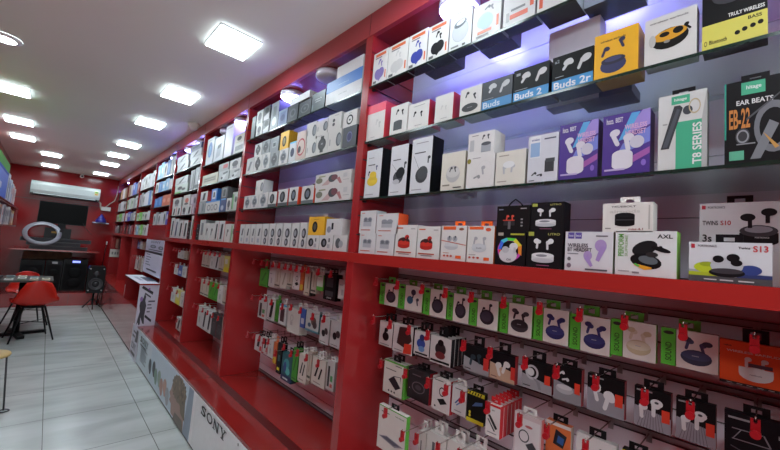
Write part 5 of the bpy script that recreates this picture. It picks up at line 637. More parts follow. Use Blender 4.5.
(1.053,6.9897,7.1753,2.185,0.2231,0.14,'silver_pic','silver box, second from left, top shelf, sixth bay','boxes on the top shelf of the sixth bay',{}),
(1.053,6.798,6.9837,2.185,0.2346,0.14,'w_dark','white box, third from left, top shelf, sixth bay','boxes on the top shelf of the sixth bay',{}),
(1.053,6.6063,6.792,2.185,0.23,0.14,'silver_pic','silver box, fourth from left, top shelf, sixth bay','boxes on the top shelf of the sixth bay',{}),
(1.053,6.4147,6.6003,2.185,0.2139,0.14,'tall_white','white box, fifth from left, top shelf, sixth bay','boxes on the top shelf of the sixth bay',{}),
(1.053,6.223,6.4087,2.185,0.2392,0.14,'silver_pic','silver box, sixth from left, top shelf, sixth bay','boxes on the top shelf of the sixth bay',{}),
(1.053,7.1531,7.3021,1.91,0.2046,0.14,'pinkish','mauve box, first from left, second shelf, sixth bay','boxes on the second shelf of the sixth bay',{}),
(1.053,6.9981,7.1471,1.91,0.2288,0.14,'grey_tex','grey box, second from left, second shelf, sixth bay','boxes on the second shelf of the sixth bay',{}),
(1.053,6.8431,6.9921,1.91,0.1936,0.14,'w_dark','white box, third from left, second shelf, sixth bay','boxes on the second shelf of the sixth bay',{}),
(1.053,6.688,6.8371,1.91,0.2134,0.14,'tall_white','white box, fourth from left, second shelf, sixth bay','boxes on the second shelf of the sixth bay',{}),
(1.053,6.533,6.682,1.91,0.2244,0.14,'tall_white','white box, fifth from left, second shelf, sixth bay','boxes on the second shelf of the sixth bay',{}),
(1.053,6.378,6.527,1.91,0.22,0.14,'blue_pic','blue box, sixth from left, second shelf, sixth bay','boxes on the second shelf of the sixth bay',{}),
(1.053,6.223,6.372,1.91,0.2046,0.14,'silver_pic','silver box, seventh from left, second shelf, sixth bay','boxes on the second shelf of the sixth bay',{}),
(1.053,7.1386,7.3614,1.68,0.1261,0.14,'w_green','white box with green, first from left, third shelf, sixth bay','boxes on the third shelf of the sixth bay',{}),
(1.053,6.9097,7.1326,1.68,0.1326,0.14,'limebox','lime green box, second from left, third shelf, sixth bay','boxes on the third shelf of the sixth bay',{}),
(1.053,6.6808,6.9037,1.68,0.13,0.14,'w_green','white box with green, third from left, third shelf, sixth bay','boxes on the third shelf of the sixth bay',{}),
(1.053,6.4519,6.6748,1.68,0.1209,0.14,'w_dark','white box, fourth from left, third shelf, sixth bay','boxes on the third shelf of the sixth bay',{}),
(1.053,6.223,6.4459,1.68,0.1352,0.14,'tall_white','white box, fifth from left, third shelf, sixth bay','boxes on the third shelf of the sixth bay',{}),
(1.053,7.2087,7.367,1.447,0.1664,0.14,'w_dark','white box, first from left, red ledge, sixth bay','boxes on the red ledge of the sixth bay',{}),
(1.053,7.0444,7.2027,1.447,0.1408,0.14,'lblue_pic','light blue box, second from left, red ledge, sixth bay','boxes on the red ledge of the sixth bay',{}),
(1.053,6.8801,7.0384,1.447,0.1552,0.14,'w_green','white box with green, third from left, red ledge, sixth bay','boxes on the red ledge of the sixth bay',{}),
(1.053,6.7159,6.8741,1.447,0.1632,0.14,'limebox','lime green box, fourth from left, red ledge, sixth bay','boxes on the red ledge of the sixth bay',{}),
(1.053,6.5516,6.7099,1.447,0.16,0.14,'w_green','white box with green, fifth from left, red ledge, sixth bay','boxes on the red ledge of the sixth bay',{}),
(1.053,6.3873,6.5456,1.447,0.1488,0.14,'w_dark','white box, sixth from left, red ledge, sixth bay','boxes on the red ledge of the sixth bay',{}),
(1.053,6.223,6.3813,1.447,0.1664,0.14,'tall_white','white box, seventh from left, red ledge, sixth bay','boxes on the red ledge of the sixth bay',{}),
(1.053,8.3803,8.607,2.16,0.23,0.14,'tanbox','tan box, first from left, top shelf, seventh bay','boxes on the top shelf of the seventh bay',{}),
(1.053,8.1476,8.3743,2.16,0.2139,0.14,'tall_white','white box, second from left, top shelf, seventh bay','boxes on the top shelf of the seventh bay',{}),
(1.053,7.9149,8.1416,2.16,0.2392,0.14,'violet_pic','violet box, third from left, top shelf, seventh bay','boxes on the top shelf of the seventh bay',{}),
(1.053,7.6822,7.9089,2.16,0.2024,0.14,'blue_pic','blue box, fourth from left, top shelf, seventh bay','boxes on the top shelf of the seventh bay',{}),
(1.053,7.4495,7.6762,2.16,0.2231,0.14,'redbox','dark red box, fifth from left, top shelf, seventh bay','boxes on the top shelf of the seventh bay',{}),
(1.053,8.3803,8.607,1.91,0.194,0.14,'w_green','white box with green, first from left, second shelf, seventh bay','boxes on the second shelf of the seventh bay',{}),
(1.053,8.1477,8.3743,1.91,0.204,0.14,'tall_white','white box, second from left, second shelf, seventh bay','boxes on the second shelf of the seventh bay',{}),
(1.053,7.915,8.1417,1.91,0.2,0.14,'w_green','white box with green, third from left, second shelf, seventh bay','boxes on the second shelf of the seventh bay',{}),
(1.053,7.6824,7.909,1.91,0.186,0.14,'grey_tex','grey box, fourth from left, second shelf, seventh bay','boxes on the second shelf of the seventh bay',{}),
(1.053,7.4497,7.6764,1.91,0.208,0.14,'silver_pic','silver box, fifth from left, second shelf, seventh bay','boxes on the second shelf of the seventh bay',{}),
(1.053,8.318,8.607,1.69,0.1488,0.14,'tall_white','white box, first from left, third shelf, seventh bay','boxes on the third shelf of the seventh bay',{}),
(1.053,8.023,8.312,1.69,0.1664,0.14,'violet_pic','violet box, second from left, third shelf, seventh bay','boxes on the third shelf of the seventh bay',{}),
(1.053,7.728,8.017,1.69,0.1408,0.14,'grey_tex','grey box, third from left, third shelf, seventh bay','boxes on the third shelf of the seventh bay',{}),
(1.053,7.433,7.722,1.69,0.1552,0.14,'silver_pic','silver box, fourth from left, third shelf, seventh bay','boxes on the third shelf of the seventh bay',{}),
(1.053,8.4404,8.607,1.447,0.1734,0.14,'redbox','dark red box, first from left, red ledge, seventh bay','boxes on the red ledge of the seventh bay',{}),
(1.053,8.2679,8.4344,1.447,0.17,0.14,'dark_speck','black box, second from left, red ledge, seventh bay','boxes on the red ledge of the seventh bay',{}),
(1.053,8.0953,8.2619,1.447,0.1581,0.14,'redbox','dark red box, third from left, red ledge, seventh bay','boxes on the red ledge of the seventh bay',{}),
(1.053,7.9227,8.0893,1.447,0.1768,0.14,'dark_speck','black box, fourth from left, red ledge, seventh bay','boxes on the red ledge of the seventh bay',{}),
(1.053,7.7501,7.9167,1.447,0.1496,0.14,'pinkish','mauve box, fifth from left, red ledge, seventh bay','boxes on the red ledge of the seventh bay',{}),
(1.053,7.5776,7.7441,1.447,0.1649,0.14,'redbox','dark red box, sixth from left, red ledge, seventh bay','boxes on the red ledge of the seventh bay',{}),
(1.053,9.687,9.9715,2.16,0.1936,0.14,'dark_speck','black box, first from left, top shelf, eighth bay','boxes on the top shelf of the eighth bay',{}),
(1.053,9.3965,9.681,2.16,0.2134,0.14,'tanbox','tan box, second from left, top shelf, eighth bay','boxes on the top shelf of the eighth bay',{}),
(1.053,9.106,9.3905,2.16,0.2244,0.14,'tall_white','white box, third from left, top shelf, eighth bay','boxes on the top shelf of the eighth bay',{}),
(1.053,8.8155,9.1,2.16,0.22,0.14,'tanbox','tan box, fourth from left, top shelf, eighth bay','boxes on the top shelf of the eighth bay',{}),
(1.053,9.4628,9.829,1.91,0.1767,0.14,'grey_tex','grey box, first from left, second shelf, eighth bay','boxes on the second shelf of the eighth bay',{}),
(1.053,9.0907,9.4568,1.91,0.1976,0.14,'tall_white','white box, second from left, second shelf, eighth bay','boxes on the second shelf of the eighth bay',{}),
(1.053,8.7185,9.0847,1.91,0.1672,0.14,'w_dark','white box, third from left, second shelf, eighth bay','boxes on the second shelf of the eighth bay',{}),
(1.053,9.4787,9.8571,1.69,0.1552,0.14,'w_green','white box with green, first from left, third shelf, eighth bay','boxes on the third shelf of the eighth bay',{}),
(1.053,9.0942,9.4727,1.69,0.1632,0.14,'limebox','lime green box, second from left, third shelf, eighth bay','boxes on the third shelf of the eighth bay',{}),
(1.053,8.7098,9.0882,1.69,0.16,0.14,'tall_white','white box, third from left, third shelf, eighth bay','boxes on the third shelf of the eighth bay',{}),
(1.053,9.7758,10.0112,1.447,0.1664,0.14,'redbox','dark red box, first from left, red ledge, eighth bay','boxes on the red ledge of the eighth bay',{}),
(1.053,9.5345,9.7698,1.447,0.1408,0.14,'pinkish','mauve box, second from left, red ledge, eighth bay','boxes on the red ledge of the eighth bay',{}),
(1.053,9.2931,9.5285,1.447,0.1552,0.14,'w_dark','white box, third from left, red ledge, eighth bay','boxes on the red ledge of the eighth bay',{}),
(1.053,9.0518,9.2871,1.447,0.1632,0.14,'dark_speck','black box, fourth from left, red ledge, eighth bay','boxes on the red ledge of the eighth bay',{}),
(1.053,8.8104,9.0458,1.447,0.16,0.14,'redbox','dark red box, fifth from left, red ledge, eighth bay','boxes on the red ledge of the eighth bay',{}),
]
PACKS=[
(1.2,1.1782,1.3046,1.2117,1.3139,0.022,'grn_blk','green and white pack, violet buds, first from left, top hook row, nearest bay','packs on the top hook row of the nearest bay',1,1.336,'gn'),
(1.2,1.0315,1.1753,1.2108,1.3211,0.022,'grn_blue','green and white pack, teal buds, second from left, top hook row, nearest bay','packs on the top hook row of the nearest bay',1,1.336,'gn'),
(1.2,0.9012,1.0218,1.2099,1.3212,0.022,'grn_blk','green and white pack, black bud and case, third from left, top hook row, nearest bay','packs on the top hook row of the nearest bay',1,1.336,'gn'),
(1.2,0.7934,0.896,1.2096,1.3182,0.022,'grn_blk','green and white pack, grey case, fourth from left, top hook row, nearest bay','packs on the top hook row of the nearest bay',1,1.336,'gn'),
(1.2,0.6703,0.7887,1.2084,1.3131,0.022,'grn_blk','green and white pack, black case, fifth from left, top hook row, nearest bay','packs on the top hook row of the nearest bay',1,1.336,'gn'),
(1.2,0.5452,0.6625,1.2082,1.3164,0.022,'grn_dk','green and white pack, two dark stem buds, sixth from left, top hook row, nearest bay','packs on the top hook row of the nearest bay',1,1.336,'gn'),
(1.2,0.429,0.5385,1.211,1.3181,0.022,'grn_navy','green and white pack, two navy buds, seventh from left, top hook row, nearest bay','packs on the top hook row of the nearest bay',1,1.336,'gn'),
(1.2,0.3151,0.4245,1.2088,1.3145,0.022,'grn_navy','green and white pack, wide navy case, eighth from left, top hook row, nearest bay','packs on the top hook row of the nearest bay',1,1.336,'gn'),
(1.2,0.2073,0.3128,1.2184,1.3194,0.022,'grn_cream','green and white pack, cream and gold buds, ninth from left, top hook row, nearest bay','packs on the top hook row of the nearest bay',1,1.336,'gn'),
(1.2,0.0843,0.1965,1.2241,1.3177,0.022,'grn_navy2','green and white pack, dark navy case, tenth from left, top hook row, nearest bay','packs on the top hook row of the nearest bay',1,1.336,'gn'),
(1.2,-0.0397,0.0823,1.2133,1.3131,0.022,'orange_pk','orange pack with white earbud case, eleventh from left, top hook row, nearest bay','packs on the top hook row of the nearest bay',1,1.336,'bk'),
(1.2,1.1959,1.2857,1.0238,1.134,0.022,'wp_blk','white pack with black buds, first from left, second hook row, nearest bay','packs on the second hook row of the nearest bay',2,1.163,'bk'),
(1.2,1.0687,1.1908,1.0188,1.1422,0.022,'wp_brown','white pack with brown splash, second from left, second hook row, nearest bay','packs on the second hook row of the nearest bay',2,1.163,'bk'),
(1.2,0.9745,1.0603,1.0351,1.1349,0.022,'wp_blue','white pack with blue figure, third from left, second hook row, nearest bay','packs on the second hook row of the nearest bay',2,1.163,'bk'),
(1.2,0.8638,0.9698,1.0272,1.1347,0.022,'wp_red','white pack with maroon figure, deep stack, fourth from left, second hook row, nearest bay','packs on the second hook row of the nearest bay',4,1.163,'bk'),
(1.2,0.6945,0.8032,1.0409,1.1351,0.022,'bg_blue','black and grey pack with blue-black buds, fifth from left, second hook row, nearest bay','packs on the second hook row of the nearest bay',1,1.163,'bk'),
(1.2,0.5963,0.6918,1.0438,1.137,0.022,'bg_beige','black and beige pack with white buds, sixth from left, second hook row, nearest bay','packs on the second hook row of the nearest bay',1,1.163,'bk'),
(1.2,0.4724,0.5715,1.0497,1.1398,0.022,'bg_white','black and grey pack with white band, seventh from left, second hook row, nearest bay','packs on the second hook row of the nearest bay',1,1.163,'bk'),
(1.2,0.386,0.467,1.0456,1.151,0.022,'bg_case','black pack with grey oval case, eighth from left, second hook row, nearest bay','packs on the second hook row of the nearest bay',1,1.163,'bk'),
(1.2,0.2759,0.3701,1.0465,1.151,0.022,'bg_pods','black and grey pack with large white pods, ninth from left, second hook row, nearest bay','packs on the second hook row of the nearest bay',1,1.163,'bk'),
(1.2,0.1735,0.2527,1.0487,1.151,0.022,'bg_pods2','black and grey pack, striped, left twin, tenth from left, second hook row, nearest bay','packs on the second hook row of the nearest bay',1,1.163,'bk'),
(1.2,0.0882,0.1635,1.051,1.151,0.022,'bg_pods2','black and grey pack, striped, right twin, eleventh from left, second hook row, nearest bay','packs on the second hook row of the nearest bay',1,1.163,'bk'),
(1.2,-0.0325,0.0735,1.0403,1.151,0.022,'blk_big','large black pack with outlined case, twelfth from left, second hook row, nearest bay','packs on the second hook row of the nearest bay',1,1.163,'bk'),
(1.2,1.1014,1.2334,0.824,0.969,0.022,'wg_tab','white pack with green edge, black tablet, first from left, third hook row, nearest bay','packs on the third hook row of the nearest bay',2,0.988,'bk'),
(1.2,0.9593,1.0802,0.8493,0.976,0.022,'dk_disc','dark brown pack with round disc, second from left, third hook row, nearest bay','packs on the third hook row of the nearest bay',2,0.988,'bk'),
(1.2,0.8544,0.9447,0.8488,0.976,0.022,'wp_hub','white pack with black hub, third from left, third hook row, nearest bay','packs on the third hook row of the nearest bay',2,0.988,'bk'),
(1.2,0.7812,0.846,0.8683,0.976,0.022,'wp_cable','clear pack with blue cable, fourth from left, third hook row, nearest bay','packs on the third hook row of the nearest bay',1,0.988,'wt'),
(1.2,0.7054,0.7777,0.864,0.976,0.022,'blk_yel','black pack with yellow bands, fifth from left, third hook row, nearest bay','packs on the third hook row of the nearest bay',1,0.988,'bk'),
(1.15,0.6149,0.6674,0.8717,0.976,0.022,'rw_stack','red and white pack, thick red stack, sixth from left, third hook row, nearest bay','packs on the third hook row of the nearest bay',6,0.988,'rd'),
(1.17,0.4862,0.5749,0.8366,0.976,0.022,'pink_bl','pink-rimmed clear pack with black adapter, seventh from left, third hook row, nearest bay','packs on the third hook row of the nearest bay',1,0.988,'wt'),
(1.2,0.4105,0.4842,0.8493,0.976,0.022,'orange_bl','orange and white pack with blue blocks, eighth from left, third hook row, nearest bay','packs on the third hook row of the nearest bay',1,0.988,'bk'),
(1.2,0.2917,0.395,0.8532,0.9732,0.022,'wp_dash','white pack with black lettering, ninth from left, third hook row, nearest bay','packs on the third hook row of the nearest bay',1,0.988,'bk'),
(1.2,0.2107,0.2778,0.8707,0.976,0.022,'blk_yel','dark pack at the picture edge, tenth from left, third hook row, nearest bay','packs on the third hook row of the nearest bay',1,0.988,'bk'),
(1.12,1.0,1.1617,0.633,0.808,0.022,'wg_tall','tall white and green pack, grey keyboard, first from left, lowest hook row, nearest bay','packs on the lowest hook row of the nearest bay',1,0.82,'bk'),
(1.2,0.9593,0.998,0.5805,0.7405,0.022,'wp_cable2','white pack with grey plug cable, second from left, lowest hook row, nearest bay','packs on the lowest hook row of the nearest bay',2,0.7705,'wt'),
(1.2,0.8585,0.9558,0.5997,0.7597,0.022,'wp_cable2','white pack with black plug cable, third from left, lowest hook row, nearest bay','packs on the lowest hook row of the nearest bay',2,0.7897,'wt'),
(1.2,0.7591,0.8544,0.6079,0.7679,0.022,'wp_cable2','white pack with looped cable, fourth from left, lowest hook row, nearest bay','packs on the lowest hook row of the nearest bay',2,0.7979,'wt'),
(1.2,0.6753,0.7571,0.6264,0.7864,0.022,'wp_cable2','clear white pack near the frame edge, fifth from left, lowest hook row, nearest bay','packs on the lowest hook row of the nearest bay',1,0.8164,'wt'),
(1.2,2.5268,2.6608,1.1421,1.2711,0.018,'green_pk','bright green pack, first from left, top hook row, second bay','packs on the top hook row of the second bay',1,1.336,'no'),
(1.2,2.4175,2.5102,1.1558,1.2834,0.018,'wp_line','white pack, second from left, top hook row, second bay','packs on the top hook row of the second bay',2,1.336,'wt'),
(1.2,2.3397,2.4155,1.1599,1.2911,0.018,'cream_pk','cream pack with dark ends, third from left, top hook row, second bay','packs on the top hook row of the second bay',2,1.336,'wt'),
(1.2,2.2388,2.3326,1.1628,1.291,0.018,'wp_swirl','cream pack with grey swirl, fourth from left, top hook row, second bay','packs on the top hook row of the second bay',2,1.336,'wt'),
(1.2,2.1661,2.2346,1.1876,1.2926,0.018,'cream_pk','cream pack with pink edge, fifth from left, top hook row, second bay','packs on the top hook row of the second bay',1,1.336,'wt'),
(1.2,2.0681,2.159,1.1771,1.299,0.018,'wp_hub','cream pack with black loop, sixth from left, top hook row, second bay','packs on the top hook row of the second bay',1,1.336,'wt'),
(1.2,2.0252,2.0637,1.1824,1.3008,0.018,'orange_sl','slim orange pack, seventh from left, top hook row, second bay','packs on the top hook row of the second bay',1,1.336,'no'),
(1.2,1.9338,2.011,1.1583,1.3052,0.018,'long_pk','long cream pack with black edge, eighth from left, top hook row, second bay','packs on the top hook row of the second bay',2,1.336,'wt'),
(1.2,1.8763,1.9308,1.1809,1.3123,0.018,'cream_pk','long tan pack with side wire, ninth from left, top hook row, second bay','packs on the top hook row of the second bay',2,1.336,'wt'),
(1.2,1.8045,1.8696,1.2062,1.3,0.018,'wg_small','white and green pack, tenth from left, top hook row, second bay','packs on the top hook row of the second bay',1,1.336,'wt'),
(1.2,1.6704,1.7915,1.1647,1.3127,0.018,'blk_case','black pack with pale lettering, eleventh from left, top hook row, second bay','packs on the top hook row of the second bay',2,1.336,'bk'),
(1.2,1.5683,1.6467,1.1875,1.293,0.018,'wp_line','white pack behind pillar, twelfth from left, top hook row, second bay','packs on the top hook row of the second bay',1,1.336,'wt'),
(1.2,2.4932,2.6293,0.9135,1.0484,0.018,'wp_mix','white pack with dark bars, first from left, second hook row, second bay','packs on the second hook row of the second bay',2,1.0784,'wt'),
(1.2,2.3638,2.4818,0.9259,1.0762,0.018,'wp_phone','white pack with black phone, second from left, second hook row, second bay','packs on the second hook row of the second bay',2,1.1,'wt'),
(1.2,2.3142,2.3606,0.934,1.0793,0.018,'green_pk','slim green pack, third from left, second hook row, second bay','packs on the second hook row of the second bay',1,1.1,'no'),
(1.2,2.2028,2.3025,0.9278,1.0607,0.018,'wp_brownp','white pack with brown slab, cyan top, fourth from left, second hook row, second bay','packs on the second hook row of the second bay',1,1.0907,'wt'),
(1.2,2.0233,2.1791,0.9034,1.0562,0.06,'wp_box','deep white pack with faint drawing, fifth from left, second hook row, second bay','packs on the second hook row of the second bay',1,1.0862,'wt'),
(1.2,1.9638,2.0182,0.9598,1.073,0.018,'blue_pk','blue pack with small print, sixth from left, second hook row, second bay','packs on the second hook row of the second bay',1,1.1,'wt'),
(1.2,1.8066,1.9525,0.955,1.0833,0.018,'wp_cluster','pale pack with brown buds, teal edge, seventh from left, second hook row, second bay','packs on the second hook row of the second bay',1,1.1,'wt'),
(1.2,1.6983,1.7904,0.9173,1.0575,0.018,'wp_dkbuds','white pack with dark twin buds, left twin, eighth from left, second hook row, second bay','packs on the second hook row of the second bay',1,1.0875,'wt'),
(1.2,1.5808,1.6846,0.9223,1.0653,0.018,'wp_dkbuds','white pack with dark twin buds, right twin, ninth from left, second hook row, second bay','packs on the second hook row of the second bay',1,1.0953,'wt'),
(1.2,2.5053,2.6259,0.6773,0.7836,0.018,'wr_card','white card with black and red, first from left, third hook row, second bay','packs on the third hook row of the second bay',2,0.8136,'bk'),
(1.2,2.4195,2.4924,0.6919,0.7978,0.018,'wr_card','white card with dark phone, second from left, third hook row, second bay','packs on the third hook row of the second bay',2,0.8278,'bk'),
(1.2,2.334,2.4112,0.6848,0.8013,0.018,'wp_line','white pack, faded, third from left, third hook row, second bay','packs on the third hook row of the second bay',2,0.8313,'wt'),
(1.2,2.2791,2.325,0.6609,0.7995,0.018,'orange_sl','slim orange and yellow pack, fourth from left, third hook row, second bay','packs on the third hook row of the second bay',1,0.8295,'no'),
(1.2,2.2106,2.2677,0.6133,0.8109,0.018,'blk_slim','slim black pack with yellow print, fifth from left, third hook row, second bay','packs on the third hook row of the second bay',2,0.8409,'bk'),
(1.2,2.063,2.195,0.5952,0.7635,0.04,'teal_pk','teal pouch with navy foot, sixth from left, third hook row, second bay','packs on the third hook row of the second bay',1,0.7935,'bk'),
(1.2,1.9976,2.061,0.6278,0.8254,0.018,'green_pk','emerald green pouch, seventh from left, third hook row, second bay','packs on the third hook row of the second bay',2,0.8554,'bk'),
(1.2,1.8913,1.9855,0.6449,0.809,0.018,'wp_hands','cream box pack with black pictures, eighth from left, third hook row, second bay','packs on the third hook row of the second bay',3,0.839,'wt'),
(1.2,1.8475,1.8867,0.6801,0.8452,0.018,'cream_pk','cream pack edge, ninth from left, third hook row, second bay','packs on the third hook row of the second bay',2,0.86,'wt'),
(1.2,1.6991,1.8348,0.6782,0.8294,0.018,'wp_hands','white box pack with slanting black pens, tenth from left, third hook row, second bay','packs on the third hook row of the second bay',3,0.8594,'wt'),
(1.2,1.613,1.685,0.6926,0.848,0.018,'wp_mix','narrow pack with green print, eleventh from left, third hook row, second bay','packs on the third hook row of the second bay',2,0.86,'wt'),
(1.12,3.7035,3.8202,1.195,1.33,0.05,'cream_pk','cream card pack, first from left, top hook row, third bay','packs on the top hook row of the third bay',1,1.35,'wt'),
(1.12,3.5829,3.6995,1.195,1.33,0.05,'cream_pk','tan card pack, second from left, top hook row, third bay','packs on the top hook row of the third bay',1,1.35,'wt'),
(1.12,3.4622,3.5789,1.195,1.33,0.05,'wp_line','short white pack, third from left, top hook row, third bay','packs on the top hook row of the third bay',1,1.35,'wt'),
(1.12,3.3416,3.4582,1.195,1.33,0.05,'wp_phone','white pack with black bars, fourth from left, top hook row, third bay','packs on the top hook row of the third bay',1,1.35,'wt'),
(1.12,3.2209,3.3376,1.195,1.33,0.05,'cream_pk','brown card pack, fifth from left, top hook row, third bay','packs on the top hook row of the third bay',1,1.35,'wt'),
(1.12,3.1003,3.2169,1.195,1.33,0.05,'yel_pk','yellow-footed pack, sixth from left, top hook row, third bay','packs on the top hook row of the third bay',1,1.35,'wt'),
(1.12,3.6491,3.7666,0.93,1.075,0.05,'cream_pk','pale cream pack, first from left, second hook row, third bay','packs on the second hook row of the third bay',1,1.095,'wt'),
(1.12,3.5277,3.6451,0.93,1.075,0.05,'cream_pk','cream pack with dark foot, second from left, second hook row, third bay','packs on the second hook row of the third bay',1,1.095,'wt'),
(1.12,3.4062,3.5237,0.93,1.075,0.05,'green_pk','dark green pack, third from left, second hook row, third bay','packs on the second hook row of the third bay',1,1.095,'wt'),
(1.12,3.2847,3.4022,0.93,1.075,0.05,'green_pk','leaf green pack, fourth from left, second hook row, third bay','packs on the second hook row of the third bay',1,1.095,'wt'),
(1.12,3.1633,3.2807,0.93,1.075,0.05,'wp_line','silver-white pack, fifth from left, second hook row, third bay','packs on the second hook row of the third bay',1,1.095,'wt'),
(1.12,3.0418,3.1593,0.93,1.075,0.05,'cream_pk','beige pack edge, sixth from left, second hook row, third bay','packs on the second hook row of the third bay',1,1.095,'wt'),
(1.12,3.6195,3.7467,0.64,0.83,0.05,'wp_line','small white pack, first from left, third hook row, third bay','packs on the third hook row of the third bay',1,0.85,'wt'),
(1.12,3.4883,3.6155,0.64,0.83,0.05,'wp_phone','white pack with black lines, second from left, third hook row, third bay','packs on the third hook row of the third bay',1,0.85,'wt'),
(1.12,3.3571,3.4843,0.64,0.83,0.05,'wp_phone','white pack with black curves, third from left, third hook row, third bay','packs on the third hook row of the third bay',1,0.85,'wt'),
(1.12,3.2259,3.3531,0.64,0.83,0.05,'dk_disc','grey loop pack, fourth from left, third hook row, third bay','packs on the third hook row of the third bay',1,0.85,'wt'),
(1.12,3.0948,3.2219,0.64,0.83,0.05,'dk_disc','dark grey pack, fifth from left, third hook row, third bay','packs on the third hook row of the third bay',1,0.85,'wt'),
(1.12,2.9636,3.0908,0.64,0.83,0.05,'cream_pk','taupe pack edge, sixth from left, third hook row, third bay','packs on the third hook row of the third bay',1,0.85,'wt'),
(1.12,4.6005,4.7275,1.22,1.31,0.05,'wp_line','small white pouch, first from left, top hook row, fourth bay','packs on the top hook row of the fourth bay',1,1.33,'wt'),
(1.12,4.4695,4.5965,1.22,1.31,0.05,'wp_line','white pouch with clip, second from left, top hook row, fourth bay','packs on the top hook row of the fourth bay',1,1.33,'wt'),
(1.12,4.3385,4.4655,1.22,1.31,0.05,'cream_pk','cream pouch, third from left, top hook row, fourth bay','packs on the top hook row of the fourth bay',1,1.33,'wt'),
(1.12,4.6372,4.8015,1.03,1.14,0.05,'wp_line','white pouch, upper, first from left, second hook row, fourth bay','packs on the second hook row of the fourth bay',1,1.16,'wt'),
(1.12,4.4689,4.6332,1.03,1.14,0.05,'blue_pk','blue pouch, second from left, second hook row, fourth bay','packs on the second hook row of the fourth bay',1,1.16,'wt'),
(1.12,4.3007,4.4649,1.03,1.14,0.05,'wp_line','white pouch with blue mark, third from left, second hook row, fourth bay','packs on the second hook row of the fourth bay',1,1.16,'wt'),
(1.12,4.6101,4.8028,0.72,0.87,0.05,'wp_line','round white pouch, first from left, third hook row, fourth bay','packs on the third hook row of the fourth bay',1,0.89,'wt'),
(1.12,4.4133,4.6061,0.72,0.87,0.05,'yel_pk','yellow pouch, second from left, third hook row, fourth bay','packs on the third hook row of the fourth bay',1,0.89,'wt'),
(1.12,4.2166,4.4093,0.72,0.87,0.05,'wp_line','long white pouch, third from left, third hook row, fourth bay','packs on the third hook row of the fourth bay',1,0.89,'wt'),
(1.12,4.2708,4.4437,0.47,0.6,0.05,'wp_phone','white pouch with dark print, first from left, lowest hook row, fourth bay','packs on the lowest hook row of the fourth bay',1,0.62,'wt'),
(1.12,4.0938,4.2668,0.47,0.6,0.05,'cream_pk','cream pouch, low, second from left, lowest hook row, fourth bay','packs on the lowest hook row of the fourth bay',1,0.62,'wt'),
(1.12,7.129,7.348,1.22,1.35,0.05,'blue_pk','blue pouch, first from left, top hook row, sixth bay','packs on the top hook row of the sixth bay',1,1.37,'wt'),
(1.12,6.906,7.125,1.22,1.35,0.05,'wp_line','white pouch, second from left, top hook row, sixth bay','packs on the top hook row of the sixth bay',1,1.37,'wt'),
(1.12,6.683,6.902,1.22,1.35,0.05,'tan_pk','tan pouch, third from left, top hook row, sixth bay','packs on the top hook row of the sixth bay',1,1.37,'wt'),
(1.12,7.1776,7.348,0.88,1.08,0.05,'wp_line','white tube pack, first from left, second hook row, sixth bay','packs on the second hook row of the sixth bay',1,1.1,'wt'),
(1.12,7.0033,7.1736,0.88,1.08,0.05,'wp_phone','white pack with dark print, second from left, second hook row, sixth bay','packs on the second hook row of the sixth bay',1,1.1,'wt'),
(1.12,6.8289,6.9993,0.88,1.08,0.05,'tan_pk','tan tube pack, third from left, second hook row, sixth bay','packs on the second hook row of the sixth bay',1,1.1,'wt'),
(1.12,6.6546,6.8249,0.88,1.08,0.05,'wp_line','white pouch, fourth from left, second hook row, sixth bay','packs on the second hook row of the sixth bay',1,1.1,'wt'),
(1.12,9.6017,10.0116,1.12,1.33,0.05,'tan_pk','brown pouch, first from left, top hook row, eighth bay','packs on the top hook row of the eighth bay',1,1.35,'wt'),
(1.12,9.1879,9.5977,1.12,1.33,0.05,'dk_disc','dark purple pouch, second from left, top hook row, eighth bay','packs on the top hook row of the eighth bay',1,1.35,'wt'),
]
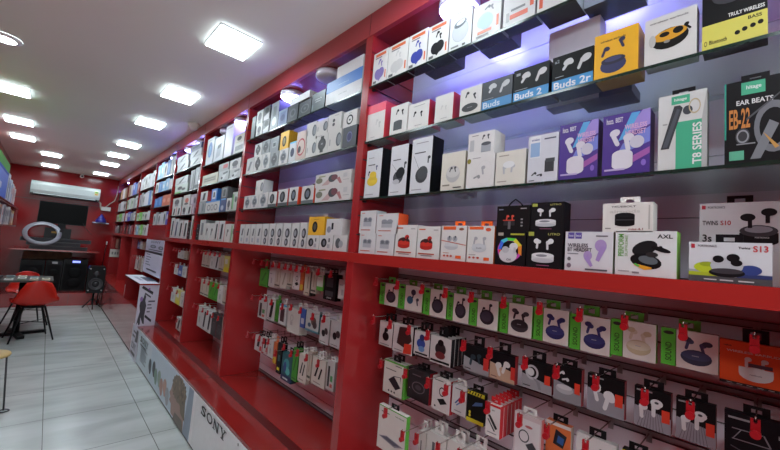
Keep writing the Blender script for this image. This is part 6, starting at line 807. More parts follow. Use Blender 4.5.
HOOKS=[
(1.115,1.2414,1.336,'wire hook with red tag, first from left, top hook row, nearest bay','hooks in the top hook row of the nearest bay'),
(1.115,1.1034,1.336,'wire hook with red tag, second from left, top hook row, nearest bay','hooks in the top hook row of the nearest bay'),
(1.115,0.9615,1.336,'wire hook with red tag, third from left, top hook row, nearest bay','hooks in the top hook row of the nearest bay'),
(1.115,0.8447,1.336,'wire hook with red tag, fourth from left, top hook row, nearest bay','hooks in the top hook row of the nearest bay'),
(1.115,0.7295,1.336,'wire hook with red tag, fifth from left, top hook row, nearest bay','hooks in the top hook row of the nearest bay'),
(1.115,0.6039,1.336,'wire hook with red tag, sixth from left, top hook row, nearest bay','hooks in the top hook row of the nearest bay'),
(1.115,0.4837,1.336,'wire hook with red tag, seventh from left, top hook row, nearest bay','hooks in the top hook row of the nearest bay'),
(1.115,0.3698,1.336,'wire hook with red tag, eighth from left, top hook row, nearest bay','hooks in the top hook row of the nearest bay'),
(1.115,0.26,1.336,'wire hook with red tag, ninth from left, top hook row, nearest bay','hooks in the top hook row of the nearest bay'),
(1.115,0.1404,1.336,'wire hook with red tag, tenth from left, top hook row, nearest bay','hooks in the top hook row of the nearest bay'),
(1.115,0.0213,1.336,'wire hook with red tag, eleventh from left, top hook row, nearest bay','hooks in the top hook row of the nearest bay'),
(1.115,1.2408,1.163,'wire hook with red tag, first from left, second hook row, nearest bay','hooks in the second hook row of the nearest bay'),
(1.115,1.1297,1.163,'wire hook with red tag, second from left, second hook row, nearest bay','hooks in the second hook row of the nearest bay'),
(1.115,1.0174,1.163,'wire hook with red tag, third from left, second hook row, nearest bay','hooks in the second hook row of the nearest bay'),
(1.115,0.9168,1.163,'wire hook with red tag, fourth from left, second hook row, nearest bay','hooks in the second hook row of the nearest bay'),
(1.115,0.7489,1.163,'wire hook with red tag, fifth from left, second hook row, nearest bay','hooks in the second hook row of the nearest bay'),
(1.115,0.644,1.163,'wire hook with red tag, sixth from left, second hook row, nearest bay','hooks in the second hook row of the nearest bay'),
(1.115,0.522,1.163,'wire hook with red tag, seventh from left, second hook row, nearest bay','hooks in the second hook row of the nearest bay'),
(1.115,0.4265,1.163,'wire hook with red tag, eighth from left, second hook row, nearest bay','hooks in the second hook row of the nearest bay'),
(1.115,0.323,1.163,'wire hook with red tag, ninth from left, second hook row, nearest bay','hooks in the second hook row of the nearest bay'),
(1.115,0.2131,1.163,'wire hook with red tag, tenth from left, second hook row, nearest bay','hooks in the second hook row of the nearest bay'),
(1.115,0.1258,1.163,'wire hook with red tag, eleventh from left, second hook row, nearest bay','hooks in the second hook row of the nearest bay'),
(1.115,0.0205,1.163,'wire hook with red tag, twelfth from left, second hook row, nearest bay','hooks in the second hook row of the nearest bay'),
(1.115,1.1674,0.988,'wire hook with red tag, first from left, third hook row, nearest bay','hooks in the third hook row of the nearest bay'),
(1.115,1.0198,0.988,'wire hook with red tag, second from left, third hook row, nearest bay','hooks in the third hook row of the nearest bay'),
(1.115,0.8996,0.988,'wire hook with red tag, third from left, third hook row, nearest bay','hooks in the third hook row of the nearest bay'),
(1.115,0.8136,0.988,'wire hook with red tag, fourth from left, third hook row, nearest bay','hooks in the third hook row of the nearest bay'),
(1.115,0.7415,0.988,'wire hook with red tag, fifth from left, third hook row, nearest bay','hooks in the third hook row of the nearest bay'),
(1.115,0.6412,0.988,'wire hook with red tag, sixth from left, third hook row, nearest bay','hooks in the third hook row of the nearest bay'),
(1.115,0.5305,0.988,'wire hook with red tag, seventh from left, third hook row, nearest bay','hooks in the third hook row of the nearest bay'),
(1.115,0.4473,0.988,'wire hook with red tag, eighth from left, third hook row, nearest bay','hooks in the third hook row of the nearest bay'),
(1.115,0.3433,0.988,'wire hook with red tag, ninth from left, third hook row, nearest bay','hooks in the third hook row of the nearest bay'),
(1.115,0.2442,0.988,'wire hook with red tag, tenth from left, third hook row, nearest bay','hooks in the third hook row of the nearest bay'),
(1.08,1.0808,0.82,'wire hook with red tag, first from left, lowest hook row, nearest bay','hooks in the lowest hook row of the nearest bay'),
(1.08,0.9787,0.7705,'wire hook with red tag, second from left, lowest hook row, nearest bay','hooks in the lowest hook row of the nearest bay'),
(1.08,0.9071,0.7897,'wire hook with red tag, third from left, lowest hook row, nearest bay','hooks in the lowest hook row of the nearest bay'),
(1.08,0.8068,0.7979,'wire hook with red tag, fourth from left, lowest hook row, nearest bay','hooks in the lowest hook row of the nearest bay'),
(1.08,0.7162,0.8164,'wire hook with red tag, fifth from left, lowest hook row, nearest bay','hooks in the lowest hook row of the nearest bay'),
(1.115,2.5938,1.336,'wire hook with red tag, first from left, top hook row, second bay','hooks in the top hook row of the second bay'),
(1.115,2.4639,1.336,'wire hook with red tag, second from left, top hook row, second bay','hooks in the top hook row of the second bay'),
(1.115,2.3776,1.336,'wire hook with red tag, third from left, top hook row, second bay','hooks in the top hook row of the second bay'),
(1.115,2.2857,1.336,'wire hook with red tag, fourth from left, top hook row, second bay','hooks in the top hook row of the second bay'),
(1.115,2.2004,1.336,'wire hook with red tag, fifth from left, top hook row, second bay','hooks in the top hook row of the second bay'),
(1.115,2.1135,1.336,'wire hook with red tag, sixth from left, top hook row, second bay','hooks in the top hook row of the second bay'),
(1.115,2.0444,1.336,'wire hook with red tag, seventh from left, top hook row, second bay','hooks in the top hook row of the second bay'),
(1.115,1.9724,1.336,'wire hook with red tag, eighth from left, top hook row, second bay','hooks in the top hook row of the second bay'),
(1.115,1.9035,1.336,'wire hook with red tag, ninth from left, top hook row, second bay','hooks in the top hook row of the second bay'),
(1.115,1.8371,1.336,'wire hook with red tag, tenth from left, top hook row, second bay','hooks in the top hook row of the second bay'),
(1.115,1.731,1.336,'wire hook with red tag, eleventh from left, top hook row, second bay','hooks in the top hook row of the second bay'),
(1.115,1.6075,1.336,'wire hook with red tag, twelfth from left, top hook row, second bay','hooks in the top hook row of the second bay'),
(1.115,2.5613,1.0784,'wire hook with red tag, first from left, second hook row, second bay','hooks in the second hook row of the second bay'),
(1.115,2.4228,1.1,'wire hook with red tag, second from left, second hook row, second bay','hooks in the second hook row of the second bay'),
(1.115,2.3374,1.1,'wire hook with red tag, third from left, second hook row, second bay','hooks in the second hook row of the second bay'),
(1.115,2.2527,1.0907,'wire hook with red tag, fourth from left, second hook row, second bay','hooks in the second hook row of the second bay'),
(1.115,2.1012,1.0862,'wire hook with red tag, fifth from left, second hook row, second bay','hooks in the second hook row of the second bay'),
(1.115,1.991,1.1,'wire hook with red tag, sixth from left, second hook row, second bay','hooks in the second hook row of the second bay'),
(1.115,1.8796,1.1,'wire hook with red tag, seventh from left, second hook row, second bay','hooks in the second hook row of the second bay'),
(1.115,1.7444,1.0875,'wire hook with red tag, eighth from left, second hook row, second bay','hooks in the second hook row of the second bay'),
(1.115,1.6327,1.0953,'wire hook with red tag, ninth from left, second hook row, second bay','hooks in the second hook row of the second bay'),
(1.115,2.5656,0.8136,'wire hook with red tag, first from left, third hook row, second bay','hooks in the third hook row of the second bay'),
(1.115,2.4559,0.8278,'wire hook with red tag, second from left, third hook row, second bay','hooks in the third hook row of the second bay'),
(1.115,2.3726,0.8313,'wire hook with red tag, third from left, third hook row, second bay','hooks in the third hook row of the second bay'),
(1.115,2.3021,0.8295,'wire hook with red tag, fourth from left, third hook row, second bay','hooks in the third hook row of the second bay'),
(1.115,2.2392,0.8409,'wire hook with red tag, fifth from left, third hook row, second bay','hooks in the third hook row of the second bay'),
(1.115,2.129,0.7935,'wire hook with red tag, sixth from left, third hook row, second bay','hooks in the third hook row of the second bay'),
(1.115,2.0293,0.8554,'wire hook with red tag, seventh from left, third hook row, second bay','hooks in the third hook row of the second bay'),
(1.115,1.9384,0.839,'wire hook with red tag, eighth from left, third hook row, second bay','hooks in the third hook row of the second bay'),
(1.115,1.8671,0.86,'wire hook with red tag, ninth from left, third hook row, second bay','hooks in the third hook row of the second bay'),
(1.115,1.7669,0.8594,'wire hook with red tag, tenth from left, third hook row, second bay','hooks in the third hook row of the second bay'),
(1.115,1.649,0.86,'wire hook with red tag, eleventh from left, third hook row, second bay','hooks in the third hook row of the second bay'),
(1.06,3.7618,1.35,'wire hook with red tag, first from left, top hook row, third bay','hooks in the top hook row of the third bay'),
(1.06,3.6412,1.35,'wire hook with red tag, second from left, top hook row, third bay','hooks in the top hook row of the third bay'),
(1.06,3.5206,1.35,'wire hook with red tag, third from left, top hook row, third bay','hooks in the top hook row of the third bay'),
(1.06,3.3999,1.35,'wire hook with red tag, fourth from left, top hook row, third bay','hooks in the top hook row of the third bay'),
(1.06,3.2793,1.35,'wire hook with red tag, fifth from left, top hook row, third bay','hooks in the top hook row of the third bay'),
(1.06,3.1586,1.35,'wire hook with red tag, sixth from left, top hook row, third bay','hooks in the top hook row of the third bay'),
(1.06,3.7079,1.095,'wire hook with red tag, first from left, second hook row, third bay','hooks in the second hook row of the third bay'),
(1.06,3.5864,1.095,'wire hook with red tag, second from left, second hook row, third bay','hooks in the second hook row of the third bay'),
(1.06,3.4649,1.095,'wire hook with red tag, third from left, second hook row, third bay','hooks in the second hook row of the third bay'),
(1.06,3.3435,1.095,'wire hook with red tag, fourth from left, second hook row, third bay','hooks in the second hook row of the third bay'),
(1.06,3.222,1.095,'wire hook with red tag, fifth from left, second hook row, third bay','hooks in the second hook row of the third bay'),
(1.06,3.1006,1.095,'wire hook with red tag, sixth from left, second hook row, third bay','hooks in the second hook row of the third bay'),
(1.06,3.6831,0.85,'wire hook with red tag, first from left, third hook row, third bay','hooks in the third hook row of the third bay'),
(1.06,3.5519,0.85,'wire hook with red tag, second from left, third hook row, third bay','hooks in the third hook row of the third bay'),
(1.06,3.4207,0.85,'wire hook with red tag, third from left, third hook row, third bay','hooks in the third hook row of the third bay'),
(1.06,3.2895,0.85,'wire hook with red tag, fourth from left, third hook row, third bay','hooks in the third hook row of the third bay'),
(1.06,3.1584,0.85,'wire hook with red tag, fifth from left, third hook row, third bay','hooks in the third hook row of the third bay'),
(1.06,3.0272,0.85,'wire hook with red tag, sixth from left, third hook row, third bay','hooks in the third hook row of the third bay'),
(1.06,4.664,1.33,'wire hook with red tag, first from left, top hook row, fourth bay','hooks in the top hook row of the fourth bay'),
(1.06,4.533,1.33,'wire hook with red tag, second from left, top hook row, fourth bay','hooks in the top hook row of the fourth bay'),
(1.06,4.402,1.33,'wire hook with red tag, third from left, top hook row, fourth bay','hooks in the top hook row of the fourth bay'),
(1.06,4.7193,1.16,'wire hook with red tag, first from left, second hook row, fourth bay','hooks in the second hook row of the fourth bay'),
(1.06,4.5511,1.16,'wire hook with red tag, second from left, second hook row, fourth bay','hooks in the second hook row of the fourth bay'),
(1.06,4.3828,1.16,'wire hook with red tag, third from left, second hook row, fourth bay','hooks in the second hook row of the fourth bay'),
(1.06,4.7064,0.89,'wire hook with red tag, first from left, third hook row, fourth bay','hooks in the third hook row of the fourth bay'),
(1.06,4.5097,0.89,'wire hook with red tag, second from left, third hook row, fourth bay','hooks in the third hook row of the fourth bay'),
(1.06,4.313,0.89,'wire hook with red tag, third from left, third hook row, fourth bay','hooks in the third hook row of the fourth bay'),
(1.06,4.3572,0.62,'wire hook with red tag, first from left, lowest hook row, fourth bay','hooks in the lowest hook row of the fourth bay'),
(1.06,4.1803,0.62,'wire hook with red tag, second from left, lowest hook row, fourth bay','hooks in the lowest hook row of the fourth bay'),
(1.06,7.2385,1.37,'wire hook with red tag, first from left, top hook row, sixth bay','hooks in the top hook row of the sixth bay'),
(1.06,7.0155,1.37,'wire hook with red tag, second from left, top hook row, sixth bay','hooks in the top hook row of the sixth bay'),
(1.06,6.7925,1.37,'wire hook with red tag, third from left, top hook row, sixth bay','hooks in the top hook row of the sixth bay'),
(1.06,7.2628,1.1,'wire hook with red tag, first from left, second hook row, sixth bay','hooks in the second hook row of the sixth bay'),
(1.06,7.0885,1.1,'wire hook with red tag, second from left, second hook row, sixth bay','hooks in the second hook row of the sixth bay'),
(1.06,6.9141,1.1,'wire hook with red tag, third from left, second hook row, sixth bay','hooks in the second hook row of the sixth bay'),
(1.06,6.7397,1.1,'wire hook with red tag, fourth from left, second hook row, sixth bay','hooks in the second hook row of the sixth bay'),
(1.06,9.8067,1.35,'wire hook with red tag, first from left, top hook row, eighth bay','hooks in the top hook row of the eighth bay'),
(1.06,9.3928,1.35,'wire hook with red tag, second from left, top hook row, eighth bay','hooks in the top hook row of the eighth bay'),
]


CATN = {1: 'earbud_box', 2: 'watch_box'}
for (x, y0, y1, z, h, d, st, lab, grp, o) in BOXES:
    d = min(d, XS-.004-x)
    near = 'nearest bay' in lab; nm = 'earbud_box' if near else ('watch_box' if 'watch' in lab else 'gadget_box')
    m = carton(st, y1-y0, h, d); c = ((x), (y0+y1)/2, z)
    if o:
        r = thing(nm, lab, 'box', c, grp); m.build('carton', r)
        if 'tab' in o: hang_tab(.044, h-.0005, h+.02, o['tab'], d*.6).build('hang_tab', r)
        if 'strap' in o:
            q = MB(); q.tube([(d*.4, .03, h-.001), (d*.4, .018, h+.014), (d*.4, .004, h+.024), (d*.4, -.01, h+.014), (d*.4, -.024, h-.001)], .0022, BLK); q.build('carry_strap', r)
    else:
        tag(m.build(nm, None, c), lab, 'box', grp)
TABC = {'bk': '141416', 'gn': '4a9a34', 'wt': 'd8d6d2', 'rd': 'c8242a'}
for (x, y0, y1, z0, z1, d, st, lab, grp, n, rz, tb) in PACKS:
    w = y1-y0; h = z1-z0
    r = thing('hanging_pack', lab, 'pack', (x, (y0+y1)/2, z0), grp)
    carton(st, w, h, d).build('carton', r)
    if tb in TABC: t = hang_tab(w*.64, h-.0005, rz+.008-z0, TABC[tb], d*.7); t.build('hang_tab', r)
    else: t = hang_tab(w*.64, h-.0005, rz+.008-z0, STY[st][0], d*.7); t.build('hang_tab', r)
    ds = lab.split(',')
    for k in range(1, n):
        if x+(d+.004)*(k+1) > XS-.008: break
        e = dup(r, (x+(d+.004)*k, (y0+y1)/2, z0), '%s copy behind the front one, %s' % (ds[0], ', '.join(t.strip() for t in ds[-3:])) if n else lab)
        if len(e['label'].split()) > 16: e['label'] = 'copy behind the %s, %s' % (ds[0], ', '.join(t.strip() for t in ds[-2:]))
        if n > 2: e['group'] = 'spare packs stacked behind one front pack'
for (x, y, z, lab, grp) in HOOKS:
    r = thing('peg_hook', lab, 'hook', (XS, y, z), grp)
    m = MB(); L = XS-x
    m.tube([(-.004, 0, 0), (-L+.012, 0, 0), (-L, 0, .004), (-L-.004, 0, .012)], .0018, CHROME, 6); m.build('hook_wire', r)
    m = MB(); m.box(-.01, -.0065, -.007, .007, -.024, .006, ALU); m.build('hook_plate', r)
    m = MB(); g = .0075
    m.box(-L-.006, -L+.002, -g, g, -.020, -.0022, TAGR); m.box(-L-.006, -L+.002, -g, -.003, -.0022, .006, TAGR); m.box(-L-.006, -L+.002, .003, g, -.0022, .006, TAGR)
    m.lathe([(0, -.0125), (.0088, -.0125), (.0088, .002), (0, .002)], (-L, 0, -.024), TAGR, 14, 'x', False); m.build('anti_theft_clip', r)

# ------------------------------------------------------------------ lamps
def lamp_mat(col, s, nm):
    m = bpy.data.materials.new(nm); m.use_nodes = True; b = m.node_tree.nodes['Principled BSDF']; b.inputs['Base Color'].default_value = (.9, .9, .9, 1)
    b.inputs['Emission Color'].default_value = lin(col); b.inputs['Emission Strength'].default_value = s; return m
LM = lamp_mat('e6f8ff', LAMP_W, 'lamp_diffuser'); LS = lamp_mat('e6f8ff', LAMP_W*.3, 'lamp_side_glow')
r0 = None
spots = [(.67, 2.2), (.665, 3.37), (.65, 4.5), (.645, 5.86), (.645, 6.86), (.645, 7.88), (.655, 9.43), (-.372, 4.56), (-.38, 5.87), (-.385, 6.9), (-.1, 8.0), (-.11, 9.45), (.66, .95), (.66, -.3), (-.37, 2.2), (-.37, -.2), (-.37, 1.0)]  # last five unseen, continuing the rows; final one added to light the packs
for i, (x, y) in enumerate(spots):
    side = 'right row' if x > 0 else 'left row'
    n = i if x > 0 else i-7
    lab = 'square white ceiling lamp, %s from the camera, %s' % ((['first', 'second', 'third', 'fourth', 'fifth', 'sixth', 'seventh'] if x > 0 else ['first', 'second', 'third', 'fourth', 'fifth'])[n] if i < 12 else '', side)
    if i >= 12: lab = 'unseen square white ceiling lamp assumed near the camera, ' + side
    if r0 is None:
        r0 = thing('ceiling_lamp', lab, 'ceiling lamp', (x, y, CZ), 'square ceiling lamps')
        a, bq = .113, .138
        B(-a-.004, a+.004, -bq-.004, bq+.004, -.005, -.0005, '8a8a8c').build('frame', r0)
        B(-a, a, -bq, bq, -.018, -.0055, LS, side=LS, front=LS, bot=LM).build('diffuser', r0)
    else: dup(r0, (x, y, CZ), lab)
r = thing('round_downlight', 'round white downlight at the top left of the picture', 'ceiling lamp', (-.345, 3.37, CZ))
m = MB(); m.lathe([(.085, -.001), (.085, -.012), (.06, -.016)], (0, 0, 0), WHITE); m.build('rim', r)
m = MB(); m.lathe([(.0, -.0125), (.061, -.0125)], (0, 0, 0), LM, smooth=False); m.build('diffuser', r)
BM = lamp_mat('8a80ff', BAY_W, 'bay_lamp_diffuser'); OFF = mat('d4d2d4', .4)
def bay_lamp(x, y, on, lab, rr=.085):
    r = thing('round_bay_lamp', lab, 'lamp', (x, y, 2.5195), 'round lamps under the shelf canopy')
    m = MB(); m.lathe([(0, -.001), (rr, -.001), (rr, -.03), (rr-.004, -.034)], (0, 0, 0), mat('d8d8e4', .3)); m.build('rim', r)
    m = MB(); m.lathe([(rr-.004, -.034), (rr-.012, -.04), (rr*.5, -.043), (0.0, -.044)], (0, 0, 0), BM if on else OFF); m.build('diffuser', r)
for x, y, on, lab in ((1.135, .886, 1, 'lit round lamp at the top edge of the photo, nearest bay'), (1.135, .40, 1, 'second lit round lamp above the nearest bay, mirrored in its panel'),
    (1.135, 2.30, 1, 'lit lilac-white round lamp, second bay'), (1.135, 1.84, 0, 'unlit white round lamp beside the blue-striped box'), (1.135, 3.16, 1, 'lit round lamp, third bay'), (1.135, 3.6, 0, 'small unlit round lamp, third bay'),
    (1.135, 4.25, 1, 'nearer lit round lamp, fourth bay'), (1.135, 4.72, 1, 'farther lit round lamp, fourth bay'), (1.135, 5.4, 1, 'lit round lamp, fifth bay'), (1.135, 9.0, 1, 'lit round lamp, eighth bay')):
    bay_lamp(x, y, on, lab, .085 if 'small' not in lab else .06)
m = MB(); m.lathe([(0, 0), (.055, 0), (.055, -.012), (.045, -.03), (.04, -.05), (.028, -.065), (0, -.072)], (0, 0, 0), mat('d8d4cc', .4)); tag(m.build('smoke_detector', None, (.965, 4.1, CZ-.0005)), 'small cream domed detector on the ceiling by the fascia', 'detector')
r = thing('security_camera', 'small white security camera at the far ceiling edge', 'camera', (.39, 10.09, 2.64))
m = MB(); m.lathe([(0, -.0005), (.03, -.0005), (.03, -.02), (0, -.02)], (0, 0, 0), WHITE); m.build('mount', r)
m = MB(); m.lathe([(0, -.09), (.028, -.08), (.034, -.02), (.03, .03), (0, .03)], (0, -.01, -.055), WHITE, ax='y'); m.build('housing', r)
m = MB(); m.lathe([(0, -.101), (.018, -.1), (.018, -.09)], (0, -.01, -.055), BLK, 16, 'y'); m.build('lens', r)

# ------------------------------------------------------------------ back wall
r = thing('air_conditioner', 'white split air conditioner high on the red back wall', 'air conditioner', (.19, YB, 2.09))
m = MB(); pr = [(0, 0), (-.14, .0), (-.19, .03), (-.215, .09), (-.215, .2), (-.20, .255), (-.17, .27), (0, .27)]
P = [[(x, y, z) for y, z in pr] for x in (-.535, .535)]; m.grid(P, mat('b4bcb9', .35), False)
m.add([(-.535, y, z) for y, z in pr], [tuple(range(8))], mat('c8d0cd')); m.add([(.535, y, z) for y, z in pr], [tuple(range(8))[::-1]], mat('c8d0cd')); m.build('body', r)
B(-.5, .5, -.192, -.03, -.004, .002, BLK).build('outlet_slot', r)
m = MB(); m.add([(-.5, -.197, .033), (.5, -.197, .033), (.5, -.155, .001), (-.5, -.155, .001)], [(0, 1, 2, 3)], '26282a'); m.add([(-.49, -.2, .028), (.47, -.2, .028), (.47, -.205, .014), (-.49, -.205, .014)], [(0, 1, 2, 3)], 'b8c0be'); m.build('louver', r)
m = MB(); m.box(.44, .5, -.217, -.2155, .12, .21, 'd8d88a'); m.paint((.44, -.217, .12), (.06, 0, 0), (0, 0, .09), (0, -1, 0), [('r', .1, .55, .9, .9, '6aa04a'), ('r', .1, .1, .9, .4, 'c88a4a')]); m.build('energy_sticker', r)
m = MB(); m.tube([(.52, -.06, .02), (.57, -.05, -.02), (.58, -.03, -.09), (.6, -.02, -.15)], .016, 'd0c8b8'); m.build('refrigerant_pipe', r)
tag(B(.79, .95, YB-.06, YB-.001, 1.92, 2.0, 'dcdad6').build('junction_box'), 'white junction box on the back wall below the air conditioner', 'box')
m = MB(); m.tube([(.86, YB-.03, 2.0), (.93, YB-.03, 2.09), (1.0, YB-.03, 2.16), (1.03, YB-.03, 2.3), (1.035, YB-.03, 2.5)], .008, 'c8c0b4'); tag(m.build('cable_conduit'), 'cream cable rising from the junction box to the ceiling corner', 'cable')
tag(B(.67, .95, YB-.13, YB-.001, 1.63, 1.65, 'c8ccec').build('wall_bracket_shelf'), 'tiny white wall shelf near the far corner', 'shelf')
m = MB(); m.lathe([(.10, 0), (.09, .05), (.03, .15), (.0, .19)], (0, 0, 0), mat('2c2c86', .3), 14); m.lathe([(.092, .03), (.085, .06), (.06, .07)], (0, 0, 0), mat('8a8ae0', .3), 14); tag(m.build('blue_gadget', None, (.81, YB-.08, 1.6505)), 'blue-violet cone-shaped gadget on the tiny wall shelf', 'gadget')
# shelf desk, TV, audio bars
m = MB(); m.box(-.46, .80, 9.35, YB-.001, 1.01, 1.035, REDC); tag(m.build('back_shelf'), 'wide red shelf across the back wall under the television', 'shelf')
r = thing('television', 'black flat television with dull reflections on the back shelf', 'television', (.19, 9.85, 1.0355))
m = MB(); m.box(-.37, .37, -.02, .02, .50, .93, BLK); m.build('cabinet', r)
m = MB(); sm = mat('060606', .3); sm.node_tree.nodes['Principled BSDF'].inputs['Specular IOR Level'].default_value = .06; m.box(-.36, .36, -.022, -.02, .515, .92, sm); m.build('screen', r)
m = MB(); m.box(-.2, .2, -.06, .1, 0, .02, BLK); m.box(-.06, .06, .021, .05, .02, .6, BLK); m.build('stand', r)
tag(B(-.05, .34, 9.66, 9.78, 1.0355, 1.45, mat('121214', .3)).build('subwoofer'), 'black box under the television with small yellow mark', 'speaker')
tag(B(.05, .13, 9.652, 9.659, 1.35, 1.385, 'a8842a').build('yellow_sticker'), 'small yellow sticker on the black box under the television', 'sticker')
for i, (x0, x1, y0, z0, h, lab) in enumerate(((-.22, .62, 9.50, 1.0355, .07, 'lowest'), (-.27, .50, 9.49, 1.106, .07, 'middle'), (-.36, .66, 9.51, 1.1765, .075, 'topmost and longest'))):
    r = thing('soundbar', 'black soundbar, %s of the stack on the back shelf' % lab, 'soundbar', ((x0+x1)/2, y0+.05, z0), 'soundbars stacked on the back shelf')
    w = (x1-x0)/2; m = MB(); m.box(-w, w, -.045, .045, 0, h-.001, mat('1a1a1e', .3)); m.build('body', r); m = MB(); m.box(-w+.01, w-.01, -.049, -.045, .008, h-.01, mat('2a2a30', .6)); m.build('grille', r)
r = thing('ring_light', 'large pale grey ring light leaning in front of the television', 'ring light', (-.07, 9.36, 1.18))
m = MB(); R1, n1 = .235, 40; P = []
for i in range(n1+1):
    a = 2*math.pi*i/n1; row = []
    for u, v in ((-.032, -.012), (.032, -.012), (.036, 0), (.032, .012), (-.032, .012), (-.036, 0), (-.032, -.012)): row.append(((R1+u)*math.cos(a), v, (R1+u)*math.sin(a)))
    P.append(row)
m.grid(P, mat('8e8e96', .35)); o = m.build('ring', r); o.rotation_euler = (math.radians(-38), math.radians(2), 0); o.location = (0, 0, .155)
m = MB(); m.box(-.03, .03, -.02, .02, -.01, .03, BLK); m.box(-.01, .01, -.01, .01, .03, .05, BLK); o = m.build('bracket', r); o.location = (.26, -.02, .21)
m = MB(); m.tube([(.5, 9.8, 1.6), (.55, 9.79, 1.5), (.62, 9.7, 1.42), (.66, 9.6, 1.37)], .004, BLK, 6); tag(m.build('tv_cable'), 'thin black cable hanging at the right of the television', 'cable')
tag(B(-.30, .42, YB-.12, YB-.01, .80, 1.0, mat('8a6a4c', .7, 0, .4, scale=12)).build('brown_carton_row'), 'pale brown cartons pushed under the back shelf', 'carton')
# platform + tower speakers
m = MB(); m.box(XL+.001, XC-.004, 9.2, YB-.001, 0, .24, RED); m.box(.42, .424, 9.1985, 9.2, .01, .23, GROOVE); m.box(-.2, -.196, 9.1985, 9.2, .01, .23, GROOVE); tag(m.build('red_plinth'), 'low glossy red plinth across the foot of the back wall', 'plinth')
tag(B(.41, .60, YB-.006, YB-.001, .30, .9, 'c8c4bc').build('wall_paper_sheet'), 'pale sheet behind the tower speakers', 'paper') if False else None
for x0, x1, h, lab, badge in ((-.30, .03, .585, 'leftmost, darkest', None), (.045, .285, .59, 'middle, slim with silver badge', 'a8a8aa'), (.295, .66, .62, 'tallest, with blue display', '4a6ae8')):
    w = (x1-x0)/2; r = thing('tower_speaker', 'black tower speaker on the red plinth, %s' % lab, 'speaker', ((x0+x1)/2, 9.62, .2405), 'tower speakers on the plinth')
    m = MB(); m.box(-w, w, -.13, .2, 0, h, mat('0b0b0d', .35)); m.build('cabinet', r)
    m = MB(); m.box(-w+.02, w-.02, -.137, -.13, .03, h-.09, mat('141416', .8)); m.build('grille', r)
    for zc in (.16, .36):
        q = MB(); q.lathe([(w*.55, 0), (w*.5, -.008), (w*.2, .004), (0, -.004)], (0, -.138, zc), mat('0f0f11', .6), 24, 'y'); q.build('driver', r)
    if badge:
        q = MB(); q.box(-w*.3, w*.35, -.134, -.13, h-.065, h-.025, lamp_mat('5a72ff', 1.4, 'display') if badge == '4a6ae8' else mat(badge, .3)); q.build('display' if badge == '4a6ae8' else 'badge', r)
r = thing('tripod_speaker', 'black loudspeaker with one woofer on a tripod by the far counter', 'speaker', (.755, 8.8, 0))
m = MB(); pts = [(-.115, 0), (.115, 0), (.13, .05), (.13, .45), (.11, .5), (-.11, .5), (-.13, .45), (-.13, .05)]
P = [[(x, y, .30+z) for x, z in pts + pts[:1]] for y in (-.12, .12)]; m.grid(P, mat('111113', .4), False); m.add([(x, -.12, .30+z) for x, z in pts], [tuple(range(8))], mat('141416', .45)); m.add([(x, .12, .30+z) for x, z in pts], [tuple(range(8))[::-1]], mat('141416', .45)); m.build('cabinet', r)
m = MB(); m.lathe([(.11, 0), (.11, -.012), (.1, -.014), (.085, -.004), (.035, .004), (.03, -.006), (0, -.012)], (0, -.1205, .47), mat('3a3a3e', .35), 30, 'y'); m.build('woofer', r)
m = MB(); m.lathe([(.05, 0), (.05, -.01), (.02, -.002), (0, -.006)], (0, -.1205, .66), mat('2a2a2e', .35), 20, 'y'); m.build('tweeter', r)
for sx in (-1, 1):
    for zc in (.35, .75): q = MB(); q.lathe([(.012, 0), (.012, -.008), (0, -.008)], (sx*.098, -.1205, zc), mat('a8a8aa', .3), 12, 'y'); q.build('corner_bolt', r)
m = MB(); m.tube([(0, 0, .07), (0, 0, .30)], .016, BLK); m.build('pole', r)
for a in (90+180, 0+150, 0+30):
    a = math.radians(a); q = MB(); q.tube([(0, 0, .2), (.15*math.cos(a), .17*math.sin(a), .01)], .009, BLK); q.build('leg', r)
m = MB(); m.tube([(.86, 9.17, .8), (.88, 9.18, 1.2)], .007, BLK); m.tube([(.88, 9.18, 1.2), (.88, 9.18, 1.26)], .011, 'd8d8d8'); 
m.tube([(.86, 9.17, .0), (.86, 9.17, .8)], .009, BLK); tag(m.build('microphone_stand'), 'thin black upright rod with white tip behind the tripod speaker', 'stand')
r = thing('socket_plate', 'white socket plate on the end panel of the eighth bay', 'socket', (1.14, 10.076, 1.0))
B(-.095, .09, -.012, 0, -.085, .085, 'd4d0c8').build('plate', r)
for sx in (-.05, 0, .045): q = MB(); q.box(sx-.015, sx+.015, -.0155, -.012, -.03, .03, '8a8884'); q.build('socket', r)
# small things on the far counter
r = thing('spray_bottle_box', 'blue and white box standing on the far counter beside the desk', 'box', (.96, 6.52, .5505)); q = MB(); q.box(-.03, .03, -.16, .16, 0, .14, 'dcdcdc'); q.paint((-.03, -.16, 0), (.06, 0, 0), (0, 0, .14), (0, -1, 0), [('r', .2, .3, .8, .6, '4a7ac0')]); q.paint((-.03, .16, 0), (0, -.32, 0), (0, 0, .14), (-1, 0, 0), [('r', .1, .5, .9, .8, '6aa8d8'), ('e', .5, .3, .2, .15, '3a3a3c')]); q.build('carton', r); B(-.02, .02, -.1, .1, .14, .165, '4a9ac8').build('lid', r)
tag(B(1.0, 1.06, 6.3, 6.6, .5505, .70, '1a1a1e').build('black_box'), 'black box behind the blue and white box on the far counter', 'box')

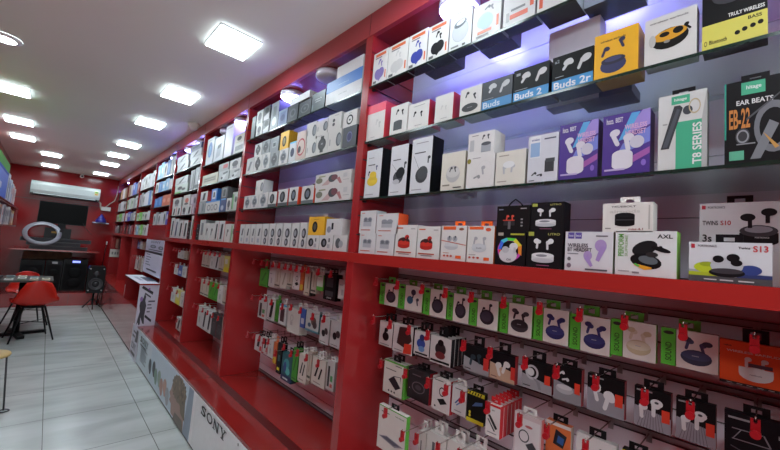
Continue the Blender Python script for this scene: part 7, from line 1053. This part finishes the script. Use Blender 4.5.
# ------------------------------------------------------------------ left wall shelving
m = MB()
m.box(XL, -.35, 4.0, 7.62, 1.68, 1.70, REDC); m.box(XL, -.35, 4.0, 7.62, 1.425, 1.445, REDC); m.box(XL, -.352, 7.6, 7.62, 1.445, 1.68, RED)
tag(m.build('wall_shelf_rack'), 'double red shelf on the left wall, full of cartons', 'shelf')
def lbox(y0, y1, z, h, x, cols, lab, grp):
    m = MB(); f, s, t = cols; m.box(XL+.02, x, y0, y1, z, z+h, mat(s), side=mat(s), top=mat(t), bot=mat(s))
    m.add([(x+.0004, y0, z), (x+.0004, y1, z), (x+.0004, y1, z+h), (x+.0004, y0, z+h)], [(0, 1, 2, 3)], mat(f))
    m.paint((x+.0006, y0, z), (0, y1-y0, 0), (0, 0, h), (1, 0, 0), [('r', .15, .1, .5, .85, random.choice(['8a8c94', 'd8d8d8', '4a4c54'])), ('r', .6, .5, .9, .8, random.choice(['c85a4a', '5a7ab0', '3a3a40']))])
    tag(m.build('product_carton'), lab, 'box', grp)
    return m
G1 = 'cartons on the upper left shelf'; G2 = 'cartons on the lower left shelf'
m = MB(); m.box(XL+.02, -.37, 4.15, 5.6, 1.7005, 1.99, mat('2048a8', .75)); m.box(XL+.02, -.37, 4.15, 5.6, 1.99, 2.08, mat('3a9010', .75))
m.paint((-.37, 4.15, 1.7005), (0, 1.45, 0), (0, 0, .29), (1, 0, 0), [('r', 0, .0, 1, .9, '2f5cc0'), ('r', .3, .3, .6, .5, 'c0c8dc')]); tag(m.build('product_carton'), 'big blue carton with lime green top, nearest on the upper left shelf', 'box', G1)
yy = 5.62
for i, (w, h, f, s) in enumerate(((.28, .30, 'd0d2d6', 'b4b8c0'), (.25, .26, '9aa4c0', '7a84a0'), (.22, .28, 'c8c8cc', '9aa0a8'), (.2, .25, '6a7ab8', '5a6a9a'), (.22, .27, 'd8d0d0', 'b8b0b0'), (.18, .24, 'b85a5a', '8a3a3a'), (.2, .27, 'd8c8c4', 'b09a94'), (.18, .23, 'c8a0a0', 'a87a7a'), (.2, .26, 'd8d4d4', 'a8a0a0'), (.2, .22, 'b88a90', '8a5a60'))):
    if yy+w > 7.58: break
    lbox(yy, yy+w-.01, 1.7005, h, -.37-.004*i, (f, s, s), '%s carton, %s after the blue one, upper left shelf' % (['silver', 'slate blue', 'grey', 'blue', 'white', 'dark red', 'cream', 'dusty pink', 'pale', 'mauve'][i], ['first', 'second', 'third', 'fourth', 'fifth', 'sixth', 'seventh', 'eighth', 'ninth', 'tenth'][i]), G1); yy += w
yy = 4.1
for i, (w, h, f, s) in enumerate(((.4, .2, '9a9ca0', 'c0c2c8'), (.3, .22, 'd8d8da', 'b0b2b8'), (.22, .19, 'c8b8a8', 'e0dcd8'), (.2, .21, 'd0d0d4', 'a8a8ac'), (.25, .2, 'b87a5a', 'd8d4d0'), (.2, .2, 'd8d6d4', 'b8b4b0'), (.24, .22, '8a8a90', 'c8c8cc'), (.2, .2, 'd0ccc8', 'b8b0a8'), (.22, .21, 'd8d4d0', '8a8a8c'), (.2, .22, 'e0dcd8', 'b0a8a0'), (.2, .2, '5a4a44', 'c8c0b8'), (.22, .19, 'a8602c', 'd0a070'), (.3, .19, 'c8a05a', 'a88040'))):
    if yy+w > 7.58: break
    lbox(yy, yy+w-.01, 1.4455, h, -.37, (f, s, s), '%s carton, %s from the camera on the lower left shelf' % (['grey', 'white', 'beige', 'silver', 'brown-faced', 'off-white', 'dark grey', 'cream', 'white-faced', 'ivory', 'brown', 'orange', 'mustard'][i], ['first', 'second', 'third', 'fourth', 'fifth', 'sixth', 'seventh', 'eighth', 'ninth', 'tenth', 'eleventh', 'twelfth', 'thirteenth'][i]), G2); yy += w

# ------------------------------------------------------------------ table, chairs, stool
r = thing('pedestal_table', 'small table with black pedestal and cluttered top at the left edge', 'table', (-.16, 6.9, 0))
m = MB(); m.box(-.44, .29, -.32, .32, .725, .75, mat('2a2420', .4)); m.build('table_top', r)
m = MB(); m.tube([(0, 0, .03), (0, 0, .725)], .035, BLK, 16); m.build('pedestal', r)
for rz in (0, 1): m = MB(); m.obox((0, 0, .02), .3, .035, .018, BLK, Matrix.Rotation(math.radians(12+90*rz), 3, 'Z')); m.build('foot_bar', r)
random.seed(3)
for i in range(16):
    cx = -.52 + (i % 6)*.115; cy = 6.66 + (i//6)*.17; w = .04; h = random.choice([.008, .012, .02])
    c, nm = random.choice([('d8d0b4', 'cream'), ('2a2a2c', 'black'), ('b8a878', 'tan'), ('8a9aa0', 'grey'), ('e0e0dc', 'white'), ('6a7a5a', 'olive')])
    m = MB(); m.box(-w, w, -.06, .06, 0, h, c); m.paint((-w, -.06, h), (2*w, 0, 0), (0, .12, 0), (0, 0, 1), [('r', .2, .2, .8, .8, '3a3a3c' if c != '2a2a2c' else '8a8a8c')])
    tag(m.build('phone_case', None, (cx, cy, .7505)), '%s phone case, %s of the %s line on the left table' % (nm, ORDX[i % 6] if False else ['first', 'second', 'third', 'fourth', 'fifth', 'sixth'][i % 6], ['front', 'middle', 'rear'][i//6]), 'phone case', 'phone cases on the table')
def shell_chair(loc, rz, lab):
    """seat faces local +y; back of shell at -y"""
    r = thing('shell_chair', lab, 'chair', loc, 'red shell chairs', rz)
    prof = [(.20, .44, .17), (.17, .455, .20), (.08, .445, .215), (-.03, .435, .22), (-.12, .445, .225), (-.17, .49, .215), (-.20, .56, .195), (-.215, .64, .17), (-.225, .72, .14), (-.228, .755, .12), (-.229, .768, .085)]
    P = []
    for (y, z, w) in prof:
        row = []
        for j in range(13):
            t = -1+j/6; lift = .05*abs(t)**3 if z < .5 else 0; fw = .05*abs(t)**2.5 if z >= .5 else 0
            row.append((w*t, y+fw, z+lift-(.02*t*t if z > .7 else 0)))
        P.append(row)
    m = MB(); m.grid(P, mat('c82a1e', .32, 0, .04)); o = m.build('seat_shell', r); s = o.modifiers.new('thick', 'SOLIDIFY'); s.thickness = .01; s.offset = -1
    for sx in (-1, 1):
        for sy in (-1, 1):
            q = MB(); q.tube([(sx*.10, sy*.09, .425), (sx*.205, sy*.20, .0)], [.013, .009], BLK, 10); q.build('leg', r)
    q = MB(); q.tube([(-.15, -.145, .22), (.15, .145, .22)], .005, BLK, 6); q.tube([(.15, -.145, .22), (-.15, .145, .22)], .005, BLK, 6); q.build('cross_brace', r)
    q = MB(); q.box(-.11, .11, -.1, .1, .408, .428, BLK); q.build('under_frame', r)
shell_chair((-.03, 6.60, 0), math.radians(10), 'nearer red shell chair with its back to the camera')
shell_chair((-.10, 7.55, 0), math.radians(195), 'farther red shell chair behind the table')
r = thing('wire_stool', 'wire-framed stool with tan seat cut by the left picture edge', 'stool', (-.24, 4.12, 0))
m = MB(); m.lathe([(0, .45), (.14, .45), (.145, .44), (.14, .43), (0, .43)], (0, 0, 0), mat('c8a868', .5, 0, .15), 26); m.build('seat', r)
for a in (0, 120, 240):
    c, s = math.cos(math.radians(a-5)), math.sin(math.radians(a-5)); q = MB(); q.tube([(.12*c, .12*s, .43), (.15*c, .15*s, .01)], .006, mat('4a4a4c', .3, .8)); q.build('leg', r)
    q = MB(); q.lathe([(.03, -.004), (.035, 0), (.03, .004), (.025, 0), (.03, -.004)], (.15*c, .15*s, .006), mat('3a3a3c', .4), 16); q.build('foot_ring', r)
